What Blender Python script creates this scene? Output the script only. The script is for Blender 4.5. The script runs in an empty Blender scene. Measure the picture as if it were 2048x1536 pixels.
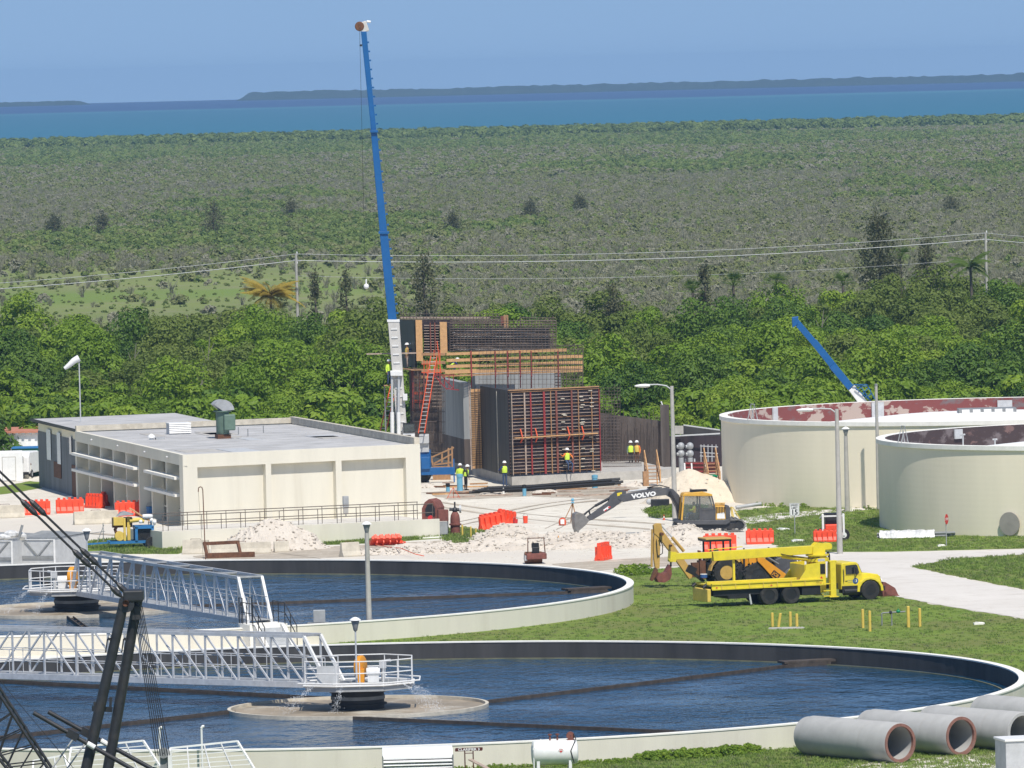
import bpy, bmesh, math, random
from mathutils import Vector, Matrix, noise
random.seed(7)
scn = bpy.context.scene
COL = scn.collection
R = math.radians
CAM_F, CAM_H, PITCH, ROLL = 15900.0, 28.5, R(2.247), R(1.415)
FW = Vector((0, math.cos(PITCH), -math.sin(PITCH)))
UP0 = Vector((0, math.sin(PITCH), math.cos(PITCH)))
RT = Vector((1, 0, 0)) * math.cos(ROLL) - UP0 * math.sin(ROLL)
UPV = Vector((1, 0, 0)) * math.sin(ROLL) + UP0 * math.cos(ROLL)
CPOS = Vector((0, 0, CAM_H))
cam = bpy.data.cameras.new('camera')
cam.sensor_width = 36.0
cam.lens = CAM_F / 2048 * 36.0
cam.clip_start = 1.0
cam.clip_end = 40000.0
camo = bpy.data.objects.new('camera', cam)
COL.objects.link(camo)
m3 = Matrix((RT, UPV, -FW)).transposed()
camo.matrix_world = Matrix.Translation(CPOS) @ m3.to_4x4()
scn.camera = camo
SUN_AZ, SUN_EL = R(17), R(57)          # sun behind the camera, a little to its right
sdir = Vector((math.sin(SUN_AZ) * math.cos(SUN_EL), -math.cos(SUN_AZ) * math.cos(SUN_EL), math.sin(SUN_EL)))
world = bpy.data.worlds.new('World')
scn.world = world
world.use_nodes = True
wn = world.node_tree
for n in list(wn.nodes): wn.nodes.remove(n)
sky = wn.nodes.new('ShaderNodeTexSky')
sky.sky_type = 'NISHITA'
sky.sun_disc = False
sky.sun_elevation = SUN_EL
sky.sun_rotation = math.atan2(sdir.x, sdir.y)
sky.altitude = 0
sky.air_density = 1.0
sky.dust_density = 0.0
sky.ozone_density = 2.0
bg = wn.nodes.new('ShaderNodeBackground')
bg.inputs['Strength'].default_value = 0.125
wo = wn.nodes.new('ShaderNodeOutputWorld')
wtc = wn.nodes.new('ShaderNodeTexCoord')
wmp = wn.nodes.new('ShaderNodeMapping'); wmp.inputs['Location'].default_value = (0, 0, 0.24); wmp.inputs['Scale'].default_value = (1, 1, 0.8)
wn.links.new(wtc.outputs['Generated'], wmp.inputs[0])
wnm = wn.nodes.new('ShaderNodeVectorMath'); wnm.operation = 'NORMALIZE'
wn.links.new(wmp.outputs[0], wnm.inputs[0]); wn.links.new(wnm.outputs[0], sky.inputs[0])
wn.links.new(sky.outputs[0], bg.inputs[0])
wn.links.new(bg.outputs[0], wo.inputs[0])
sun = bpy.data.lights.new('sun', 'SUN')
sun.energy = 4.9
sun.angle = R(0.53)
sun.color = (1.0, 0.94, 0.86)
suno = bpy.data.objects.new('sun', sun)
COL.objects.link(suno)
suno.rotation_euler = sdir.to_track_quat('Z', 'Y').to_euler()
suno.location = (0, 0, 200)
scn.view_settings.view_transform = 'Standard'
scn.view_settings.look = 'None'
scn.view_settings.gamma = 1.0
scn.view_settings.exposure = 0.0
scn.view_settings.use_curve_mapping = False
scn.render.resolution_x, scn.render.resolution_y = 1024, 768
def ray(px, py):
 return FW + RT * ((px - 1024) / CAM_F) + UPV * ((768 - py) / CAM_F)
def G(px, py, z=0.0):                  # point at height z seen at a pixel
 d = ray(px, py); t = (z - CAM_H) / d.z
 return CPOS + d * t
def AY(px, py, Y):                     # point at distance Y seen at a pixel
 d = ray(px, py); return CPOS + d * (Y / d.y)
class MB:
 def __init__(s): s.v = []; s.f = []; s.m = []; s.mi = 0
 def add(s, vs, fs):
  o = len(s.v); s.v += [tuple(v) for v in vs]
  for f in fs: s.f.append([i + o for i in f]); s.m.append(s.mi)
  return s
 def box(s, x0, x1, y0, y1, z0, z1, M=None):
  vs = [Vector((x, y, z)) for z in (z0, z1) for y in (y0, y1) for x in (x0, x1)]
  if M: vs = [M @ v for v in vs]
  return s.add(vs, [(0, 2, 3, 1), (4, 5, 7, 6), (0, 1, 5, 4), (2, 6, 7, 3), (0, 4, 6, 2), (1, 3, 7, 5)])
 def cbox(s, c, sx, sy, sz, rz=0.0, ry=0.0, rx=0.0):
  M = Matrix.Translation(Vector(c)) @ Matrix.Rotation(rz, 4, 'Z') @ Matrix.Rotation(ry, 4, 'Y') @ Matrix.Rotation(rx, 4, 'X')
  return s.box(-sx / 2, sx / 2, -sy / 2, sy / 2, -sz / 2, sz / 2, M)
 def beam(s, a, b, w, h=None, up=(0, 0, 1)):
  a = Vector(a); b = Vector(b); d = b - a; L = d.length
  if L < 1e-6: return s
  h = w if h is None else h
  d.normalize(); u = Vector(up)
  if abs(d.dot(u)) > 0.98: u = Vector((0, 1, 0))
  sd = d.cross(u).normalized(); u = sd.cross(d)
  vs = []
  for p in (a, b):
   for i, j in ((-1, -1), (1, -1), (1, 1), (-1, 1)):
    vs.append(p + sd * (i * w / 2) + u * (j * h / 2))
  return s.add(vs, [(0, 1, 2, 3), (7, 6, 5, 4), (0, 4, 5, 1), (1, 5, 6, 2), (2, 6, 7, 3), (3, 7, 4, 0)])
 def tube(s, pts, r, n=8, cap=True):
  pts = [Vector(p) for p in pts]
  rs = r if isinstance(r, (list, tuple)) else [r] * len(pts)
  rings = []; pu = None
  for i, p in enumerate(pts):
   if i == 0: d = pts[1] - p
   elif i == len(pts) - 1: d = p - pts[i - 1]
   else: d = (pts[i + 1] - p).normalized() + (p - pts[i - 1]).normalized()
   if d.length < 1e-9: d = Vector((0, 0, 1))
   d.normalize()
   u = pu if pu is not None else (Vector((0, 0, 1)) if abs(d.z) < 0.9 else Vector((1, 0, 0)))
   u = (u - d * u.dot(d))
   if u.length < 1e-6: u = d.orthogonal()
   u.normalize(); pu = u; w = d.cross(u)
   rings.append([p + (u * math.cos(2 * math.pi * k / n) + w * math.sin(2 * math.pi * k / n)) * rs[i] for k in range(n)])
  vs = [v for r_ in rings for v in r_]; fs = []
  for i in range(len(pts) - 1):
   for k in range(n):
    fs.append((i * n + k, i * n + (k + 1) % n, (i + 1) * n + (k + 1) % n, (i + 1) * n + k))
  if cap:
   fs.append(list(range(n))[::-1]); fs.append([(len(pts) - 1) * n + k for k in range(n)])
  return s.add(vs, fs)
 def lathe(s, prof, n=24, c=(0, 0, 0), M=None, close=False):
  c = Vector(c); vs = []; fs = []; k = len(prof)
  for i in range(n):
   a = 2 * math.pi * i / n
   for r, z in prof:
    v = Vector((r * math.cos(a), r * math.sin(a), z))
    vs.append((M @ v if M else v) + c)
  rng = k if close else k - 1
  for i in range(n):
   j = (i + 1) % n
   for q in range(rng):
    q2 = (q + 1) % k
    fs.append((i * k + q, j * k + q, j * k + q2, i * k + q2))
  return s.add(vs, fs)
 def prism(s, poly, z0, z1, M=None):
  n = len(poly)
  vs = [Vector((x, y, z0)) for x, y in poly] + [Vector((x, y, z1)) for x, y in poly]
  if M: vs = [M @ v for v in vs]
  fs = [list(range(n))[::-1], [n + i for i in range(n)]]
  for i in range(n): fs.append((i, (i + 1) % n, n + (i + 1) % n, n + i))
  return s.add(vs, fs)
 def side(s, poly, y0, y1):          # outline in x-z, extruded along y
  n = len(poly)
  vs = [Vector((x, y0, z)) for x, z in poly] + [Vector((x, y1, z)) for x, z in poly]
  fs = [list(range(n)), [n + i for i in range(n)][::-1]]
  for i in range(n): fs.append((i, n + i, n + (i + 1) % n, (i + 1) % n))
  return s.add(vs, fs)
 def sphere(s, c, r, n=10, k=7, sc=(1, 1, 1)):
  prof = [(math.sin(math.pi * i / k) * r, -math.cos(math.pi * i / k) * r) for i in range(k + 1)]
  prof[0] = (r * 0.02, -r); prof[-1] = (r * 0.02, r)
  return s.lathe(prof, n, c, Matrix.Diagonal((sc[0], sc[1], sc[2], 1)))
 def mesh(s, name, smooth=False):
  me = bpy.data.meshes.new(name)
  me.from_pydata(s.v, [], s.f); me.update()
  bm = bmesh.new(); bm.from_mesh(me)
  bmesh.ops.recalc_face_normals(bm, faces=bm.faces)
  bm.to_mesh(me); bm.free()
  if any(s.m): me.polygons.foreach_set('material_index', s.m)
  if smooth:
   me.polygons.foreach_set('use_smooth', [True] * len(me.polygons))
   try: me.set_sharp_from_angle(angle=R(40))
   except Exception: pass
  return me
 def build(s, name, mats, parent=None, smooth=False, bevel=0, loc=None, rz=None):
  me = s.mesh(name, smooth)
  return link(name, me, mats, parent, bevel, loc, rz)
def link(name, me, mats, parent=None, bevel=0, loc=None, rz=None):
 if not isinstance(mats, (list, tuple)): mats = [mats]
 if not me.materials:
  for m in mats: me.materials.append(MATS[m] if isinstance(m, str) else m)
 o = bpy.data.objects.new(name, me); COL.objects.link(o)
 if parent is not None: o.parent = parent
 if loc is not None: o.location = loc
 if rz is not None: o.rotation_euler = (0, 0, rz)
 if bevel:
  b = o.modifiers.new('bevel', 'BEVEL'); b.width = bevel; b.segments = 2; b.limit_method = 'ANGLE'; b.angle_limit = R(35)
 return o
def tag(o, label=None, cat=None, group=None, kind=None):
 if label: o['label'] = label
 if cat: o['category'] = cat
 if group: o['group'] = group
 if kind: o['kind'] = kind
 return o
def thing(name, label, cat, loc=(0, 0, 0), rz=0.0, group=None):
 o = bpy.data.objects.new(name, None); COL.objects.link(o)
 o.empty_display_size = 0.5
 o.location = loc; o.rotation_euler = (0, 0, rz)
 return tag(o, label, cat, group)
def dup(root, loc=None, rz=None, label=None, group=None, scale=None):
 r = root.copy(); COL.objects.link(r)
 if loc is not None: r.location = loc
 if rz is not None: r.rotation_euler = (0, 0, rz)
 if scale is not None: r.scale = scale
 if label: r['label'] = label
 if group: r['group'] = group
 for ch in list(root.children):
  c = ch.copy(); COL.objects.link(c); c.parent = r
  for g in list(ch.children):
   d = g.copy(); COL.objects.link(d); d.parent = c
 return r
MATS = {}
def mat(name, col, rough=0.6, metal=0.0, var=0.12, scale=3.0, bump=0.0, bscale=30.0, col2=None, dirt=0.0, dirtcol=(0.12, 0.10, 0.08), streak=False, spec=0.5, alpha=1.0, coat=0.0, world=False, trans=0.0):
 m = bpy.data.materials.new(name); m.use_nodes = True
 nt = m.node_tree; N = nt.nodes; L = nt.links
 b = N['Principled BSDF']
 b.inputs['Roughness'].default_value = rough
 b.inputs['Metallic'].default_value = metal
 b.inputs['Specular IOR Level'].default_value = spec
 if coat: b.inputs['Coat Weight'].default_value = coat
 if trans: b.inputs['Transmission Weight'].default_value = trans
 tc = N.new('ShaderNodeNewGeometry') if world else N.new('ShaderNodeTexCoord')
 src = tc.outputs['Position'] if world else tc.outputs['Object']
 mp = N.new('ShaderNodeMapping'); L.new(src, mp.inputs[0])
 if streak: mp.inputs['Scale'].default_value = (1, 1, 0.12)
 nz = N.new('ShaderNodeTexNoise'); nz.inputs['Scale'].default_value = scale; nz.inputs['Detail'].default_value = 6
 nz.inputs['Roughness'].default_value = 0.65
 L.new(mp.outputs[0], nz.inputs[0])
 c2 = col2 if col2 else tuple(max(0, c * (1 - 2 * var)) for c in col)
 c1 = col if col2 else tuple(min(1, c * (1 + var * 0.7)) for c in col)
 rp = N.new('ShaderNodeValToRGB')
 rp.color_ramp.elements[0].position = 0.32; rp.color_ramp.elements[1].position = 0.68
 rp.color_ramp.elements[0].color = (*c2, 1); rp.color_ramp.elements[1].color = (*c1, 1)
 L.new(nz.outputs[0], rp.inputs[0])
 out = rp.outputs[0]
 if dirt > 0:
  n2 = N.new('ShaderNodeTexNoise'); n2.inputs['Scale'].default_value = scale * 0.37; n2.inputs['Detail'].default_value = 9; n2.inputs['Roughness'].default_value = 0.72
  L.new(mp.outputs[0], n2.inputs[0])
  r2 = N.new('ShaderNodeValToRGB'); r2.color_ramp.elements[0].position = 0.52; r2.color_ramp.elements[1].position = 0.72
  r2.color_ramp.elements[0].color = (0, 0, 0, 1); r2.color_ramp.elements[1].color = (dirt, dirt, dirt, 1)
  L.new(n2.outputs[0], r2.inputs[0])
  mx = N.new('ShaderNodeMix'); mx.data_type = 'RGBA'
  L.new(r2.outputs[0], mx.inputs['Factor']); L.new(out, mx.inputs['A']); mx.inputs['B'].default_value = (*dirtcol, 1)
  out = mx.outputs['Result']
 L.new(out, b.inputs['Base Color'])
 if bump > 0:
  n3 = N.new('ShaderNodeTexNoise'); n3.inputs['Scale'].default_value = bscale; n3.inputs['Detail'].default_value = 5
  L.new(mp.outputs[0], n3.inputs[0])
  bp = N.new('ShaderNodeBump'); bp.inputs['Strength'].default_value = 1.0; bp.inputs['Distance'].default_value = bump
  L.new(n3.outputs[0], bp.inputs['Height']); L.new(bp.outputs[0], b.inputs['Normal'])
 if alpha < 1: b.inputs['Alpha'].default_value = alpha
 MATS[name] = m
 return m
mat('cream', (0.70, 0.665, 0.56), 0.85, var=0.035, scale=0.9, dirt=0.55, dirtcol=(0.50, 0.455, 0.36), streak=True, bump=0.004, bscale=25)
mat('cream_tank', (0.86, 0.78, 0.60), 0.85, var=0.03, scale=0.5, dirt=0.35, dirtcol=(0.62, 0.54, 0.38), streak=True)
mat('rim_white', (0.86, 0.84, 0.77), 0.8, var=0.05, scale=2, dirt=0.25, dirtcol=(0.5, 0.45, 0.38))
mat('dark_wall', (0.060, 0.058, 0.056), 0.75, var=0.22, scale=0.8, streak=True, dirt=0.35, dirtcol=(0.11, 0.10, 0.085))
mat('algae', (0.19, 0.185, 0.10), 0.7, var=0.2, scale=1.5)
mat('galv', (0.62, 0.63, 0.64), 0.5, metal=0.25, var=0.10, scale=3, dirt=0.3, dirtcol=(0.42, 0.42, 0.42))
mat('galv_dull', (0.42, 0.43, 0.43), 0.6, metal=0.2, var=0.12, scale=2, dirt=0.4, dirtcol=(0.26, 0.26, 0.26))
mat('white_paint', (0.80, 0.80, 0.78), 0.45, var=0.05, scale=3, dirt=0.25, dirtcol=(0.5, 0.47, 0.42))
mat('light_grey', (0.52, 0.53, 0.53), 0.55, var=0.08, scale=3, dirt=0.3, dirtcol=(0.33, 0.32, 0.30))
mat('mid_grey', (0.25, 0.26, 0.26), 0.6, var=0.12, scale=3, dirt=0.3, dirtcol=(0.16, 0.15, 0.14))
mat('dark_steel', (0.035, 0.036, 0.04), 0.5, metal=0.2, var=0.2, scale=4, dirt=0.4, dirtcol=(0.09, 0.07, 0.05))
mat('black', (0.015, 0.015, 0.016), 0.55, var=0.2, scale=4, dirt=0.25, dirtcol=(0.06, 0.055, 0.05))
mat('rubber', (0.028, 0.027, 0.026), 0.85, var=0.25, scale=6, dirt=0.5, dirtcol=(0.12, 0.11, 0.095))
mat('concrete', (0.46, 0.44, 0.40), 0.9, var=0.10, scale=1.6, dirt=0.35, dirtcol=(0.28, 0.26, 0.22), bump=0.01, bscale=20)
mat('old_concrete', (0.58, 0.53, 0.43), 0.9, var=0.12, scale=2.0, dirt=0.55, dirtcol=(0.33, 0.28, 0.20), bump=0.015, bscale=15)
mat('pipe_concrete', (0.39, 0.39, 0.375), 0.9, var=0.07, scale=1.2, dirt=0.3, dirtcol=(0.30, 0.295, 0.28), bump=0.006, bscale=30)
mat('rust', (0.16, 0.07, 0.035), 0.85, var=0.25, scale=5, dirt=0.5, dirtcol=(0.06, 0.03, 0.02))
mat('wet_timber', (0.075, 0.058, 0.045), 0.8, var=0.25, scale=3, dirt=0.5, dirtcol=(0.14, 0.12, 0.095))
mat('rail_brown', (0.13, 0.105, 0.085), 0.7, var=0.15, scale=3)
mat('rust_red', (0.22, 0.075, 0.055), 0.8, var=0.2, scale=4, dirt=0.5, dirtcol=(0.10, 0.05, 0.04))
mat('orange_plastic', (0.88, 0.085, 0.03), 0.5, var=0.06, scale=2, dirt=0.3, dirtcol=(0.62, 0.10, 0.05))
mat('yellow_paint', (0.76, 0.61, 0.03), 0.45, var=0.06, scale=2.5, dirt=0.45, dirtcol=(0.48, 0.37, 0.09), coat=0.15)
mat('bollard_yellow', (0.72, 0.52, 0.10), 0.6, var=0.08, scale=3, dirt=0.3, dirtcol=(0.5, 0.36, 0.12))
mat('cat_yellow', (0.58, 0.36, 0.09), 0.6, var=0.1, scale=3, dirt=0.6, dirtcol=(0.30, 0.20, 0.09))
mat('jcb_orange', (0.75, 0.31, 0.015), 0.5, var=0.07, scale=3, dirt=0.4, dirtcol=(0.45, 0.20, 0.03))
mat('excavator_grey', (0.085, 0.085, 0.09), 0.55, var=0.12, scale=2, dirt=0.45, dirtcol=(0.22, 0.20, 0.17))
mat('excavator_yellow', (0.68, 0.38, 0.05), 0.5, var=0.08, scale=3, dirt=0.4, dirtcol=(0.5, 0.32, 0.12))
mat('crane_blue', (0.008, 0.105, 0.31), 0.4, var=0.06, scale=2, dirt=0.2, dirtcol=(0.03, 0.12, 0.30), coat=0.2)
mat('crane_grey', (0.58, 0.56, 0.52), 0.5, var=0.06, scale=2, dirt=0.3, dirtcol=(0.40, 0.37, 0.32))
mat('glass', (0.02, 0.025, 0.03), 0.08, var=0.3, scale=2, spec=0.8)
mat('cab_glass', (0.20, 0.23, 0.22), 0.06, var=0.2, scale=2, alpha=0.30, spec=0.8)
mat('ladder_orange', (0.70, 0.10, 0.03), 0.55, var=0.1, scale=3)
mat('form_red', (0.30, 0.035, 0.035), 0.6, var=0.15, scale=3, dirt=0.3, dirtcol=(0.12, 0.04, 0.03))
mat('form_ply', (0.038, 0.024, 0.030), 0.6, var=0.35, scale=1.2, dirt=0.6, dirtcol=(0.025, 0.022, 0.025), streak=True)
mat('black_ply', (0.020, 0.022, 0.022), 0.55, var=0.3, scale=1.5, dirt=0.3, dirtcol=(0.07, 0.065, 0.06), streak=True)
mat('stained_wall', (0.115, 0.092, 0.078), 0.9, col2=(0.055, 0.045, 0.040), scale=1.1, streak=True, dirt=0.6, dirtcol=(0.20, 0.18, 0.165))
mat('new_concrete', (0.30, 0.315, 0.315), 0.9, var=0.12, scale=2.0, streak=True, dirt=0.3, dirtcol=(0.20, 0.20, 0.19))
mat('lumber', (0.62, 0.36, 0.16), 0.8, var=0.12, scale=4, dirt=0.4, dirtcol=(0.38, 0.22, 0.11))
mat('old_lumber', (0.42, 0.24, 0.12), 0.85, var=0.15, scale=4, dirt=0.5, dirtcol=(0.22, 0.13, 0.08))
mat('waler', (0.46, 0.36, 0.29), 0.8, var=0.2, scale=3, dirt=0.5, dirtcol=(0.22, 0.15, 0.12))
mat('rebar', (0.15, 0.115, 0.095), 0.85, var=0.25, scale=3)
mat('roof', (0.47, 0.465, 0.455), 0.95, var=0.12, scale=0.5, dirt=0.8, dirtcol=(0.36, 0.355, 0.345))
mat('shed_metal', (0.24, 0.255, 0.265), 0.6, metal=0.15, var=0.15, scale=0.8, streak=True, dirt=0.5, dirtcol=(0.09, 0.08, 0.07))
mat('red_roof', (0.50, 0.20, 0.12), 0.8, var=0.1, scale=2)
mat('green_paint', (0.015, 0.16, 0.08), 0.5, var=0.1, scale=2, dirt=0.3, dirtcol=(0.03, 0.10, 0.06))
mat('dumpster_green', (0.0, 0.26, 0.10), 0.5, var=0.1, scale=2, dirt=0.3, dirtcol=(0.02, 0.14, 0.06))
mat('unit_green', (0.13, 0.20, 0.15), 0.6, var=0.1, scale=3, dirt=0.3, dirtcol=(0.09, 0.11, 0.09))
mat('blue_paint', (0.03, 0.19, 0.44), 0.5, var=0.12, scale=3, dirt=0.4, dirtcol=(0.05, 0.10, 0.17))
mat('pvc_blue', (0.16, 0.42, 0.58), 0.5, var=0.06, scale=3, dirt=0.2, dirtcol=(0.30, 0.40, 0.45))
mat('flag_white', (0.82, 0.82, 0.80), 0.8, var=0.04, scale=3)
mat('hi_vis', (0.62, 0.85, 0.08), 0.8, var=0.08, scale=6)
mat('vest_orange', (0.85, 0.22, 0.04), 0.8, var=0.08, scale=6)
mat('denim', (0.045, 0.075, 0.15), 0.9, var=0.15, scale=8)
mat('navy', (0.02, 0.035, 0.16), 0.9, var=0.15, scale=8)
mat('skin', (0.33, 0.18, 0.11), 0.7, var=0.05, scale=8)
mat('hat_white', (0.85, 0.85, 0.83), 0.4, var=0.02, scale=8)
mat('sign_white', (0.80, 0.80, 0.78), 0.5, var=0.03, scale=3)
mat('ink_black', (0.012, 0.012, 0.014), 0.6, var=0.1)
mat('ink_white', (0.82, 0.82, 0.80), 0.6, var=0.03)
mat('ink_blue', (0.03, 0.10, 0.30), 0.6, var=0.05)
mat('ink_red', (0.60, 0.03, 0.03), 0.6, var=0.05)
mat('sign_brown', (0.10, 0.022, 0.015), 0.6, var=0.08, scale=3)
mat('scum', (0.40, 0.33, 0.24), 0.6, col2=(0.20, 0.165, 0.115), scale=0.5, dirt=0.95, dirtcol=(0.62, 0.60, 0.52))
mat('wrap', (0.72, 0.72, 0.70), 0.35, var=0.2, scale=3, bump=0.04, bscale=5)
mat('rock', (0.60, 0.545, 0.465), 0.95, var=0.10, scale=2, dirt=0.25, dirtcol=(0.48, 0.43, 0.36))
mat('bark', (0.14, 0.115, 0.09), 0.9, var=0.2, scale=3)
mat('wire', (0.55, 0.56, 0.55), 0.6, var=0.05)
mat('cable', (0.02, 0.02, 0.022), 0.6, var=0.1)
mat('manhole', (0.33, 0.305, 0.27), 0.7, var=0.08, scale=2, dirt=0.3, dirtcol=(0.24, 0.21, 0.18))
mat('bucket_steel', (0.24, 0.23, 0.215), 0.55, metal=0.3, var=0.15, scale=3, dirt=0.5, dirtcol=(0.33, 0.29, 0.23))
def text_mesh(s, size, font_ext=0.0, name='lettering', bold=0.0):
 cu = bpy.data.curves.new(name, 'FONT'); cu.body = s; cu.size = size; cu.align_x = 'CENTER'; cu.align_y = 'CENTER'
 cu.offset = bold; cu.resolution_u = 2
 o = bpy.data.objects.new(name, cu); COL.objects.link(o)
 dg = bpy.context.evaluated_depsgraph_get()
 me = bpy.data.meshes.new_from_object(o.evaluated_get(dg))
 bpy.data.objects.remove(o)
 me.materials.clear()
 return me
def lettering(s, size, M, m, parent, bold=0.0, sx=1.0):
 me = text_mesh(s, size, bold=bold)
 me.transform(M @ Matrix.Diagonal((sx, 1, 1, 1)))
 return link('lettering', me, m, parent)
def face_front(x, y, z): return Matrix.Translation((x, y, z)) @ Matrix.Rotation(math.pi / 2, 4, 'X')
# ================================================================ setting
def ground_mat(name, c1, c2, c3, s1, s2, bump=0.0, bs=8.0, rough=0.95, c4=None):
 m = bpy.data.materials.new(name); m.use_nodes = True
 nt = m.node_tree; N = nt.nodes; L = nt.links; b = N['Principled BSDF']
 b.inputs['Roughness'].default_value = rough; b.inputs['Specular IOR Level'].default_value = 0.2
 g = N.new('ShaderNodeNewGeometry')
 def nz(sc, det=8, ro=0.65):
  n = N.new('ShaderNodeTexNoise'); n.inputs['Scale'].default_value = sc; n.inputs['Detail'].default_value = det; n.inputs['Roughness'].default_value = ro
  L.new(g.outputs['Position'], n.inputs[0]); return n
 a = nz(s1); r = N.new('ShaderNodeValToRGB')
 r.color_ramp.elements[0].position = 0.35; r.color_ramp.elements[1].position = 0.65
 r.color_ramp.elements[0].color = (*c1, 1); r.color_ramp.elements[1].color = (*c2, 1)
 L.new(a.outputs[0], r.inputs[0])
 a2 = nz(s2, 10, 0.75); r2 = N.new('ShaderNodeValToRGB')
 r2.color_ramp.elements[0].position = 0.50; r2.color_ramp.elements[1].position = 0.70
 L.new(a2.outputs[0], r2.inputs[0])
 mx = N.new('ShaderNodeMix'); mx.data_type = 'RGBA'
 L.new(r2.outputs[0], mx.inputs['Factor']); L.new(r.outputs[0], mx.inputs['A']); mx.inputs['B'].default_value = (*c3, 1)
 out = mx.outputs['Result']
 if c4:
  a4 = nz(s1 * 0.22, 5); r4 = N.new('ShaderNodeValToRGB'); r4.color_ramp.elements[0].position = 0.48; r4.color_ramp.elements[1].position = 0.62
  L.new(a4.outputs[0], r4.inputs[0])
  m4 = N.new('ShaderNodeMix'); m4.data_type = 'RGBA'
  L.new(r4.outputs[0], m4.inputs['Factor']); L.new(out, m4.inputs['A']); m4.inputs['B'].default_value = (*c4, 1)
  out = m4.outputs['Result']
 L.new(out, b.inputs['Base Color'])
 if bump:
  n3 = nz(bs, 6, 0.7); bp = N.new('ShaderNodeBump'); bp.inputs['Distance'].default_value = bump
  L.new(n3.outputs[0], bp.inputs['Height']); L.new(bp.outputs[0], b.inputs['Normal'])
 MATS[name] = m
ground_mat('marsh_ground', (0.17, 0.205, 0.07), (0.20, 0.24, 0.075), (0.24, 0.225, 0.135), 0.02, 0.06, 0.3, 0.4, c4=(0.15, 0.225, 0.045))
ground_mat('limestone', (0.62, 0.58, 0.49), (0.72, 0.68, 0.59), (0.47, 0.42, 0.345), 0.12, 0.6, 0.05, 1.5, c4=(0.61, 0.565, 0.49))
ground_mat('grass_ground', (0.145, 0.215, 0.034), (0.19, 0.265, 0.046), (0.24, 0.225, 0.095), 0.5, 0.22, 0.10, 5.0, c4=(0.175, 0.20, 0.055))
ground_mat('road', (0.60, 0.565, 0.51), (0.66, 0.625, 0.57), (0.53, 0.49, 0.43), 0.15, 0.5, 0.01, 8.0)
ground_mat('slab', (0.60, 0.56, 0.48), (0.70, 0.66, 0.58), (0.48, 0.43, 0.35), 0.3, 0.9, 0.01, 8.0)
ground_mat('dirt', (0.36, 0.31, 0.24), (0.47, 0.41, 0.33), (0.60, 0.55, 0.46), 0.5, 0.8, 0.05, 3.0)
def sheet(name, pts, z, m, parent=None, kind='structure'):
 mb = MB(); mb.add([(p[0], p[1], z) for p in pts], [list(range(len(pts)))])
 me = mb.mesh(name)
 bm = bmesh.new(); bm.from_mesh(me); bmesh.ops.triangulate(bm, faces=bm.faces)
 for f in bm.faces:
  if f.normal.z < 0: f.normal_flip()
 bm.to_mesh(me); bm.free()
 o = link(name, me, m, parent)
 if kind: o['kind'] = kind
 return o
def px_sheet(name, px, z, m, wob=0.0):
 pts = [G(x, y, z) for x, y in px]
 if wob:                                # uneven outline: subdivide and displace the edge
  q = []
  for i, a in enumerate(pts):
   b = pts[(i + 1) % len(pts)]; n = max(1, int((b - a).length / 0.8)); n = min(n, 60)
   for k in range(n):
    p = a.lerp(b, k / n)
    q.append(p + Vector((noise.noise(p * 0.9), noise.noise(p * 0.9 + Vector((31, 7, 3))), 0)) * wob)
  pts = q
 return sheet(name, pts, z, m)
coast = []
for i in range(0, 61):
 px = -600 + i * 3300 / 60
 base = 272 + (px / 2048) * (214 - 272)
 p = G(px, base, 0.0)
 p.y = 3580 + 90 * noise.noise(Vector((px * 0.004, 2.0, 0)))
 coast.append(p)
land = [(-2600, 40), (2600, 40)] + [(2600, 3580)] + [(p.x, p.y) for p in reversed(coast)] + [(-2600, 3580)]
sheet('ground', land, -0.03, 'marsh_ground')
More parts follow.
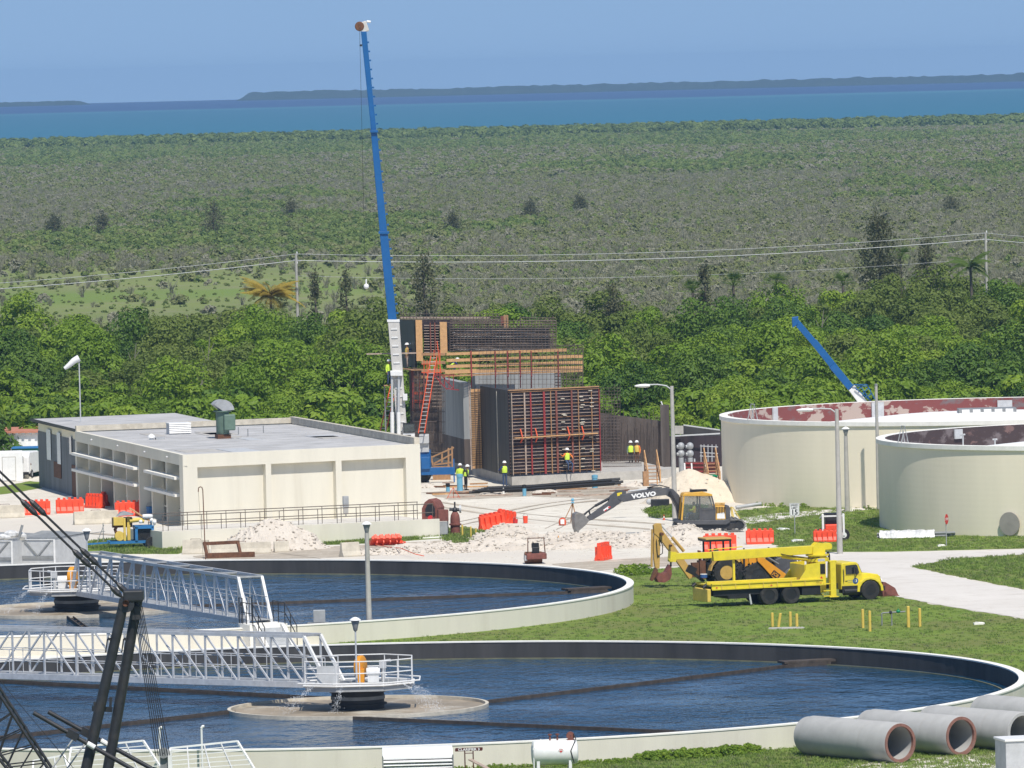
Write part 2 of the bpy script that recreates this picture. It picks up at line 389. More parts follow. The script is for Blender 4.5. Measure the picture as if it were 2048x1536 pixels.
def water_mat(name, deep, shallow=None, rough=0.12, bump=0.1, bs=0.3, y0=0, y1=1, spec=0.5, stretch=1.0, calm=False):
 m = bpy.data.materials.new(name); m.use_nodes = True
 nt = m.node_tree; N = nt.nodes; L = nt.links; b = N['Principled BSDF']
 b.inputs['Roughness'].default_value = rough; b.inputs['IOR'].default_value = 1.33
 b.inputs['Specular IOR Level'].default_value = spec
 g = N.new('ShaderNodeNewGeometry')
 b.inputs['Base Color'].default_value = (*deep, 1)
 if shallow:
  sp = N.new('ShaderNodeSeparateXYZ'); L.new(g.outputs['Position'], sp.inputs[0])
  nz = N.new('ShaderNodeTexNoise'); nz.inputs['Scale'].default_value = 0.0012; nz.inputs['Detail'].default_value = 4
  L.new(g.outputs['Position'], nz.inputs[0])
  ad = N.new('ShaderNodeMath'); ad.operation = 'MULTIPLY_ADD'; ad.inputs[1].default_value = 900.0
  L.new(nz.outputs[0], ad.inputs[0]); L.new(sp.outputs['Y'], ad.inputs[2])
  mr = N.new('ShaderNodeMapRange'); mr.inputs[1].default_value = 3500; mr.inputs[2].default_value = 11500
  L.new(ad.outputs[0], mr.inputs[0])
  r = N.new('ShaderNodeValToRGB'); e = r.color_ramp.elements
  e[0].position = 0.05; e[0].color = (*deep, 1); e[1].position = 1.0; e[1].color = (0.008, 0.035, 0.12, 1)
  k = e.new(0.16); k.color = (*shallow, 1)
  k = e.new(0.50); k.color = (*[c * 0.92 for c in shallow], 1)
  k = e.new(0.585); k.color = (0.04, 0.17, 0.22, 1)
  k = e.new(0.61); k.color = (0.008, 0.04, 0.13, 1)
  L.new(mr.outputs[0], r.inputs[0]); L.new(r.outputs[0], b.inputs['Base Color'])
 mp = N.new('ShaderNodeMapping'); mp.inputs['Scale'].default_value = (1, stretch, 1); L.new(g.outputs['Position'], mp.inputs[0])
 n1 = N.new('ShaderNodeTexNoise'); n1.inputs['Scale'].default_value = bs; n1.inputs['Detail'].default_value = 4; n1.inputs['Roughness'].default_value = 0.6
 L.new(mp.outputs[0], n1.inputs[0])
 bp = N.new('ShaderNodeBump'); bp.inputs['Distance'].default_value = bump; L.new(n1.outputs[0], bp.inputs['Height'])
 if calm:                               # wind lanes: ruffled water between calmer patches
  n2 = N.new('ShaderNodeTexNoise'); n2.inputs['Scale'].default_value = 0.10; n2.inputs['Detail'].default_value = 3
  L.new(g.outputs['Position'], n2.inputs[0])
  m2 = N.new('ShaderNodeMapRange'); m2.inputs[1].default_value = 0.38; m2.inputs[2].default_value = 0.60; m2.inputs[3].default_value = 0.25; m2.inputs[4].default_value = 1.0
  L.new(n2.outputs[0], m2.inputs[0]); L.new(m2.outputs[0], bp.inputs['Strength'])
 L.new(bp.outputs[0], b.inputs['Normal'])
 MATS[name] = m
water_mat('sea_water', (0.008, 0.05, 0.12), (0.010, 0.125, 0.185), rough=0.35, bump=0.5, bs=0.15, spec=0.25)
water_mat('clarifier_water', (0.006, 0.050, 0.110), rough=0.05, bump=0.55, bs=1.0, stretch=0.5, calm=True, spec=0.30)
sea_pts = [(-2600, 3300), (2600, 3300)]
SEA_END = 11000
for i in range(31):
 a = R(-14 + 28 * (1 - i / 30)); sea_pts.append((SEA_END * math.sin(a), SEA_END * math.cos(a)))
sheet('sea', sea_pts, -0.3, 'sea_water')
ground_mat('far_wood', (0.022, 0.042, 0.036), (0.032, 0.055, 0.045), (0.026, 0.048, 0.04), 0.02, 0.05, 1.0, 0.1)
def island(name, x0, x1, y, hmax, seed):
 mb = MB(); nx = 260; ny = 6; vs = []; fs = []
 for j in range(ny + 1):
  for i in range(nx + 1):
   u = i / nx; w = j / ny
   x = x0 + (x1 - x0) * u; yy = y + w * 260 + 25 * noise.noise(Vector((x * 0.004, seed, 0)))
   prof = math.sin(math.pi * min(1, max(0, w)) ) ** 0.35
   end = min(1, min(u, 1 - u) * (x1 - x0) / 14.0)
   h = hmax * end * prof * (0.85 + 0.12 * noise.noise(Vector((x * 0.006, w * 2, seed))) + 0.12 * noise.noise(Vector((x * 0.04, w * 5, seed))) + 0.10 * random.uniform(-1, 1))
   vs.append((x, yy, -0.35 + max(0, h)))
 for j in range(ny):
  for i in range(nx):
   a = j * (nx + 1) + i; fs.append((a, a + 1, a + nx + 2, a + nx + 1))
 mb.add(vs, fs); o = mb.build(name, 'far_wood'); o['kind'] = 'structure'
 return o
XL = AY(470, 180, 10400).x
island('far_island', XL, 1400, 10400, 11.5, 3.0)
island('far_island', -1400, AY(165, 200, 10300).x, 10300, 6.5, 9.0)
site = [G(-400, 1600), G(2500, 1600), G(2500, 1040), G(2300, 930), G(1400, 880), G(1000, 890), G(700, 905), G(-300, 930)]
sheet('site_ground', [(p.x, p.y) for p in site], 0.0, 'limestone')
grass = []
grass.append(px_sheet('grass_field', [(646, 1288), (700, 1262), (1000, 1246), (1180, 1206), (1255, 1150), (1330, 1136), (1430, 1131), (1560, 1137), (1680, 1162), (1792, 1194), (1900, 1214), (2060, 1240), (2500, 1330), (2500, 1640), (-300, 1640), (-300, 1470), (0, 1400)], 0.006, 'grass_ground', 0.35))
grass.append(px_sheet('grass_verge', [(1470, 1022), (1600, 1008), (2500, 985), (2500, 1085), (2048, 1097), (1800, 1103), (1640, 1104), (1560, 1096), (1500, 1062)], 0.006, 'grass_ground', 0.35))
grass.append(px_sheet('grass_island', [(1826, 1134), (1900, 1118), (2048, 1108), (2300, 1102), (2300, 1225), (2048, 1178), (1930, 1156)], 0.010, 'grass_ground', 0.3))
grass.append(px_sheet('grass_patch', [(155, 1092), (180, 1084), (260, 1076), (330, 1082), (378, 1096), (360, 1108), (230, 1108), (165, 1104)], 0.006, 'grass_ground', 0.3))
grass.append(px_sheet('grass_patch', [(888, 1078), (900, 1058), (930, 1052), (960, 1062), (1000, 1066), (960, 1080), (900, 1092)], 0.006, 'grass_ground', 0.25))
grass.append(px_sheet('grass_patch', [(1290, 1022), (1330, 1012), (1420, 1010), (1450, 1020), (1380, 1034), (1310, 1036)], 0.010, 'grass_ground', 0.25))
grass.append(px_sheet('grass_patch', [(-60, 985), (60, 962), (120, 968), (60, 980), (-60, 1000)], 0.006, 'grass_ground', 0.2))
grass.append(px_sheet('grass_patch', [(600, 1092), (620, 1086), (700, 1080), (780, 1076), (900, 1070), (905, 1075), (760, 1086)], 0.006, 'grass_ground', 0.15))
px_sheet('road', [(1560, 1100), (1660, 1106), (1800, 1105), (2048, 1100), (2500, 1088), (2500, 1103), (2048, 1109), (1905, 1117), (1822, 1134), (1925, 1158), (2048, 1181), (2500, 1262), (2500, 1330), (2060, 1239), (1900, 1213), (1792, 1193), (1680, 1161), (1600, 1140)], 0.014, 'road', 0.12)
px_sheet('path', [(1450, 1040), (1560, 1026), (1760, 1012), (1764, 1016), (1580, 1036), (1500, 1048)], 0.014, 'road', 0.05)
px_sheet('slab', [(-100, 1000), (40, 985), (105, 972), (160, 985), (200, 1010), (100, 1030), (-100, 1045)], 0.010, 'slab', 0.05)
px_sheet('concrete_strip', [(1640, 1560), (1700, 1529), (1900, 1512), (2100, 1498), (2400, 1480), (2400, 1600)], 0.02, 'slab', 0.0)
px_sheet('dirt_track', [(380, 1112), (620, 1095), (900, 1080), (960, 1090), (800, 1108), (640, 1116), (420, 1120)], 0.010, 'dirt', 0.3)
px_sheet('dirt_track', [(1100, 1128), (1250, 1118), (1480, 1105), (1560, 1110), (1440, 1128), (1300, 1134), (1180, 1142)], 0.010, 'dirt', 0.3)
px_sheet('dirt_track', [(845, 985), (1000, 972), (1230, 968), (1330, 985), (1260, 1000), (1060, 992), (900, 1000)], 0.010, 'dirt', 0.5)
for k in range(7):                        # wheel ruts worn into the crushed stone
 xa, ya, xb, yb = [(860, 1010, 1300, 1062), (880, 1004, 1330, 1052), (1240, 992, 1090, 1062), (1256, 994, 1112, 1064), (900, 1042, 1180, 998), (905, 1048, 1195, 1002), (120, 1062, 640, 1112)][k]
 up_, dn = [], []
 for i in range(13):
  t = i / 12; x = xa + (xb - xa) * t; y = ya + (yb - ya) * t + 5 * math.sin(t * 4 + k // 2); w = 0.9 + 0.5 * math.sin(t * 9 + k)
  up_.append((x, y - w)); dn.append((x, y + w))
 px_sheet('wheel_rut', up_ + dn[::-1], 0.012 + 0.002 * k, 'dirt', 0.06)
# ================================================================ vegetation
def leaf_mat(name, c1, c2, c3, rough=0.55, trans=0.25):
 m = bpy.data.materials.new(name); m.use_nodes = True
 nt = m.node_tree; N = nt.nodes; L = nt.links; b = N['Principled BSDF']
 b.inputs['Roughness'].default_value = rough; b.inputs['Specular IOR Level'].default_value = 0.3
 g = N.new('ShaderNodeNewGeometry'); oi = N.new('ShaderNodeObjectInfo')
 r = N.new('ShaderNodeValToRGB'); e = r.color_ramp.elements
 e[0].color = (*c1, 1); e[1].color = (*c3, 1); k = e.new(0.5); k.color = (*c2, 1)
 mx = N.new('ShaderNodeMath'); mx.operation = 'MULTIPLY_ADD'; mx.inputs[1].default_value = 0.45
 ml = N.new('ShaderNodeMath'); ml.operation = 'MULTIPLY'; ml.inputs[1].default_value = 0.55
 L.new(oi.outputs['Random'], ml.inputs[0])
 L.new(g.outputs['Random Per Island'], mx.inputs[0]); L.new(ml.outputs[0], mx.inputs[2])
 L.new(mx.outputs[0], r.inputs[0]); L.new(r.outputs[0], b.inputs['Base Color'])
 tr = N.new('ShaderNodeBsdfTranslucent'); L.new(r.outputs[0], tr.inputs[0])
 ms = N.new('ShaderNodeMixShader'); ms.inputs[0].default_value = trans
 L.new(b.outputs[0], ms.inputs[1]); L.new(tr.outputs[0], ms.inputs[2])
 L.new(ms.outputs[0], N['Material Output'].inputs[0])
 MATS[name] = m
leaf_mat('leaf_bright', (0.13, 0.225, 0.016), (0.185, 0.295, 0.024), (0.28, 0.375, 0.036), trans=0.35)
leaf_mat('leaf_dark', (0.052, 0.115, 0.014), (0.09, 0.17, 0.02), (0.145, 0.23, 0.028), trans=0.3)
leaf_mat('leaf_olive', (0.115, 0.165, 0.028), (0.155, 0.21, 0.038), (0.205, 0.255, 0.052), trans=0.35)
leaf_mat('leaf_marsh', (0.23, 0.26, 0.115), (0.27, 0.30, 0.125), (0.33, 0.35, 0.145), trans=0.45)
leaf_mat('leaf_marsh_green', (0.19, 0.26, 0.075), (0.23, 0.305, 0.085), (0.28, 0.34, 0.10), trans=0.45)
leaf_mat('leaf_grey', (0.31, 0.305, 0.215), (0.36, 0.355, 0.25), (0.42, 0.41, 0.30), trans=0.45)
leaf_mat('leaf_coast', (0.115, 0.175, 0.05), (0.15, 0.215, 0.06), (0.19, 0.25, 0.075), trans=0.4)
leaf_mat('needle', (0.13, 0.14, 0.07), (0.165, 0.17, 0.085), (0.21, 0.205, 0.11), trans=0.45)
leaf_mat('palm_yellow', (0.22, 0.24, 0.03), (0.42, 0.33, 0.05), (0.55, 0.42, 0.09), trans=0.5)
leaf_mat('palm_green', (0.10, 0.17, 0.03), (0.14, 0.21, 0.04), (0.19, 0.26, 0.06), trans=0.5)
leaf_mat('grass_leaf', (0.20, 0.30, 0.065), (0.25, 0.35, 0.08), (0.33, 0.40, 0.11), trans=0.5)
def leaf(vs, fs, p, nrm, s, rnd):
 t = nrm.orthogonal().normalized(); t.rotate(Matrix.Rotation(rnd.uniform(0, 6.28), 3, nrm)); w = nrm.cross(t)
 o = len(vs)
 vs += [tuple(p - t * s), tuple(p - w * s * 0.55 + nrm * s * 0.15), tuple(p + t * s), tuple(p + w * s * 0.55 + nrm * s * 0.15)]
 fs.append((o, o + 1, o + 2, o + 3))
def crown_mesh(name, seed, rx, rz, nclump, nleaf, size, trunk, flat=1.0, hollow=0.75):
 rnd = random.Random(seed); vs = []; fs = []
 cl = []
 for i in range(nclump):
  a = rnd.uniform(0, 6.283); u = rnd.uniform(-0.85, 1.0); q = math.sqrt(max(0, 1 - u * u)) if u > 0 else 1.0
  d = rnd.uniform(0.55, 1.0)
  c = Vector((math.cos(a) * q * rx * d * 0.8, math.sin(a) * q * rx * d * 0.8, trunk + (0.45 + u * 0.5) * rz * flat * rnd.uniform(0.8, 1.12)))
  cl.append((c, rnd.uniform(0.20, 0.40) * rx))
 for c, r in cl:
  for k in range(nleaf):
   d = Vector((rnd.gauss(0, 1), rnd.gauss(0, 1), rnd.gauss(0, 1)))
   if d.length < 1e-4: continue
   d.normalize()
   if d.z < -0.3 and rnd.random() < 0.6: d.z = -d.z
   p = c + Vector((d.x, d.y, d.z * 0.75)) * r * rnd.uniform(hollow, 1.08)
   nr = (d * 1.25 + Vector((rnd.uniform(-.5, .5), rnd.uniform(-.5, .5), rnd.uniform(0, .6)))).normalized()
   leaf(vs, fs, p, nr, size * rnd.uniform(0.6, 1.35), rnd)
 me = bpy.data.meshes.new(name); me.from_pydata(vs, [], fs); me.update()
 return me
def trunk_mesh(name, seed, h, r, spread, top):
 rnd = random.Random(seed); mb = MB()
 mb.tube([(0, 0, -0.3), (rnd.uniform(-.2, .2), rnd.uniform(-.2, .2), h * 0.5), (rnd.uniform(-.3, .3), rnd.uniform(-.3, .3), h)], [r, r * 0.75, r * 0.5], 6)
 for i in range(5):
  a = rnd.uniform(0, 6.28); q = rnd.uniform(0.5, 0.9) * spread
  mb.tube([(0, 0, h * rnd.uniform(0.4, 0.8)), (math.cos(a) * q * 0.5, math.sin(a) * q * 0.5, h + (top - h) * 0.35), (math.cos(a) * q, math.sin(a) * q, h + (top - h) * rnd.uniform(0.5, 0.85))], [r * 0.5, r * 0.35, r * 0.12], 5)
 return mb.mesh(name)
VAR = []
for i in range(7):
 rx = [3.4, 2.9, 3.9, 2.6, 3.1, 3.6, 2.4][i]; rz = [4.4, 4.0, 4.8, 3.6, 4.2, 3.8, 3.4][i]; tk = [0.6, 0.4, 0.7, 0.3, 0.5, 0.4, 0.3][i]
 c = crown_mesh('crown', 100 + i, rx, rz * 1.15, 50, 105, 0.18, tk)
 t = trunk_mesh('trunk', 200 + i, tk + 1.0, 0.16, rx * 0.8, tk + rz * 0.8)
 t.materials.append(MATS['bark'])
 VAR.append((c, t, rx))
SHRUB = [crown_mesh('crown', 150 + i, 1.9, 2.3, 16, 80, 0.17, 0.1) for i in range(3)]
LEAFS = {}
def crown_var(i, m):
 k = (i, m)
 if k not in LEAFS:
  me = VAR[i][0].copy(); me.materials.append(MATS[m]); LEAFS[k] = me
 return LEAFS[k]
KIND = {'leaf_bright': 'bright green rounded', 'leaf_dark': 'dark green broad', 'leaf_olive': 'dull olive'}
def place_of(x, y):
 px = 1024 + CAM_F * x / y
 for lim, w in ((160, 'beyond the shed and windsock'), (400, 'beyond the roof fan, left part'), (770, 'beyond the beige building roof'), (1200, 'beyond the half-built structure'), (1440, 'beyond the street lamp by the excavator'), (1640, 'beyond the low blue boom tip'), (1800, 'beyond the low blue boom foot'), (9999, 'above the tanks at far right')):
  if px < lim: return w
def tree_text(m, x, y): return KIND[m] + ' tree ' + place_of(x, y) + (', front row' if y < 655 else ', second rows' if y < 700 else ', middle rows' if y < 750 else ', rear edge of belt')
def make_tree(x, y, i, m, s, sz, rz):
 r = thing('broadleaf_tree', tree_text(m, x, y), 'tree', (x, y, 0), rz, 'trees of the dense green belt')
 r.scale = (s, s, s * sz)
 link('crown', crown_var(i, m), m, r)
 link('trunk', VAR[i][1], 'bark', r)
rt = random.Random(5)
def back_edge(px):                        # distance of the rear edge of the belt across the picture
 return 792 + 22 * noise.noise(Vector((px * 0.006, 0, 5))) + max(0, (px - 1300) / 700) * 50 + max(0, (500 - px) / 500) * 25
TREES = []
row = 600.0
while row < 870:
 px = -130 + rt.uniform(0, 60)
 while px < 2180:
  p = AY(px, 700, row + rt.uniform(-4, 4))
  step = rt.uniform(4.6, 7.0)
  px += step * CAM_F / row
  if p.y > back_edge(px): continue
  if p.y < 624 and 760 < px < 1450: continue
  TREES.append((p.x, p.y, px))
 row += 11.0
for x, y, px in TREES:
 q = noise.noise(Vector((x * 0.06, y * 0.02, 1.3))); w = noise.noise(Vector((x * 0.1, y * 0.03, 8.1)))
 m = 'leaf_olive' if (q > 0.12 and y > 660) else ('leaf_dark' if w > 0.16 else 'leaf_bright')
 if y > 760 and rt.random() < 0.3: m = 'leaf_olive'
 s = rt.uniform(0.72, 1.08) * (0.80 if y < 640 else 1.0)
 if px < 130 and 660 < y < 720: s *= 1.35; m = 'leaf_dark'
 make_tree(x, y, rt.randrange(7), m, s, rt.uniform(0.8, 1.15), rt.uniform(0, 6.28))
def scatter(name, pts, meshes, kind, label=None):
 """pts: (x, y, z, scale, rot, variant); one object, bushes instanced on its points"""
 me = bpy.data.meshes.new(name + '_points')
 me.from_pydata([p[:3] for p in pts], [], [])
 for an, ty, ix in (('sc', 'FLOAT', 3), ('ro', 'FLOAT', 4), ('va', 'INT', 5)):
  at = me.attributes.new(an, ty, 'POINT'); at.data.foreach_set('value', [p[ix] for p in pts])
 o = bpy.data.objects.new(name, me); COL.objects.link(o); o['kind'] = kind
 ng = bpy.data.node_groups.new(name, 'GeometryNodeTree')
 ng.interface.new_socket('Geometry', in_out='INPUT', socket_type='NodeSocketGeometry')
 ng.interface.new_socket('Geometry', in_out='OUTPUT', socket_type='NodeSocketGeometry')
 N = ng.nodes; L = ng.links
 gi = N.new('NodeGroupInput'); go = N.new('NodeGroupOutput')
 c = bpy.data.collections.new(name + '_kinds')
 for k, m in enumerate(meshes):
  q = bpy.data.objects.new('%s_kind_%02d' % (name, k), m); c.objects.link(q)
 ci = N.new('GeometryNodeCollectionInfo'); ci.inputs['Collection'].default_value = c
 ci.inputs['Separate Children'].default_value = True; ci.inputs['Reset Children'].default_value = True
 ip = N.new('GeometryNodeInstanceOnPoints'); ip.inputs['Pick Instance'].default_value = True
 def attr(nm, ty):
  a = N.new('GeometryNodeInputNamedAttribute'); a.data_type = ty; a.inputs['Name'].default_value = nm; return a
 a1 = attr('sc', 'FLOAT'); a2 = attr('ro', 'FLOAT'); a3 = attr('va', 'INT')
 cx = N.new('ShaderNodeCombineXYZ'); L.new(a2.outputs['Attribute'], cx.inputs['Z'])
 L.new(gi.outputs[0], ip.inputs['Points']); L.new(ci.outputs[0], ip.inputs['Instance'])
 L.new(a3.outputs['Attribute'], ip.inputs['Instance Index']); L.new(a1.outputs['Attribute'], ip.inputs['Scale'])
 L.new(cx.outputs[0], ip.inputs['Rotation']); L.new(ip.outputs[0], go.inputs[0])
 md = o.modifiers.new('scatter', 'NODES'); md.node_group = ng
 return o
def with_mat(me, m):
 q = me.copy(); q.materials.append(MATS[m]); return q
bush = [crown_mesh('bush', 300 + i, 1.45, 1.15, 10, 30, 0.25, 0.02) for i in range(3)]
def twig_mesh(seed):                       # leafless grey scrub: thin branching stems
 rnd = random.Random(seed); mb = MB()
 for i in range(16):
  a = rnd.uniform(0, 6.28); q = rnd.uniform(0.2, 1.1); h = rnd.uniform(0.8, 2.0)
  b = Vector((rnd.uniform(-.3, .3), rnd.uniform(-.3, .3), 0)); t = Vector((math.cos(a) * q, math.sin(a) * q, h))
  mb.tube([b, b.lerp(t, 0.5) + Vector((0, 0, 0.2)), t], [0.045, 0.035, 0.015], 3, cap=False)
  for k in range(3):
   s0 = b.lerp(t, rnd.uniform(0.45, 0.9)); mb.tube([s0, s0 + Vector((rnd.uniform(-.5, .5), rnd.uniform(-.5, .5), rnd.uniform(.2, .6)))], [0.025, 0.012], 3, cap=False)
 return mb.mesh('twigs')
tw = [twig_mesh(i) for i in range(2)]
KINDS = [with_mat(bush[0], 'leaf_marsh'), with_mat(bush[1], 'leaf_marsh'), with_mat(bush[2], 'leaf_marsh_green'), with_mat(bush[0], 'leaf_marsh_green'),
         with_mat(bush[1], 'leaf_grey'), with_mat(tw[0], 'leaf_grey'), with_mat(tw[1], 'leaf_grey'), with_mat(bush[2], 'leaf_coast'), with_mat(bush[1], 'leaf_coast')]
rm = random.Random(11)
pts = []
def marsh_pts(n, y0, y1, fn):
 for _ in range(n):
  y = math.sqrt(rm.uniform(y0 * y0, y1 * y1)); hw = y * 0.076
  x = rm.uniform(-hw, hw)
  r = fn(x, y)
  if r: pts.append((x, y, -0.05, r[0], rm.uniform(0, 6.28), r[1]))
def near_fn(x, y):                         # open green sawgrass with grey scrub in drifts
 px = 1024 + x / y * CAM_F
 if y < back_edge(px) - 15: return None
 q = noise.noise(Vector((x * 0.03, y * 0.006, 4))) + 0.25 * noise.noise(Vector((x * 0.1, y * 0.03, 7)))
 open_ = max(0.0, min(1.0, (980 - px) / 260)) * max(0.0, min(1.0, (1290 - y) / 130)) * max(0.0, min(1.0, (y - 900) / 60))
 if rm.random() > open_ * 0.93 and (q > -0.15 or px > 900 or rm.random() < 0.4): return (rm.uniform(0.4, 1.0), rm.choice([4, 5, 6, 6, 5, 0, 0, 1, 2]))
 if rm.random() < 0.25: return (rm.uniform(0.12, 0.3), rm.choice([2, 3, 3, 0]))
def mid_fn(x, y):
 q = noise.noise(Vector((x * 0.012, y * 0.0025, 2))) + 0.35 * noise.noise(Vector((x * 0.05, y * 0.01, 9)))
 if q > 0.28: return (rm.uniform(0.6, 1.3), rm.choice([2, 3, 7, 0]))
 if q > -0.05: return (rm.uniform(0.4, 1.0), rm.choice([0, 1, 4, 5, 6, 2, 0]))
 return (rm.uniform(0.4, 0.95), rm.choice([4, 5, 6, 6, 0, 1, 1]))
def far_fn(x, y):
 q = noise.noise(Vector((x * 0.006, y * 0.002, 12))) + 0.3 * noise.noise(Vector((x * 0.03, y * 0.008, 3))) + (y - 2500) / 1400
 if q > 0.25: return (rm.uniform(0.9, 1.8), rm.choice([7, 2, 3, 2, 0]))
 if q > -0.1: return (rm.uniform(0.7, 1.5), rm.choice([0, 1, 2, 3, 0, 4]))
 return (rm.uniform(0.6, 1.3), rm.choice([0, 1, 4, 0, 1, 2]))
marsh_pts(13300, 770, 1300, near_fn)
marsh_pts(28800, 1250, 2200, mid_fn)
marsh_pts(37700, 2100, 3420, far_fn)
marsh_pts(5600, 3330, 3560, lambda x, y: (rm.uniform(2.0, 3.4), rm.choice([7, 7, 2, 3])))
scatter('marsh_scrub', pts, KINDS, 'stuff')
# ================================================================ clarifiers
C3, C2, CR = Vector((-7.24, 354.8, 0)), Vector((-23.64, 425.6, 0)), 29.88
WZ, RIM = 0.20, 1.02
def ring(r0, r1, z0, z1, n=160):
 mb = MB(); mb.lathe([(r1, z0), (r1, z1), (r0, z1), (r0, z0)], n, close=True); return mb
def clarifier(c, label, arms, sump):
 t = thing('clarifier', label, 'clarifier', c)
 ring(CR - 0.28, CR, -0.2, RIM - 0.06, 180).build('tank_wall', 'cream', t, smooth=True)
 ring(CR - 0.36, CR + 0.03, RIM - 0.06, RIM, 180).build('rim', 'rim_white', t, smooth=True)
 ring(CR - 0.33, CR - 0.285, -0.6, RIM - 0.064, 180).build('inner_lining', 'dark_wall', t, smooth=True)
 ring(CR - 0.95, CR - 0.87, -0.5, WZ + 0.05, 180).build('weir', 'algae', t, smooth=True)
 mb = MB(); n = 120
 mb.add([(0, 0, WZ)] + [((CR - 0.3) * math.cos(2 * math.pi * i / n), (CR - 0.3) * math.sin(2 * math.pi * i / n), WZ) for i in range(n)],
           [(0, 1 + i, 1 + (i + 1) % n) for i in range(n)])
 mb.build('water', 'clarifier_water', t)
 w = ring(5.70, 5.85, -0.5, WZ + 0.16, 96).build('feed_well', 'old_concrete', t, smooth=True)
 mb = MB(); rs = [0.0, 1.5, 2.7, 3.6, 4.4, 5.1, 5.695]; vs = [(0, 0, WZ + 0.03)]; fs = []
 for r in rs[1:]:
  for i in range(64):
   a = 2 * math.pi * i / 64; vs.append((r * math.cos(a), r * math.sin(a), WZ + 0.03 + 0.03 * noise.noise(Vector((r * math.cos(a) * 1.4, r * math.sin(a) * 1.4, c.x)))))
 for i in range(64): fs.append((0, 1 + i, 1 + (i + 1) % 64))
 for k in range(len(rs) - 2):
  for i in range(64):
   a = 1 + k * 64 + i; b = 1 + k * 64 + (i + 1) % 64; fs.append((a, b, b + 64, a + 64))
 mb.add(vs, fs); mb.build('scum', 'scum', w)
 for a, b in arms:
  mb = MB(); a3 = Vector((a[0], a[1], WZ + 0.05)); b3 = Vector((b[0], b[1], WZ + 0.05))
  d = (b3 - a3).normalized(); s = Vector((-d.y, d.x, 0))
  mb.beam(a3, b3, 0.06, 0.20); mb.beam(a3 + s * 0.32, b3 + s * 0.32, 0.05, 0.15)
  for k in range(12): q = a3.lerp(b3, (k + 0.5) / 12); mb.beam(q, q + s * 0.32, 0.04, 0.08)
  mb.build('skimmer_arm', 'wet_timber', t)
 if sump:
  mb = MB(); mb.cbox((sump[0], sump[1], WZ + 0.22), 2.6, 0.9, 0.10, sump[2]); mb.cbox((sump[0], sump[1] - 0.1, WZ + 0.02), 2.2, 0.7, 0.34, sump[2])
  mb.build('scum_trough', 'wet_timber', t)
 return t
def to_wall(a, ang): # arm from feed well outward until the weir
 d = Vector((math.cos(ang), math.sin(ang))); p = Vector(a); t = 0.0
 while (p + d * t).length < CR - 1.0: t += 0.05
 return (a, tuple(p + d * t))
k3 = [((5.75, 1.3), R(50)), ((-1.7, 5.9), R(136)), ((-5.7, -0.6), R(229)), ((-0.2, -5.75), R(-40))]
clar3 = clarifier(C3, 'nearest round clarifier basin with cream wall and blue water', [to_wall(*a) for a in k3], (20.8, 19.2, R(20)))
k2 = [((5.6, 0.4), R(10)), ((0.3, 5.8), R(100)), ((-5.7, -0.6), R(190)), ((-0.2, -5.75), R(-82))]
clar2 = clarifier(C2, 'farther round clarifier basin in front of the beige building', [to_wall(*a) for a in k2], (27.4, 4.9, R(25)))
def spray(parent, origin, d, n=420, spread=0.30, L=1.9, seed=1):
 rnd = random.Random(seed); mb = MB(); o = Vector(origin); d = Vector(d).normalized()
 for i in range(n):
  t = rnd.random() ** 0.7 * L
  p = o + d * t + Vector((rnd.gauss(0, 1), rnd.gauss(0, 1), rnd.gauss(0, 1))) * spread * t * 0.42 + Vector((0, 0, -0.16 * t * t))
  s = rnd.uniform(0.005, 0.012); e = p + (d + Vector((0, 0, -0.4 * t))).normalized() * rnd.uniform(0.02, 0.06)
  mb.tube([p, e], [s, s * 0.5], 3, cap=False)
 return mb.build('spray', 'spray_water', parent)
m = mat('spray_water', (0.85, 0.88, 0.9), 0.3, var=0.02, alpha=0.35)
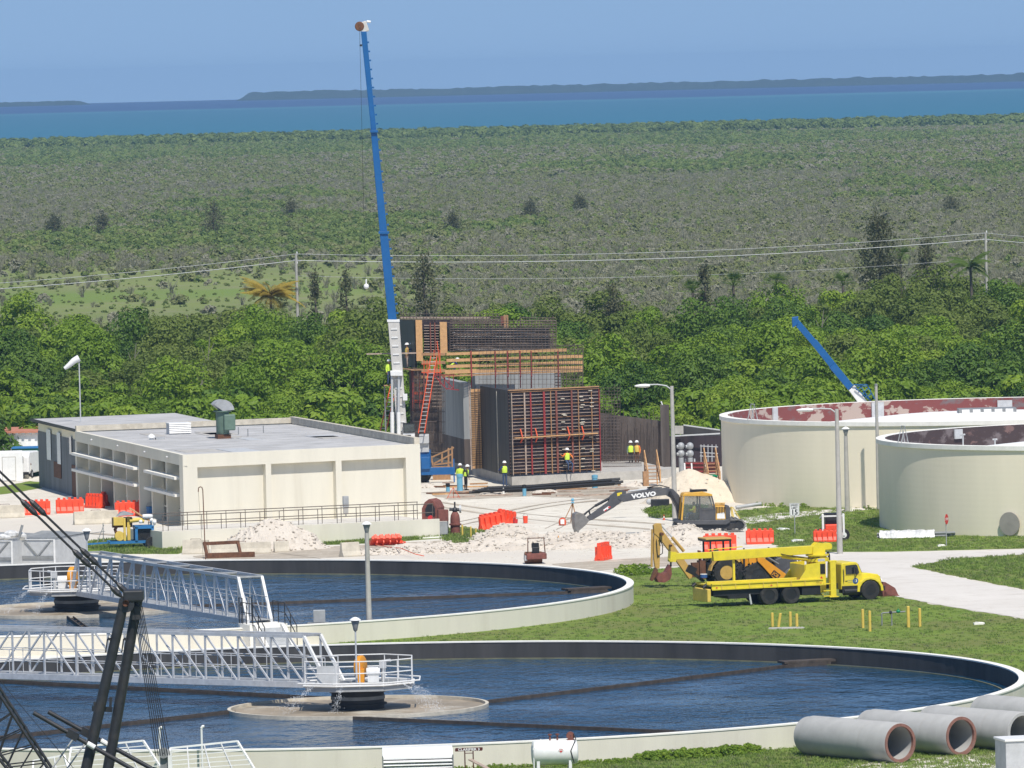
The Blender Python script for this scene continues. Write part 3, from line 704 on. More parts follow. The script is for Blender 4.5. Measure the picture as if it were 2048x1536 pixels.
def truss_bridge(label, c, ang, length, w, flip_at, panels, name='walkway_bridge', start=1.1, zb=1.28, zt=3.45):
 """local x from the centre outwards along the bridge"""
 t = thing(name, label, 'bridge', (c.x, c.y, 0), ang)
 x0, x1 = start, start + length
 def pan(i): return x0 + 1.35 + (x1 - x0 - 2.7) * i / panels
 xs = [pan(i) for i in range(panels + 1)]
 for side in (-1, 1):
  y = side * w / 2
  mb = MB(); mb.beam((x0, y, zb), (x1, y, zb), 0.13, 0.26); mb.build('bottom_chord', 'galv', t)
  mb = MB(); mb.beam((xs[0], y, zt), (xs[-1], y, zt), 0.11, 0.14); mb.build('top_chord', 'galv', t)
  for i, x in enumerate(xs):
   mb = MB(); mb.beam((x, y, zb), (x, y, zt), 0.075, 0.075); mb.build('post', 'galv', t)
  for i in range(panels):
   mb = MB()
   if xs[i] < flip_at: mb.beam((xs[i], y, zb), (xs[i + 1], y, zt), 0.07, 0.07)
   else: mb.beam((xs[i], y, zt), (xs[i + 1], y, zb), 0.07, 0.07)
   mb.build('diagonal', 'galv', t)
  mb = MB(); mb.beam((x0 + 0.05, y, zb), (xs[0], y, zt), 0.14, 0.12); mb.build('end_post', 'white_paint', t)
  mb = MB(); mb.beam((x1 - 0.05, y, zb), (xs[-1], y, zt), 0.14, 0.12); mb.build('end_post', 'white_paint', t)
  yy = y - side * 0.12; mb = MB()
  for z in (zb + 0.15 + 0.55, zb + 0.15 + 1.07): mb.tube([(x0 + 0.3, yy, z), (x1 - 0.3, yy, z)], 0.022, 6)
  n = int(length / 2.0)
  for i in range(n + 1):
   x = x0 + 0.3 + (length - 0.6) * i / n; mb.tube([(x, yy, zb + 0.1), (x, yy, zb + 1.22)], 0.02, 5)
  mb.build('handrail', 'galv', t)
 for x in xs[::2]:
  mb = MB(); mb.beam((x, -w / 2, zt + 0.02), (x, w / 2, zt + 0.02), 0.10, 0.08); mb.build('top_strut', 'galv_dull', t)
 for i in range(0, panels - 1, 2):
  mb = MB(); mb.beam((xs[i], -w / 2, zt - 0.03), (xs[i + 2 if i + 2 <= panels else panels], w / 2, zt - 0.03), 0.05, 0.05); mb.build('top_brace', 'galv_dull', t)
 mb = MB(); nn = int(length / 0.9)
 for i in range(nn):
  a = x0 + length * i / nn; mb.box(a + 0.012, a + length / nn - 0.012, -w / 2 + 0.08, w / 2 - 0.08, zb + 0.06, zb + 0.10)
 mb.build('deck_grating', 'galv_dull', t)
 return t
def drive_platform(label, c, ang, spr):
 t = thing('drive_platform', label, 'platform', (c.x, c.y, 0), ang)
 mb = MB(); mb.lathe([(1.18, -0.3), (1.18, 0.42), (1.30, 0.42), (1.30, 0.48), (1.18, 0.48), (1.18, 0.98), (1.28, 0.98), (1.28, 1.06), (1.10, 1.06), (0.3, 1.08)], 40)
 mb.build('influent_drum', 'black', t, smooth=True)
 mb = MB(); mb.lathe([(1.205, 0.66), (1.215, 0.68), (1.215, 0.80), (1.205, 0.82)], 40); mb.build('drum_band', 'mid_grey', t)
 poly = [(-2.3, -1.35), (-0.9, -2.15), (1.2, -2.15), (2.45, -0.9), (2.45, 0.9), (1.2, 2.15), (-0.9, 2.15), (-2.3, 1.35)]
 mb = MB(); mb.prism(poly, 1.14, 1.40); mb.build('deck', 'galv_dull', t)
 for k in range(7): mb = MB(); mb.box(-1.9 + k * 0.55, -1.4 + k * 0.55, -1.3, 1.3, 1.405, 1.425); mb.build('deck_grating', 'mid_grey', t)
 mb = MB(); mb.tube([(x * 1.03, y * 1.03, 1.40) for x, y in poly + poly[:1]], 0.04, 6); mb.build('toe_ring', 'white_paint', t)
 mb = MB()
 P = [Vector((x, y, 0)) for x, y in poly]
 loop = P[1:] + [P[0]]
 for z in (1.95, 2.48):
  mb.tube([p + Vector((0, 0, z)) for p in ([P[7]] + [P[6], P[5], P[4], P[3], P[2], P[1], P[0]])], 0.026, 6)
 for i in range(1, 8):
  a, b = P[i], P[(i + 1) % 8] if i < 7 else P[7]
  mb.tube([a + Vector((0, 0, 1.3)), a + Vector((0, 0, 2.5))], 0.024, 6)
  if i < 7:
   q = a.lerp(b, 0.5); mb.tube([q + Vector((0, 0, 1.3)), q + Vector((0, 0, 2.5))], 0.022, 6)
 mb.tube([P[0] + Vector((0, 0, 1.3)), P[0] + Vector((0, 0, 2.5))], 0.024, 6)
 mb.build('railing', 'white_paint', t)
 mb = MB(); mb.tube([p * 1.14 + Vector((0, 0, 1.52)) for p in ([P[7], P[6], P[5], P[4], P[3], P[2], P[1], P[0]])], 0.035, 6); mb.build('spray_pipe', 'white_paint', t)
 mb = MB(); M = Matrix.Translation((0.15, 0.1, 2.05)) @ Matrix.Rotation(math.pi / 2, 4, 'Y') @ Matrix.Rotation(0.35, 4, 'X')
 mb.lathe([(0.02, -0.14), (0.50, -0.14), (0.55, -0.08), (0.55, 0.10), (0.50, 0.14), (0.02, 0.14)], 24, (0, 0, 0), M)
 mb.box(-0.02, 0.32, -0.45, 0.65, 1.40, 2.0); mb.build('chain_guard', 'jcb_orange', t, smooth=True)
 mb = MB(); mb.lathe([(0.02, -0.3), (0.19, -0.3), (0.22, -0.2), (0.22, 0.2), (0.17, 0.3), (0.02, 0.3)], 14, (0.72, -0.25, 1.86), Matrix.Rotation(math.pi / 2, 4, 'Y'))
 mb.cbox((0.72, -0.25, 1.56), 0.5, 0.4, 0.28); mb.build('motor', 'white_paint', t, smooth=True)
 mb = MB(); mb.cbox((1.15, 0.1, 2.18), 0.32, 0.3, 0.34); mb.tube([(1.15, 0.1, 2.3), (1.5, -0.1, 2.36)], 0.07, 8); mb.tube([(1.15, 0.1, 1.4), (1.15, 0.1, 2.1)], 0.08, 8)
 mb.build('gearbox', 'light_grey', t)
 mb = MB(); mb.cbox((-1.3, -1.2, 1.82), 0.95, 0.10, 0.86); mb.cbox((-1.3, -1.12, 1.45), 0.9, 0.3, 0.1); mb.build('control_panel', 'light_grey', t)
 for k, (o, d) in enumerate(spr): spray(t, o, d, seed=k + int(abs(c.x)))
 return t
A3 = math.atan2(0.57, -0.82); A2 = math.atan2(-0.933, 0.361)
truss_bridge('long galvanised truss walkway over the nearest clarifier', C3, A3, 28.6, 1.25, 16.0, 14)
truss_bridge('galvanised truss walkway running to the farther clarifier centre', C2, A2, 28.6, 1.25, 14.5, 14)
def loc_dir(ang, v): # world direction -> local
 return Matrix.Rotation(-ang, 3, 'Z') @ Vector(v)
def loc_pt(ang, v): return Matrix.Rotation(-ang, 3, 'Z') @ Vector(v)
drive_platform('railed drive platform with orange guard at nearest clarifier centre', C3, 0.0, [((1.95, -1.75, 1.5), (0.8, -0.35, -0.45)), ((-1.7, -1.75, 1.5), (-0.85, -0.3, -0.4)), ((-0.6, -2.2, 1.5), (-0.3, -0.5, -0.8)), ((2.2, -1.2, 1.5), (1, -0.2, -0.5))])
drive_platform('railed drive platform with ochre guard at farther clarifier centre', C2, math.pi, [((2.3, 1.0, 1.5), (0.85, 0.3, -0.45)), ((1.3, 2.2, 1.5), (0.55, 0.6, -0.6))])
st = C2 + Vector((math.cos(A2), math.sin(A2), 0)) * (CR + 0.2)
t = thing('access_stairs', 'pale concrete stairs with black rails up to truss walkway', 'stairs', (st.x, st.y, 0), A2)
mb = MB(); mb.box(-0.9, 0.9, -1.0, 1.0, 0.0, 1.22); mb.build('landing', 'rim_white', t)
for i in range(6):
 mb = MB(); mb.box(0.9 + i * 0.3, 1.22 + i * 0.3, -0.6, 0.6, 0.0, 1.05 - i * 0.18); mb.build('step', 'light_grey', t)
for s in (-1, 1):
 mb = MB(); mb.side([(0.9, 0), (2.75, 0), (2.75, 0.15), (1.1, 1.22), (0.9, 1.22)], s * 0.61, s * 0.80); mb.build('stringer_wall', 'rim_white', t)
 mb = MB()
 y = s * 0.85
 for z in (0.55, 1.05): mb.tube([(-0.8, y, 1.22 + z), (0.95, y, 1.22 + z), (2.7, y, 0.15 + z)], 0.025, 6)
 for x, z in ((-0.8, 1.22), (0.0, 1.22), (0.95, 1.22), (1.8, 0.7), (2.7, 0.15)): mb.tube([(x, y, z - 0.05), (x, y, z + 1.07)], 0.025, 6)
 mb.build('handrail', 'dark_steel', t)
mb = MB()
for y in (-0.95, -0.45): mb.tube([(-0.8, y, 1.2), (-0.8, y, 2.5), (-0.3, y, 2.5), (-0.3, y, 1.2)], 0.03, 6)
mb.build('gate', 'dark_steel', t)
t2 = thing('electrical_cabinet', 'grey electrical cabinet beside the clarifier access stairs', 'cabinet', G(640, 1284));
mb = MB(); mb.box(-0.3, 0.3, -0.2, 0.2, 1.0, 1.62); mb.build('box', 'galv_dull', t2, bevel=0.02)
mb = MB(); mb.box(-0.6, 0.45, -0.25, 0.25, 0.93, 0.996); mb.box(-0.3, -0.22, -0.1, 0.1, 0, 0.93); mb.box(0.22, 0.3, -0.1, 0.1, 0, 0.93); mb.build('stand', 'mid_grey', t2)
t2 = thing('waste_bin', 'yellow upright bin by the clarifier stairs', 'bin', G(508, 1292))
mb = MB(); mb.lathe([(0.20, 0.0), (0.27, 0.02), (0.29, 0.75), (0.24, 0.82), (0.02, 0.84)], 4, (0, 0, 0), Matrix.Rotation(0.5, 4, 'Z')); mb.build('bin_body', 'yellow_paint', t2)
mb = MB(); mb.lathe([(0.30, 0.74), (0.31, 0.77), (0.30, 0.80)], 4, (0, 0, 0), Matrix.Rotation(0.5, 4, 'Z')); mb.build('bin_lid_band', 'yellow_paint', t2)
for px, py, lab in ((404, 1503, 'thin white standpipe with elbow on near basin rim'), (320, 1505, 'thin white standpipe behind the crane cables')):
 p = G(px, py, 1.0); t2 = thing('standpipe', lab, 'pipe', (p.x, p.y, 0))
 h = 0.95; mb = MB(); mb.tube([(0, 0, 0), (0, 0, 1.0 + h)], 0.045, 8); mb.build('riser', 'white_paint', t2)
 mb = MB(); mb.tube([(0, 0, 1.0 + h), (0.05, 0, 1.08 + h), (0.12, 0, 1.08 + h)], 0.06, 8); mb.build('elbow', 'white_paint', t2)
lp = G(347, 1283, 0.55)
# ================================================================ beige control building
BZ = 4.68
BA, BB, BC, BD = Vector((-21.06, 505.07, 0)), Vector((-6.03, 512.1, 0)), Vector((-15.05, 548.64, 0)), Vector((-29.99, 543.81, 0))
bld = thing('control_building', 'beige flat-roofed control building with recessed wall panels', 'building', BA)
def wall_slab(mb, a, b, z0, z1, th, inset=0.0):
 """box along a-b whose outer face lies on the line, inset by inset, th thick towards the inside"""
 a = Vector(a); b = Vector(b); d = (b - a).normalized(); n = Vector((-d.y, d.x, 0))
 q = [a + n * inset, b + n * inset, b + n * (inset + th), a + n * (inset + th)]
 vs = [(p.x - BA.x, p.y - BA.y, z) for z in (z0, z1) for p in q]
 mb.add(vs, [(3, 2, 1, 0), (4, 5, 6, 7), (0, 1, 5, 4), (1, 2, 6, 5), (2, 3, 7, 6), (3, 0, 4, 7)])
def on(a, b, t): return a.lerp(b, t)
LF = (BB - BA).length
fr = [0.060, 0.345, 0.368, 0.640, 0.665, 0.938]
mb = MB()
wall_slab(mb, BA, BB, 3.85, BZ, 0.6)                          # fascia
for a, b in ((0, fr[0]), (fr[1], fr[2]), (fr[3], fr[4]), (fr[5], 1.0)): wall_slab(mb, on(BA, BB, a), on(BA, BB, b), 0.0, 3.852, 0.6, 0.0)
mb.build('wall', 'cream', bld)
for i in range(3):
 mb = MB(); wall_slab(mb, on(BA, BB, fr[2 * i] - 0.003), on(BA, BB, fr[2 * i + 1] + 0.003), 0.0, 3.86, 0.2, 0.46); mb.build('recessed_panel', 'cream', bld)
LW = (BD - BA).length
mb = MB(); wall_slab(mb, BD, BA, 3.98, BZ - 0.002, 0.3, 0.0); mb.build('fascia', 'cream', bld)
mb = MB(); wall_slab(mb, BD, BA + (BD - BA).normalized() * 0.75, 0.0, 3.99, 0.25, 1.05); mb.build('back_wall', 'cream', bld)
px_f = [150, 180, 204, 229, 255, 280, 306, 335, 362]           # fins along the left wall, read across the photo
def t_of(px):
 lo, hi = 0.0, 1.0
 for _ in range(40):
  md = (lo + hi) / 2; q = BA.lerp(BD, md) ; d = q - CPOS
  x = 1024 + CAM_F * (d.dot(RT)) / d.dot(FW)
  if x > px: lo = md
  else: hi = md
 return lo
ts = [t_of(x) for x in px_f]
dv = (BD - BA).normalized()
for i, x in enumerate(px_f):
 c = BA + dv * (ts[i] * LW); w = 0.30 if i not in (5, 6) else 0.35
 if i == len(px_f) - 1: continue
 mb = MB(); wall_slab(mb, c + dv * w, c, 0.0, 3.985, 1.04, 0.02); mb.build('fin', 'cream', bld)
def shelf(pa, pb, z):
 a = BA + dv * (t_of(pb) * LW); b = BA + dv * (t_of(pa) * LW)
 mb = MB(); wall_slab(mb, b, a, z, z + 0.17, 0.62, -0.32); mb.build('sun_shelf', 'rim_white', bld)
shelf(149, 279, 3.05); shelf(149, 279, 1.95); shelf(299, 361, 3.05); shelf(299, 361, 1.95)
a = BA + dv * (t_of(306) * LW); b = BA + dv * (t_of(281) * LW)
mb = MB(); wall_slab(mb, b, a, 0.0, 3.98, 0.3, 0.75); mb.build('blank_bay', 'cream', bld)
a = BA + dv * (t_of(227) * LW); b = BA + dv * (t_of(198) * LW)
mb = MB(); wall_slab(mb, b, a, 0.0, 2.1, 0.06, 0.97); mb.build('door', 'rust', bld)
mb = MB(); wall_slab(mb, b - dv * 1.2, a - dv * 0.2, 0.0, 2.05, 0.05, 0.91); mb.build('doorway', 'black', bld)
for i in (0, 1, 3, 4, 6, 7):
 a = BA + dv * (ts[i + 1] * LW); b = BA + dv * (ts[i] * LW)
 mb = MB(); wall_slab(mb, b, a, 0.85, 0.95, 0.3, 0.75); mb.build('sill', 'cream', bld)
mb = MB(); wall_slab(mb, BB, BC, 0.0, BZ - 0.004, 0.3); wall_slab(mb, BC, BD, 0.0, BZ - 0.004, 0.3); mb.build('rear_wall', 'cream', bld)
mb = MB()
for t_ in (0.13, 0.33, 0.58, 0.83):
 c = BA + dv * (t_ * LW); n = Vector((-dv.y, dv.x, 0)) ; p = c - BA
 mb.tube([(p.x + n.x * -0.1, p.y + n.y * -0.1, 4.35), (p.x + n.x * 0.12, p.y + n.y * 0.12, 4.33)], 0.07, 8)
mb.build('drain_spout', 'light_grey', bld)
ins = 0.35
ctr = (BA + BB + BC + BD) / 4
rq = [p + (ctr - p) * 0.02 for p in (BA, BB, BC, BD)]
mb = MB(); mb.add([(p.x - BA.x, p.y - BA.y, BZ - 0.08) for p in rq], [(0, 1, 2, 3)])
rf = mb.build('roof', 'roof', bld)
for k in range(11):                                            # laps between the roofing sheets
 a = rq[0].lerp(rq[3], (k + 0.5) / 11); b = rq[1].lerp(rq[2], (k + 0.5) / 11)
 mb = MB(); mb.beam((a.x - BA.x, a.y - BA.y, BZ - 0.07), (b.x - BA.x, b.y - BA.y, BZ - 0.07), 0.10, 0.02); mb.build('roof_lap', 'roof', rf)
rq_ = random.Random(12)
for k in range(9):                                             # patched squares of newer roofing felt
 f, g_ = rq_.uniform(0.12, 0.85), rq_.uniform(0.1, 0.85); c = rq[0].lerp(rq[3], g_).lerp(rq[1].lerp(rq[2], g_), f); w_, h_ = rq_.uniform(0.8, 2.6), rq_.uniform(1.5, 5.0)
 mb = MB(); mb.cbox((c.x - BA.x, c.y - BA.y, BZ - 0.066), w_, h_, 0.02, R(15)); mb.build('roof_patch', rq_.choice(['concrete', 'light_grey', 'light_grey']), rf)
mb = MB(); wall_slab(mb, BB, BC, BZ - 0.002, BZ + 0.42, 0.35, 0.02); mb.build('parapet', 'old_concrete', bld)
mb = MB(); wall_slab(mb, BC, BD, BZ - 0.002, BZ + 0.36, 0.35, 0.02); mb.build('parapet', 'old_concrete', bld)
u = (BB - BA).normalized()
def on_roof(px, py): return G(px, py, BZ - 0.08)
p = on_roof(446, 877)
t = thing('roof_exhaust_fan', 'green roof exhaust fan with grey curved hood', 'roof vent', p, R(15))
mb = MB(); mb.box(-0.45, 0.45, -0.45, 0.45, 0, 0.28); mb.build('curb', 'rust', t)
mb = MB(); mb.lathe([(0.40, 0.28), (0.44, 0.34), (0.44, 1.75), (0.62, 1.80), (0.62, 1.86), (0.1, 1.86)], 20); mb.build('duct', 'unit_green', t, smooth=True)
mb = MB(); mb.box(-0.05, 0.72, -0.75, -0.35, 0.55, 1.62); mb.build('motor_box', 'unit_green', t, bevel=0.08)
mb = MB(); pts = []
for i in range(9):
 a = math.pi * 0.02 + i * math.pi * 0.78 / 8; pts.append((math.cos(a) * 0.74, math.sin(a) * 0.74))
poly = [(-0.05, 0.0)] + pts
mb.side([(x - 0.05, z + 1.86) for x, z in poly], -0.6, 0.6); mb.build('hood', 'galv_dull', t)
p = on_roof(357, 868)
t = thing('roof_louvre', 'white slatted ventilator box on the beige building roof', 'roof vent', p, R(14))
mb = MB(); mb.box(-0.72, 0.72, -0.55, 0.55, 0.0, 0.72); mb.build('box', 'light_grey', t)
for i in range(6):
 mb = MB(); mb.cbox((0, -0.58, 0.1 + i * 0.12), 1.5, 0.10, 0.07, rx=-0.5); mb.build('slat', 'white_paint', t)
mb = MB(); mb.box(-0.76, 0.76, -0.62, 0.6, 0.72, 0.78); mb.build('cap', 'white_paint', t)
p = on_roof(303, 880)
t = thing('roof_turbine', 'small white round vent beside roof ventilator', 'roof vent', p)
mb = MB(); mb.lathe([(0.14, 0), (0.14, 0.12), (0.26, 0.16), (0.22, 0.30), (0.05, 0.42)], 12); mb.build('cap', 'white_paint', t, smooth=True)
mb = MB(); mb.cbox((0.55, 0.1, 0.08), 0.6, 0.4, 0.14, 0.3); mb.build('base_plate', 'galv_dull', t)
for px, py in ((477, 869), (496, 873), (527, 866)):
 p = on_roof(px, py); t = MB().tube([(0, 0, 0), (0, 0, 0.5)], 0.03, 6).build('roof_pipe', 'mid_grey', loc=p)
 tag(t, 'thin grey vent pipe standing on the beige building roof', 'pipe', 'vent pipes on the beige roof')
p = AY(508, 845, 562)
t = thing('yellow_dish', 'yellow shallow cover showing above roof parapet', 'cover', (p.x, p.y, 0))
mb = MB(); mb.tube([(0, 0, 0), (0, 0, p.z - 0.1)], 0.10, 8); mb.build('post', 'mid_grey', t)
mb = MB(); mb.lathe([(0.02, 0.22), (0.4, 0.20), (0.68, 0.08), (0.72, 0.0), (0.6, -0.06), (0.02, -0.08)], 20, (0, 0, p.z)); mb.build('dish', 'yellow_paint', t, smooth=True)
SZ = 4.76
s0 = BD + (BC - BD).normalized() * 0.4 + dv * 0.3
SA, SB, SC, SD = [Vector((q.x, q.y, 0)) for q in (G(150, 859, SZ), G(62, 838, SZ), G(350, 826, SZ), G(430, 842, SZ))]
shed = thing('metal_shed', 'grey corrugated metal shed behind the beige building', 'shed', SA)
def off(p): return (p.x - SA.x, p.y - SA.y)
W0 = SA + (SC - SA) * 0.0
def slab2(mb, a, b, z0, z1, th, org):
 d = (b - a).normalized(); n = Vector((-d.y, d.x, 0)); q = [a, b, b + n * th, a + n * th]
 vs = [(p.x - org.x, p.y - org.y, z) for z in (z0, z1) for p in q]
 mb.add(vs, [(3, 2, 1, 0), (4, 5, 6, 7), (0, 1, 5, 4), (1, 2, 6, 5), (2, 3, 7, 6), (3, 0, 4, 7)])
iv = (SB - SA).normalized()
S1 = SA + iv * 0.6 + Vector((0.35, 0.1, 0)); S2 = SB - iv * 0.9 + Vector((0.35, 0.1, 0))
mb = MB(); slab2(mb, S2, S1, 0.0, SZ - 0.8, 0.12, SA); mb.build('wall', 'shed_metal', shed)
mb = MB(); slab2(mb, S2, S1, SZ - 0.8, SZ - 0.12, 0.10, SA); mb.build('upper_band', 'cream_tank', shed)
Ls = (S2 - S1).length; nr = 44
for k in range(nr):                                            # corrugation ribs
 c = S1.lerp(S2, (k + 0.5) / nr); mb = MB()
 slab2(mb, c + iv * 0.10, c - iv * 0.10, 0.0, SZ - 0.8, 0.05, SA)
 o = mb.build('rib', 'shed_metal', shed); o.location = Vector((-0.05, 0, 0))
def shed_panel(name, ta, tb, z0, z1, m, pr=0.07):
 a = S1.lerp(S2, ta); b = S1.lerp(S2, tb); mb = MB(); slab2(mb, b, a, z0, z1, 0.02, SA)
 n = Vector((iv.y, -iv.x, 0)); o = mb.build(name, m, shed); o.location = Vector((-0.975, -0.22, 0)) * pr
 return o
shed_panel('window', 0.66, 0.76, 2.1, 4.25, 'white_paint', 0.12); shed_panel('window', 0.42, 0.50, 2.0, 4.2, 'white_paint', 0.12)
shed_panel('window', 0.15, 0.20, 2.9, 4.1, 'glass', 0.12)
shed_panel('patch', 0.42, 0.60, 1.0, 2.1, 'rust', 0.11); shed_panel('door', 0.05, 0.16, 0.0, 2.2, 'rust', 0.11)
mb = MB(); q = [SA, SB, SC + Vector((0, 0, 0)), SD]
mb.add([(p.x - SA.x, p.y - SA.y, z) for z in (SZ - 0.12, SZ) for p in q], [(3, 2, 1, 0), (4, 5, 6, 7), (0, 1, 5, 4), (1, 2, 6, 5), (2, 3, 7, 6), (3, 0, 4, 7)])
mb.build('roof', 'roof', shed)
mb = MB(); mb.beam((0, 0, SZ - 0.06), (SB.x - SA.x, SB.y - SA.y, SZ - 0.06), 0.08, 0.20); mb.build('eave', 'black', shed)
p = AY(161, 832, 556)
t = thing('windsock', 'white windsock on a thin pole above the shed roof', 'windsock', (p.x, p.y, 0))
zt = AY(158, 722, p.y).z
mb = MB(); mb.tube([(0, 0, 0), (0, 0, zt)], 0.045, 8); mb.build('pole', 'light_grey', t)
e0 = AY(158, 716, p.y) - Vector((p.x, p.y, 0)); e1 = AY(129, 737, p.y) - Vector((p.x, p.y, 0))
mb = MB(); mb.tube([e0, e0.lerp(e1, 0.35) + Vector((0, -0.05, 0.06)), e0.lerp(e1, 0.7), e1], [0.24, 0.22, 0.17, 0.12], 12); mb.build('sock', 'flag_white', t, smooth=True)
RA, RB = G(325, 1100), G(880, 1074)
ramp = thing('entrance_ramp', 'cream retaining wall and ramp along the beige building front', 'ramp', RA)
d = (RB - RA).normalized(); n = Vector((-d.y, d.x, 0)); LR = (RB - RA).length; M = Matrix(((d.x, n.x, 0, 0), (d.y, n.y, 0, 0), (0, 0, 1, 0), (0, 0, 0, 1)))
mb = MB(); mb.box(0, LR, 0, 0.22, 0, 1.12, M); mb.box(0, 0.22, 0.22, 3.4, 0, 1.118, M); mb.build('retaining_wall', 'cream', ramp)
mb = MB(); mb.box(0.22, LR, 0.22, 7.5, 0.0, 0.98, M); mb.build('deck', 'slab', ramp)
mb = MB(); mb.box(LR - 1.7, LR + 0.4, -0.9, -0.25, 0.0, 0.06, M); mb.build('kerb_block', 'rim_white', ramp)
rail = thing('railing', 'thin brown two-rail railing along the ramp edge', 'railing', RA)
def pt(x, y, z): return M @ Vector((x, y, z))
for y, zz in ((0.25, 1.0), (3.0, 1.0)):
 n_ = 15
 for z in (0.52, 1.05):
  mb = MB(); mb.tube([pt(0.1, y, zz + z), pt(LR - 0.3, y, zz + z)], 0.026, 6); mb.build('rail', 'rail_brown', rail)
 for k in range(n_):
  x = 0.15 + (LR - 0.5) * k / (n_ - 1); mb = MB(); mb.tube([pt(x, y, zz - 0.1), pt(x, y, zz + 1.06)], 0.022, 6); mb.build('post', 'rail_brown', rail)
p = G(692, 1032, 0.98)
t = thing('utility_box', 'grey wall box on a post behind the ramp railing', 'utility box', p, R(20))
mb = MB(); mb.box(-0.18, 0.18, -0.1, 0.1, 0.55, 1.25); mb.build('box', 'galv_dull', t, bevel=0.02)
mb = MB(); mb.box(-0.15, 0.15, -0.05, 0.05, 0.15, 0.5); mb.build('meter', 'concrete', t); mb = MB(); mb.tube([(0, 0, 0), (0, 0, 0.55)], 0.04, 6); mb.build('post', 'mid_grey', t)
# ================================================================ storage tanks
def store_tank(c, r, h, label, inner, wallmat='cream_tank', dome=None, wt=0.55):
 t = thing('storage_tank', label, 'tank', (c[0], c[1], 0))
 mb = MB(); prof = [(r - 0.12, -0.2)]
 nb = int(h / 0.33)
 for i in range(nb):
  z0 = i * h / nb; z1 = (i + 1) * h / nb; prof += [(r - 0.1110, z0 + 0.015), (r - 0.1095, z0 + 0.12), (r - 0.1095, z1 - 0.12), (r - 0.1110, z1 - 0.015)]
 mb.lathe(prof, 200); mb.build('wall', wallmat, t, smooth=True)
 mb = MB(); mb.lathe([(r - 0.12, h - 0.30), (r, h - 0.26), (r, h), (r - wt, h), (r - wt, h - 0.3)], 200, close=True); mb.build('rim', 'rim_white', t, smooth=True)
 mb = MB(); mb.lathe([(r - wt - 0.002, h - 0.02), (r - wt - 0.002, h - 2.2)], 200); mb.build('inner_wall', inner, t, smooth=True)
 mb = MB(); mb.lathe([(r - wt - 0.05, h - 1.75), (r * 0.72, h - 0.95), (r * 0.35, h - 0.35), (0.3, h - 0.15), (0.01, h - 0.15)], 160); mb.build('dome_roof', 'flag_white', t, smooth=True)
 return t
def flake(name, red, pale, thr):
 m = bpy.data.materials.new(name); m.use_nodes = True; nt = m.node_tree; N = nt.nodes; L = nt.links; b = N['Principled BSDF']; b.inputs['Roughness'].default_value = 0.85
 tc = N.new('ShaderNodeTexCoord'); mp = N.new('ShaderNodeMapping'); mp.inputs['Scale'].default_value = (1, 1, 1.6); L.new(tc.outputs['Object'], mp.inputs[0])
 nz = N.new('ShaderNodeTexNoise'); nz.inputs['Scale'].default_value = 0.55; nz.inputs['Detail'].default_value = 10; nz.inputs['Roughness'].default_value = 0.62; L.new(mp.outputs[0], nz.inputs[0])
 r = N.new('ShaderNodeValToRGB'); e = r.color_ramp.elements; e[0].position = thr; e[0].color = (*red, 1); e[1].position = thr + 0.03; e[1].color = (*pale, 1)
 k = e.new(thr - 0.12); k.color = (*red, 1); k = e.new(thr - 0.2); k.color = (0.16, 0.13, 0.13, 1)
 L.new(nz.outputs[0], r.inputs[0]); L.new(r.outputs[0], b.inputs['Base Color']); MATS[name] = m
flake('flaking_red', (0.20, 0.055, 0.05), (0.42, 0.33, 0.28), 0.525)
flake('flaking_dark', (0.055, 0.035, 0.035), (0.17, 0.10, 0.09), 0.60)
T1, T1R, T1H = (31.27, 524.05), 17.65, 5.53
T2, T2R, T2H = (39.02, 488.44), 16.72, 5.42
tk1 = store_tank(T1, T1R, T1H, 'large round beige tank with flaking red inner wall', 'flaking_red')
tk2 = store_tank(T2, T2R, T2H, 'nearer round beige tank with dark inner wall and manway', 'flaking_dark')
mb = MB(); mb.box(-1.9, 1.9, -1.0, 1.0, T1H - 0.3, T1H + 0.05); mb.build('roof_hatch', 'mid_grey', tk1)
mb = MB()
for k in range(5): mb.box(-1.7 + k * 0.72, -1.2 + k * 0.72, -1.1, -1.02, T1H - 0.25, T1H + 0.02)
mb.build('hatch_grille', 'flag_white', tk1)
def inner_plate(tk, c, r, h, px, py, w, hh, m):
 p = None
 for k in range(400):
  Y = c[1] + r * k / 400; q = AY(px, py, Y);
  if (Vector((q.x, q.y)) - Vector(c)).length > r - 0.62: p = q; break
 if p is None: return
 a = math.atan2(p.y - c[1], p.x - c[0]); mb = MB(); M = Matrix.Rotation(a, 4, 'Z')
 mb.box(r - 0.70, r - 0.60, -w / 2, w / 2, p.z - hh / 2, p.z + hh / 2, M); mb.build('patch_plate', m, tk)
inner_plate(tk1, T1, T1R, T1H, 1549, 828, 0.55, 0.9, 'light_grey'); inner_plate(tk1, T1, T1R, T1H, 1755, 822, 0.9, 1.2, 'light_grey'); inner_plate(tk1, T1, T1R, T1H, 2010, 812, 1.0, 0.8, 'light_grey')
inner_plate(tk2, T2, T2R, T2H, 1916, 868, 0.7, 0.6, 'light_grey')
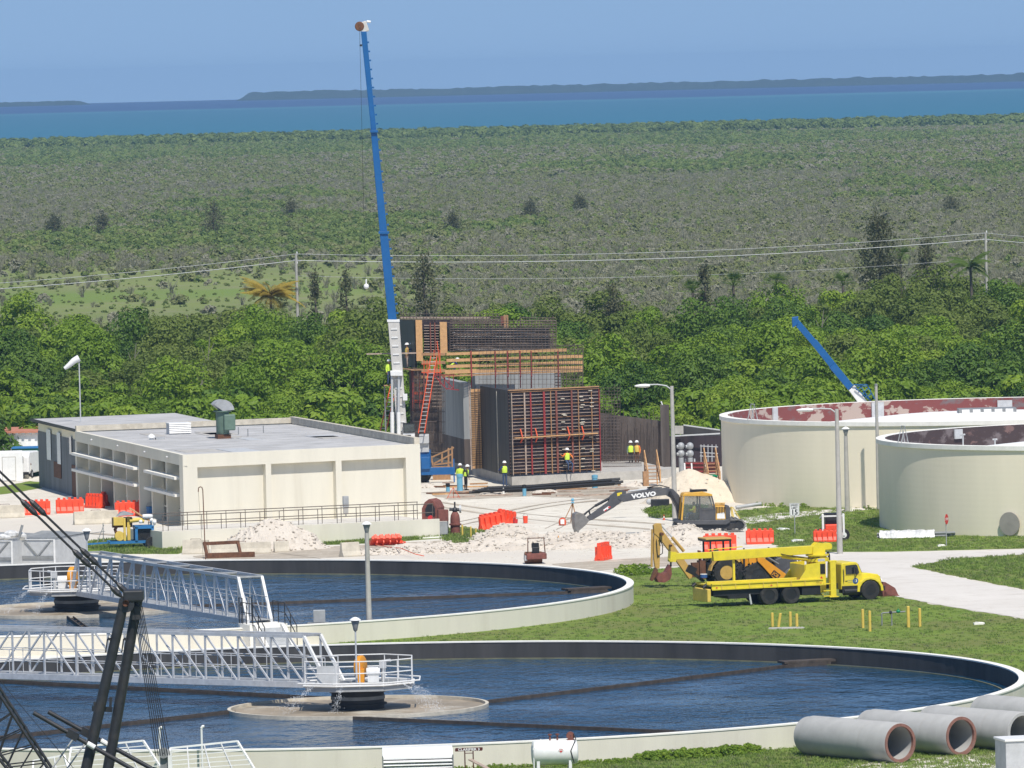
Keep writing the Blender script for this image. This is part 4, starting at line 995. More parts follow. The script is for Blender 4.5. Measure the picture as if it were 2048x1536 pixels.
def rim_ladder(tk, c, r, h, px):
 best = None
 for k in range(720):
  a = math.radians(180 + k * 0.25); q = Vector((c[0] + r * math.cos(a), c[1] + r * math.sin(a), h)); d = q - CPOS
  x = 1024 + CAM_F * d.dot(RT) / d.dot(FW)
  if best is None or abs(x - px) < best[0]: best = (abs(x - px), a)
 a = best[1]; M = Matrix.Rotation(a, 4, 'Z'); mb = MB()
 for y in (-0.25, 0.25):
  mb.tube([M @ Vector((r - 0.05, y, h)), M @ Vector((r - 0.3, y, h + 1.0)), M @ Vector((r - 0.5, y, h))], 0.035, 6)
 mb.tube([M @ Vector((r - 0.3, -0.25, h + 1.0)), M @ Vector((r - 0.3, 0.25, h + 1.0))], 0.03, 6)
 mb.build('ladder_hoop', 'galv_dull', tk)
rim_ladder(tk1, T1, T1R, T1H, 1498); rim_ladder(tk2, T2, T2R, T2H, 1798)
p = G(2028, 1068, 0.05); a = math.atan2(p.y - T2[1], p.x - T2[0])
pm = AY(2030, 1045, T2[1] + T2R * math.sin(a)); ang = math.atan2(pm.y - T2[1], pm.x - T2[0])
mb = MB(); M = Matrix.Rotation(ang, 4, 'Z') @ Matrix.Translation((T2R - 0.15, 0, 0.78)) @ Matrix.Rotation(math.pi / 2, 4, 'Y')
mb.lathe([(0.62, 0), (0.62, 0.14), (0.70, 0.14), (0.70, 0.22), (0.02, 0.24)], 32, (0, 0, 0), M); mb.build('manway', 'manhole', tk2, smooth=True)
p = G(1908, 893, T2H);
for px, py, z in ((1926, 885, 0.5), (1990, 890, 0.35)):
 q = G(px, py, T2H - 0.9); mb = MB(); mb.tube([(q.x - T2[0], q.y - T2[1], T2H - 1.4), (q.x - T2[0], q.y - T2[1], T2H - 0.9 + z)], 0.05, 6); mb.tube([(q.x - T2[0] - 0.15, q.y - T2[1], T2H - 0.9 + z), (q.x - T2[0] + 0.15, q.y - T2[1], T2H - 0.9 + z)], 0.05, 6); mb.build('roof_vent', 'light_grey', tk2)
# ================================================================ vehicles and machines
class Side:
 """a thing that stands at a ground pixel with heading h; outlines are read in pixels and turned into metres in its own x-z plane"""
 def __init__(s, px, py, h=0.0, z0=0.0):
  s.px, s.py, s.h = px, py, h
  s.o = G(px, py, z0); s.z0 = z0; s.s = CAM_F / s.o.y
  k = CAM_F * (CAM_H - z0) / s.o.y ** 2
  s.cx = s.s * math.cos(h); s.sl = (-math.tan(ROLL) * s.s * math.cos(h) - k * math.sin(h)) / s.cx
 def x(s, px): return (px - s.px) / s.cx
 def p(s, px, py):
  dx = px - s.px
  for _ in range(4):
   z = (s.py + s.sl * dx - py) / s.s; dx = px - s.px + z * s.s * math.tan(ROLL)
  return (dx / s.cx, z)
 def P(s, *a): return [s.p(*q) for q in a]
 def v(s, px, py, y=0.0):
  a = s.p(px, py); return Vector((a[0], y, a[1]))
 def thing(s, name, label, cat, group=None): return thing(name, label, cat, s.o, s.h, group)
RXM = Matrix.Rotation(math.pi / 2, 4, 'X')
def wheel(t, x, y, r, w, rimmat='black', rr=0.55, name='wheel', z=None, lug=False, flat=1.0):
 z = r if z is None else z
 mb = MB(); mb.lathe([(r * rr, -w / 2), (r * 0.93, -w / 2), (r, -w * 0.36), (r, w * 0.36), (r * 0.93, w / 2), (r * rr, w / 2)], 28, (x, y, z), RXM, close=True)
 if lug:
  for i in range(18):
   a = 2 * math.pi * i / 18
   for sg in (-1, 1):
    aa = a + (0.17 if sg > 0 else 0)
    M = Matrix.Translation((x, y + sg * w * 0.24, z)) @ Matrix.Rotation(aa, 4, 'Y') @ Matrix.Translation((0, 0, r)) @ Matrix.Rotation(sg * 0.6, 4, 'Z')
    mb.box(-0.03, 0.03, -w * 0.27, w * 0.27, -0.02, 0.045, M)
 o = mb.build(name, 'rubber', t, smooth=True)
 mb = MB(); d = w / 2
 mb.lathe([(0.02, -d * 0.35), (r * rr * 0.45, -d * 0.35), (r * rr * 0.75, -d * 0.15), (r * rr * 0.95, -d * 0.75), (r * rr * 1.02, -d * 0.98), (r * rr * 1.02, d * 0.9), (0.02, d * 0.9)], 24, (x, y, z), RXM)
 mb.build('rim', rimmat, o, smooth=True)
 mb = MB(); mb.lathe([(0.02, -d * 0.5), (r * rr * 0.30, -d * 0.5), (r * rr * 0.34, -d * 0.3)], 10, (x, y, z), RXM); mb.build('hub', rimmat, o)
 return o
S = Side(1742, 1200, R(20))
tr = S.thing('crane_truck', 'bright yellow flatbed truck with folded crane boom on the grass', 'truck')
NY, FY = 0.0, 2.35                                   # near and far side (y grows away from the camera)
def ty(f): return NY + (FY - NY) * f
xr1, xr2 = S.x(1537), S.x(1581)
for x in (xr1, xr2):
 for y in (0.28, FY - 0.28): wheel(tr, x, y, 0.52, 0.56, 'black', 0.56)
for y in (0.16, FY - 0.16): wheel(tr, 0.0, y, 0.52, 0.30, 'black', 0.56)
mb = MB()
for y in (0.72, 1.52): mb.beam((S.x(1425), y, 0.80), (0.7, y, 0.80), 0.12, 0.26)
mb.build('chassis', 'black', tr)
mb = MB(); mb.box(S.x(1425), S.x(1520), 0.12, FY - 0.12, 0.60, 0.96); mb.box(S.x(1455), S.x(1500), 0.10, FY - 0.1, 0.42, 0.61); mb.build('underframe', 'black', tr)
mb = MB(); mb.box(S.x(1603), S.x(1641), 0.05, 0.7, 0.42, 0.90); mb.box(S.x(1603), S.x(1641), FY - 0.7, FY - 0.05, 0.42, 0.90); mb.build('tool_box', 'black', tr, bevel=0.02)
mb = MB(); mb.tube([(S.x(1498), 0.15, 0.62), (S.x(1501), 0.12, 0.08)], 0.06, 8); mb.tube([(S.x(1497), 0.2, 0.66), (S.x(1497), 0.2, 0.86)], 0.08, 8); mb.build('stabiliser', 'light_grey', tr)
x0, x1 = S.x(1421), S.x(1645)
mb = MB(); mb.box(x0, x1, 0.0, 0.10, 0.97, 1.20); mb.box(x0, x1, -0.05, 0.16, 1.20, 1.26); mb.box(x0, x1, -0.04, 0.02, 0.92, 0.99); mb.box(x0, x1, FY - 0.1, FY, 0.97, 1.24); mb.build('side_rail', 'yellow_paint', tr)
for k in range(9):
 y = 0.17 + k * (FY - 0.28) / 9; mb = MB(); mb.box(x0 + 0.02, x1, y, y + (FY - 0.28) / 9 - 0.015, 1.12, 1.19); mb.build('deck_plank', 'yellow_paint', tr)
mb = MB(); mb.box(x0 - 0.1, x1 - 1.3, 0.45, 0.60, 1.19, 1.36); mb.build('tie_rail', 'yellow_paint', tr, bevel=0.02)
mb = MB(); mb.box(x0 - 0.22, x0 - 0.02, 0.1, FY - 0.1, 0.30, 0.98); mb.build('rear_bumper', 'bollard_yellow', tr, bevel=0.03)
mb = MB(); mb.tube([(x0 - 0.15, 0.4, 1.2), (x0 - 0.35, 0.4, 1.05)], 0.09, 8); mb.tube([(x0 - 0.15, FY - 0.4, 1.2), (x0 - 0.35, FY - 0.4, 1.05)], 0.09, 8); mb.build('rear_hook', 'black', tr)
for y in (0.06, FY - 0.12):
 mb = MB(); mb.side([(S.x(1598), 1.22), (S.x(1641), 1.22), (S.x(1641), 2.12), (S.x(1612), 2.05), (S.x(1612), 1.75)], y, y + 0.06); mb.build('headboard', 'yellow_paint', tr)
mb = MB(); mb.box(S.x(1612) - 0.03, S.x(1612) + 0.03, 0.13, FY - 0.13, 1.24, 2.02); mb.build('headboard_sheet', 'yellow_paint', tr)
mb = MB(); mb.box(S.x(1641), S.x(1657), 0.35, FY - 0.35, 0.5, 2.12); mb.build('pedestal', 'yellow_paint', tr, bevel=0.03)
mb = MB(); mb.box(S.x(1643.5), S.x(1655), 0.32, 0.36, 1.50, 2.02); mb.build('pedestal_opening', 'black', tr)
for y, s in ((-0.02, 1), (FY + 0.02, -1)):
 mb = MB(); mb.box(S.x(1660.5), S.x(1672), min(y, y + s * 0.25), max(y, y + s * 0.25), 0.30, 2.10); mb.box(S.x(1658), S.x(1676), min(y - s * .05, y + s * 0.3), max(y - s * .05, y + s * 0.3), 0.24, 0.30); mb.box(S.x(1659), S.x(1674), min(y, y + s * .28), max(y, y + s * .28), 2.10, 2.20)
 mb.build('outrigger', 'yellow_paint', tr, bevel=0.02)
 mb = MB()
 for z in (0.30, 0.58, 0.95): mb.box(S.x(1646), S.x(1660), min(y, y + s * .3), max(y, y + s * .3), z, z + 0.05)
 mb.build('step', 'yellow_paint', tr)
mb = MB(); mb.lathe([(0.02, 2.12), (0.62, 2.12), (0.62, 2.30), (0.50, 2.33), (0.50, 2.40), (0.62, 2.42), (0.62, 2.50), (0.02, 2.50)], 28, (S.x(1652), FY / 2, 0)); mb.build('slew_ring', 'yellow_paint', tr, smooth=True)
mb = MB(); mb.box(S.x(1641), S.x(1655), 0.33, 0.36, 2.16, 2.30); mb.build('maker_plate', 'light_grey', tr)
bz = lambda px, py: S.p(px, py)[1] - 0.09           # the boom lies over the middle of the bed
for y in (FY / 2 - 0.30, FY / 2 + 0.24):
 mb = MB(); mb.side([(S.x(1637), bz(1637, 1136)), (S.x(1663), bz(1663, 1134)), (S.x(1664), bz(1664, 1097)), (S.x(1676), bz(1676, 1096)), (S.x(1678), bz(1678, 1086)), (S.x(1650), bz(1650, 1083)), (S.x(1640), bz(1640, 1092))], y, y + 0.07); mb.build('turret_plate', 'yellow_paint', tr)
mb = MB(); mb.lathe([(0.02, -0.24), (0.20, -0.24), (0.20, 0.24), (0.02, 0.24)], 18, (S.x(1672), FY / 2, bz(1672, 1091)), RXM); mb.build('winch', 'yellow_paint', tr, smooth=True)
mb = MB(); mb.side([(S.x(1666), bz(1666, 1088)), (S.x(1666), bz(1666, 1104)), (S.x(1440), bz(1440, 1121)), (S.x(1438), bz(1438, 1102))], FY / 2 - 0.21, FY / 2 + 0.21); bo = mb.build('boom', 'yellow_paint', tr, bevel=0.02)
mb = MB(); mb.side([(S.x(1437), bz(1437, 1103)), (S.x(1437), bz(1437, 1115)), (S.x(1358), bz(1358, 1119)), (S.x(1358), bz(1358, 1106))], FY / 2 - 0.16, FY / 2 + 0.16); mb.build('inner_boom', 'yellow_paint', bo, bevel=0.02)
mb = MB(); mb.side([(S.x(1366), bz(1366, 1103)), (S.x(1354), bz(1354, 1102)), (S.x(1352), bz(1352, 1122)), (S.x(1364), bz(1364, 1123))], FY / 2 - 0.19, FY / 2 + 0.19); mb.lathe([(0.02, -0.12), (0.13, -0.12), (0.13, 0.12), (0.02, 0.12)], 14, (S.x(1356), FY / 2, bz(1356, 1119)), RXM); mb.build('boom_head', 'yellow_paint', bo)
mb = MB(); mb.tube([(S.x(1638), FY / 2, bz(1638, 1118)), (S.x(1580), FY / 2, bz(1580, 1111))], 0.11, 12); mb.tube([(S.x(1580), FY / 2, bz(1580, 1111)), (S.x(1545), FY / 2, bz(1545, 1107))], 0.06, 10); mb.build('lift_cylinder', 'yellow_paint', bo)
mb = MB(); mb.tube([(S.x(1430), FY / 2 - 0.05, bz(1430, 1099)), (S.x(1500), FY / 2 - 0.05, bz(1500, 1092))], 0.025, 6); mb.build('hose', 'yellow_paint', bo)
mb = MB(); mb.box(S.x(1480), S.x(1484), FY / 2 - 0.06, FY / 2 + 0.06, 1.19, bz(1482, 1119)); mb.build('boom_rest', 'yellow_paint', tr)
cab = [S.p(1684, 1180), S.p(1684, 1130), S.p(1686, 1126), S.p(1714, 1124), S.p(1718, 1127), S.p(1727, 1147), S.p(1729, 1180)]
mb = MB(); mb.side(cab, 0.18, FY - 0.18); cb = mb.build('cab', 'yellow_paint', tr, bevel=0.05)
mb = MB(); mb.side(S.P((1693, 1149), (1692, 1132), (1694, 1131), (1713, 1129), (1716, 1131), (1720, 1145), (1718, 1147)), 0.135, 0.178); mb.build('side_window', 'glass', cb)
mb = MB(); mb.side(S.P((1690.5, 1177), (1690.5, 1129), (1691, 1129), (1691, 1177)), 0.165, 0.179); mb.side(S.P((1690.5, 1151), (1724, 1149), (1724, 1149.5), (1690.5, 1151.5)), 0.165, 0.179); mb.build('door_seam', 'bollard_yellow', cb)
mb = MB(); a = S.v(1719, 1128.5); b = S.v(1727, 1146)
mb.add([(a.x + 0.045, 0.3, a.z), (a.x + 0.045, FY - 0.3, a.z), (b.x + 0.035, FY - 0.3, b.z), (b.x + 0.035, 0.3, b.z)], [(0, 1, 2, 3)]); mb.build('windscreen', 'glass', cb)
hood = S.P((1726, 1175), (1727, 1147), (1745, 1146.5), (1762, 1149), (1767, 1153), (1771, 1172), (1764, 1174))
mb = MB(); mb.side(hood, 0.42, FY - 0.42); mb.build('hood', 'yellow_paint', tr, bevel=0.05)
for y0, y1 in ((0.02, 0.45), (FY - 0.45, FY - 0.02)):   # arched front wings
 out = []; inn = []
 for i in range(9):
  a = R(-4 + i * 188 / 8)
  out.append((0.76 * math.cos(a), 0.52 + 0.70 * math.sin(a))); inn.append((0.62 * math.cos(a), 0.50 + 0.60 * math.sin(a)))
 mb = MB(); mb.side(out + inn[::-1], y0, y1); mb.build('wing', 'yellow_paint', tr, bevel=0.02)
mb = MB(); mb.side(S.P((1727, 1178), (1727, 1158), (1731, 1156), (1735, 1160), (1733, 1178)), 0.2, FY - 0.2); mb.build('cowl_side', 'yellow_paint', tr)
mb = MB(); mb.box(S.x(1768), S.x(1773), 0.1, FY - 0.1, 0.48, 0.72); mb.build('front_bumper', 'black', tr, bevel=0.03)
mb = MB(); mb.box(S.x(1770.4), S.x(1771.2), 0.62, FY - 0.62, 0.75, 1.2); mb.build('grille', 'black', tr)
for y in (0.5, FY - 0.5): mb = MB(); mb.lathe([(0.02, 0.03), (0.1, 0.02), (0.12, -0.05)], 12, (S.x(1771), y, 0.98), Matrix.Rotation(math.pi / 2, 4, 'Y')); mb.build('headlight', 'white_paint', tr)
mb = MB(); mb.box(S.x(1686), S.x(1727), 0.1, 0.6, 0.42, 0.80); mb.tube([(S.x(1690), 0.25, 0.5), (S.x(1718), 0.25, 0.5)], 0.2, 14); mb.build('fuel_tank', 'black', tr)
mb = MB(); mb.tube([(S.x(1687), FY - 0.4, 1.9), (S.x(1687), FY - 0.4, 2.35), (S.x(1684), FY - 0.4, 2.55)], 0.07, 8); mb.build('exhaust', 'dark_steel', tr)
mb = MB(); mb.tube([(S.x(1712), 0.02, 1.25), (S.x(1712), -0.1, 1.35), (S.x(1712), -0.1, 1.75), (S.x(1712), 0.1, 1.8)], 0.02, 6); mb.box(S.x(1711), S.x(1714), -0.16, -0.06, 1.4, 1.75); mb.build('mirror', 'dark_steel', tr)
mb = MB(); c = S.v(1713, 1162); mb.lathe([(0.02, 0), (0.16, 0.0)], 22, (c.x, 0.172, c.z), RXM); mb.build('door_emblem', 'ink_blue', cb)
lettering('D', 0.20, face_front(c.x + 0.01, 0.166, c.z), 'ink_white', cb, bold=0.01)
lettering('MIAMI-DADE', 0.07, face_front(S.x(1704), 0.170, c.z + 0.03), 'ink_blue', cb); lettering('COUNTY', 0.07, face_front(S.x(1704), 0.170, c.z - 0.06), 'ink_blue', cb)
mb = MB()
for k in range(7): x = S.x(1440 + k * 28); mb.box(x - 0.02, x + 0.02, -0.062, -0.055, 0.96, 1.26)
mb.build('rail_seam', 'bollard_yellow', tr)
for k, px in enumerate((1430, 1540, 1640)): mb = MB(); mb.box(S.x(px) - 0.05, S.x(px) + 0.05, -0.07, -0.056, 1.02, 1.08); mb.build('marker_light', 'ink_red' if k < 2 else 'jcb_orange', tr)
mb = MB(); mb.tube([(S.x(1689), 0.12, 1.0), (S.x(1689), 0.08, 1.1), (S.x(1689), 0.08, 1.6), (S.x(1689), 0.14, 1.7)], 0.018, 6); mb.build('grab_handle', 'dark_steel', cb)
mb = MB()
for y in (0.8, 1.0): mb.tube([(S.x(1660), y, 2.4), (S.x(1630), y - 0.3, 2.3), (S.x(1600), y - 0.2, bz(1600, 1112)), (S.x(1575), FY / 2 - 0.2, bz(1575, 1106))], 0.02, 6)
mb.build('hydraulic_hose', 'black', tr)
mb = MB(); mb.tube([(S.x(1356), FY / 2, bz(1356, 1120)), (S.x(1356), FY / 2, bz(1356, 1132))], 0.05, 8); mb.build('hook_block', 'dark_steel', bo)
mb = MB()
for y in (0.3, 0.9, 1.4, 2.0): mb.box(S.x(1560), S.x(1610), y - 0.06, y + 0.06, 1.19, 1.25)
mb.build('load_timber', 'old_lumber', tr)
lettering('15K', 0.09, face_front(S.x(1695), 0.170, c.z), 'ink_black', cb, bold=0.004)
lettering('4900', 0.10, face_front(S.x(1634), -0.055, 1.08), 'ink_black', tr)
lettering('▲', 0.22, face_front(S.x(1647), 0.315, 1.28), 'ink_red', tr)
S = Side(1453, 1172, R(14))
bk = S.thing('backhoe_loader', 'weathered tan backhoe loader with raised digger arm behind the truck', 'backhoe')
for y in (0.05, 1.75): wheel(bk, 0.0, y, 0.76, 0.46, 'cat_yellow', 0.52, lug=True)
for y in (0.15, 1.65): wheel(bk, 2.1, y, 0.42, 0.30, 'cat_yellow', 0.5)
mb = MB(); mb.box(-0.75, 2.75, 0.45, 1.35, 0.55, 1.15); mb.build('chassis', 'dark_steel', bk, bevel=0.03)
mb = MB(); mb.side([(0.75, 1.15), (2.7, 1.15), (2.75, 1.75), (0.85, 1.9)], 0.45, 1.35); mb.build('engine_hood', 'cat_yellow', bk, bevel=0.05)
out = []; inn = []
for i in range(9):
 a = R(8 + i * 164 / 8); out.append((0.98 * math.cos(a), 0.76 + 0.92 * math.sin(a))); inn.append((0.90 * math.cos(a), 0.76 + 0.84 * math.sin(a)))
for y in (-0.22, 1.50):
 mb = MB(); mb.side(out + inn[::-1], y, y + 0.5); mb.build('mudguard', 'cat_yellow', bk)
mb = MB(); mb.box(-0.75, 0.7, 0.2, 1.6, 1.15, 1.25); mb.build('floor', 'dark_steel', bk)
mb = MB(); mb.box(-0.3, 0.2, 0.6, 1.2, 1.25, 1.65); mb.box(-0.38, -0.22, 0.6, 1.2, 1.6, 2.05); mb.build('seat', 'mid_grey', bk, bevel=0.05)
mb = MB(); mb.box(S.x(1437), S.x(1451), 0.05, 0.10, 1.55, 1.95); mb.box(S.x(1454), S.x(1463), 0.06, 0.11, 1.60, 1.95); mb.build('side_panel', 'white_paint', bk)
for x in (S.x(1424), S.x(1464)):
 for y in (0.15, 1.6):
  mb = MB(); mb.beam((x, y, 1.2), (x, y, 2.52), 0.09); mb.build('canopy_post', 'dark_steel', bk)
mb = MB(); mb.box(S.x(1414), S.x(1466), 0.05, 1.75, 2.55, 2.64); mb.build('canopy', 'cat_yellow', bk, bevel=0.03)
mb = MB(); mb.box(S.x(1414), S.x(1466), 0.09, 1.70, 2.46, 2.549); mb.build('canopy_lining', 'black', bk)
mb = MB(); mb.box(S.x(1406), S.x(1418), 0.6, 1.2, 0.4, 1.4); mb.box(S.x(1392), S.x(1410), 0.75, 1.05, 0.5, 1.3); mb.build('swing_frame', 'rust', bk)
mb = MB()
for k in range(4): mb.tube([(S.x(1410), 0.65 + k * 0.15, 1.3), (S.x(1408), 0.65 + k * 0.15, 1.9)], 0.03, 6); mb.sphere((S.x(1408), 0.65 + k * 0.15, 1.92), 0.05, 6, 5)
mb.build('lever', 'rust_red', bk)
mb = MB(); a = S.v(1383, 1140); mb.cbox((a.x, 0.1, a.z), 0.5, 0.22, 0.42, ry=0.5); b = S.v(1398, 1160); mb.beam((a.x, 0.1, a.z - 0.1), (b.x + 0.3, 0.15, b.z - 0.1), 0.16, 0.16); mb.build('stabiliser', 'black', bk)
mb = MB(); mb.lathe([(0.02, 0), (0.2, 0.0), (0.2, 0.16), (0.02, 0.16)], 14, (S.x(1407), -0.05, S.p(1407, 1155)[1])); mb.build('bucket_pail', 'ink_blue', bk)
mb = MB(); mb.lathe([(0.02, 0.17), (0.2, 0.17), (0.2, 0.20), (0.02, 0.20)], 14, (S.x(1407), -0.05, S.p(1407, 1155)[1])); mb.build('pail_lid', 'hat_white', bk)
def plate2(t, name, outline, m, y0, y1, bev=0.015): mb = MB(); mb.side(outline, y0, y1); return mb.build(name, m, t, bevel=bev)
yb = 0.78
bm1 = plate2(bk, 'digger_boom', S.P((1314, 1052), (1320, 1048), (1329, 1048), (1332, 1062), (1356, 1094), (1388, 1138), (1394, 1156), (1386, 1160), (1376, 1146), (1345, 1103), (1324, 1076), (1315, 1068)), 'cat_yellow', yb, yb + 0.30)
mb = MB(); mb.tube([S.v(1330, 1052, yb + 0.15), S.v(1352, 1076, yb + 0.15)], 0.045, 8); mb.build('cylinder_rod', 'light_grey', bm1)
mb = MB(); mb.tube([S.v(1352, 1076, yb + 0.15), S.v(1376, 1104, yb + 0.15)], 0.09, 10); mb.build('boom_cylinder', 'cat_yellow', bm1)
dk = plate2(bk, 'digger_stick', S.P((1316, 1064), (1327, 1066), (1328, 1084), (1326, 1138), (1318, 1140), (1315, 1120), (1314, 1090)), 'cat_yellow', yb + 0.04, yb + 0.26)
mb = MB(); mb.tube([S.v(1312, 1060, yb + 0.15), S.v(1311, 1136, yb + 0.15)], 0.06, 8); mb.build('stick_cylinder', 'cat_yellow', dk)
mb = MB(); mb.tube([S.v(1324, 1078, yb - 0.04), S.v(1331, 1092, yb - 0.08), S.v(1331, 1108, yb - 0.05), S.v(1322, 1114, yb)], 0.025, 6); mb.tube([S.v(1319, 1080, yb - 0.04), S.v(1320, 1100, yb - 0.06), S.v(1322, 1116, yb)], 0.02, 6); mb.build('hydraulic_hose', 'black', dk)
mb = MB(); mb.lathe([(0.02, -0.02), (0.09, -0.02), (0.09, 0.34), (0.02, 0.34)], 12, S.v(1328, 1069, yb + 0.16) - Vector((0, 0.16, 0)), RXM); mb.lathe([(0.02, -0.02), (0.06, -0.02), (0.06, 0.34), (0.02, 0.34)], 12, S.v(1346, 1092, yb + 0.16) - Vector((0, 0.16, 0)), RXM); mb.build('pivot_pin', 'rust', bm1)
mb = MB(); mb.side(S.P((1318, 1136), (1323, 1142), (1320, 1152), (1312, 1164), (1308, 1162), (1312, 1150)), yb + 0.02, yb + 0.28); mb.build('bucket_link', 'rust', dk)
mb = MB(); o_ = S.P((1322, 1146), (1330, 1150), (1338, 1146), (1347, 1131), (1348, 1150), (1345, 1160), (1334, 1166), (1322, 1166), (1318, 1158)); mb.side(o_, yb - 0.25, yb + 0.55); mb.build('digger_bucket', 'rust_red', dk)
S = Side(1592, 1178, R(14))
jc = S.thing('backhoe_loader', 'orange backhoe loader with lettered loader arms behind the crane truck', 'backhoe')
for y in (0.0, 1.6): wheel(jc, 0.0, y, 0.52, 0.36, 'jcb_orange', 0.5, lug=True)
for y in (0.05, 1.75): wheel(jc, -2.15, y, 0.78, 0.46, 'dark_steel', 0.5, lug=True)
mb = MB(); mb.box(-2.9, 0.6, 0.5, 1.2, 0.5, 1.05); mb.build('chassis', 'dark_steel', jc)
mb = MB(); mb.side(S.P((1556, 1150), (1552, 1120), (1572, 1113), (1598, 1120), (1608, 1138), (1608, 1160)), 0.45, 1.3); mb.build('engine_hood', 'excavator_grey', jc, bevel=0.06)
out = []; inn = []
for i in range(8):
 a = R(10 + i * 160 / 7); out.append((0.68 * math.cos(a), 0.55 + 0.64 * math.sin(a))); inn.append((0.62 * math.cos(a), 0.55 + 0.58 * math.sin(a)))
mb = MB(); mb.side(out + inn[::-1], -0.15, 0.3); mb.build('mudguard', 'bucket_steel', jc)
for y in (-0.12, 1.5):
 la = plate2(jc, 'loader_tower', S.P((1495, 1108), (1508, 1106), (1514, 1120), (1520, 1163), (1508, 1164), (1504, 1140), (1496, 1124)), 'jcb_orange', y, y + 0.14)
 lb = plate2(jc, 'loader_arm', S.P((1510, 1108), (1518, 1111), (1570, 1148), (1572, 1160), (1548, 1161), (1524, 1134), (1512, 1122)), 'jcb_orange', y - 0.15, y - 0.01)
 if y < 0:
  q = S.v(1512, 1140); me = text_mesh('217', 0.42, bold=0.008); me.transform(Matrix.Translation((q.x + 0.03, y - 0.006, q.z)) @ RXM @ Matrix.Rotation(R(86), 4, 'Z')); link('lettering', me, 'ink_black', la)
  q = S.v(1548, 1149); mb = MB(); mb.box(-0.24, 0.24, -0.004, 0.0, -0.16, 0.16, Matrix.Translation((q.x, y - 0.153, q.z)) @ Matrix.Rotation(R(38), 4, 'Y')); mb.build('maker_plate', 'ink_black', lb)
  me = text_mesh('JCB', 0.24, bold=0.006); me.transform(Matrix.Translation((q.x, y - 0.160, q.z)) @ RXM @ Matrix.Rotation(R(-38), 4, 'Z')); link('lettering', me, 'jcb_orange', lb)
mb = MB(); mb.tube([S.v(1520, 1106, -0.05), S.v(1556, 1128, -0.05)], 0.06, 8); mb.tube([S.v(1532, 1102, 0.1), S.v(1546, 1112, 0.1)], 0.05, 8); mb.build('loader_cylinder', 'bucket_steel', jc)
mb = MB(); mb.side(S.P((1521, 1163), (1517, 1130), (1524, 1134), (1546, 1161)), 0.35, 1.3); mb.build('side_tank', 'dark_steel', jc)
mb = MB(); q = S.P((1576, 1146), (1582, 1146), (1582, 1166), (1574, 1166)); mb.side(q, -0.2, 0.1); mb.build('loader_stub', 'jcb_orange', jc)
mb = MB(); mb.box(-2.6, -1.0, 0.25, 1.45, 1.0, 1.15); mb.box(-1.7, -1.2, 0.5, 1.2, 1.15, 1.6); mb.build('seat_deck', 'dark_steel', jc)
for x in (-2.5, -1.1):
 for y in (0.25, 1.4): mb = MB(); mb.beam((x, y, 1.1), (x, y, 2.25), 0.08); mb.build('cab_post', 'dark_steel', jc)
mb = MB(); mb.side(S.P((1541, 1122), (1546, 1110), (1554, 1112), (1568, 1123), (1556, 1128)), 0.55, 1.2); mb.build('dash', 'black', jc)
mb = MB(); mb.tube([S.v(1604, 1118, 0.6), S.v(1604, 1146, 0.6)], 0.04, 6); mb.tube([S.v(1616, 1118, 0.9), S.v(1616, 1132, 0.9)], 0.04, 6); mb.build('exhaust', 'black', jc)
S = Side(1782, 1193, R(20))
lb = S.thing('loader_bucket', 'rusty loader bucket lying by the road beyond truck nose', 'bucket')
mb = MB(); mb.side([(-0.45, 0.0), (0.45, 0.0), (0.50, 0.05), (-0.2, 0.10), (-0.35, 0.4), (-0.3, 0.78), (-0.42, 0.80), (-0.5, 0.4)], 0, 1.9); mb.build('shell', 'rust_red', lb)
for y in (0.0, 1.84): mb = MB(); mb.side([(-0.42, 0.02), (0.45, 0.02), (0.25, 0.45), (-0.3, 0.78)], y, y + 0.06); mb.build('side_plate', 'rust_red', lb)
S = Side(1425, 1066, R(8))
ex = S.thing('excavator', 'tracked excavator with dark grey arm and yellow cab on rubble', 'excavator')
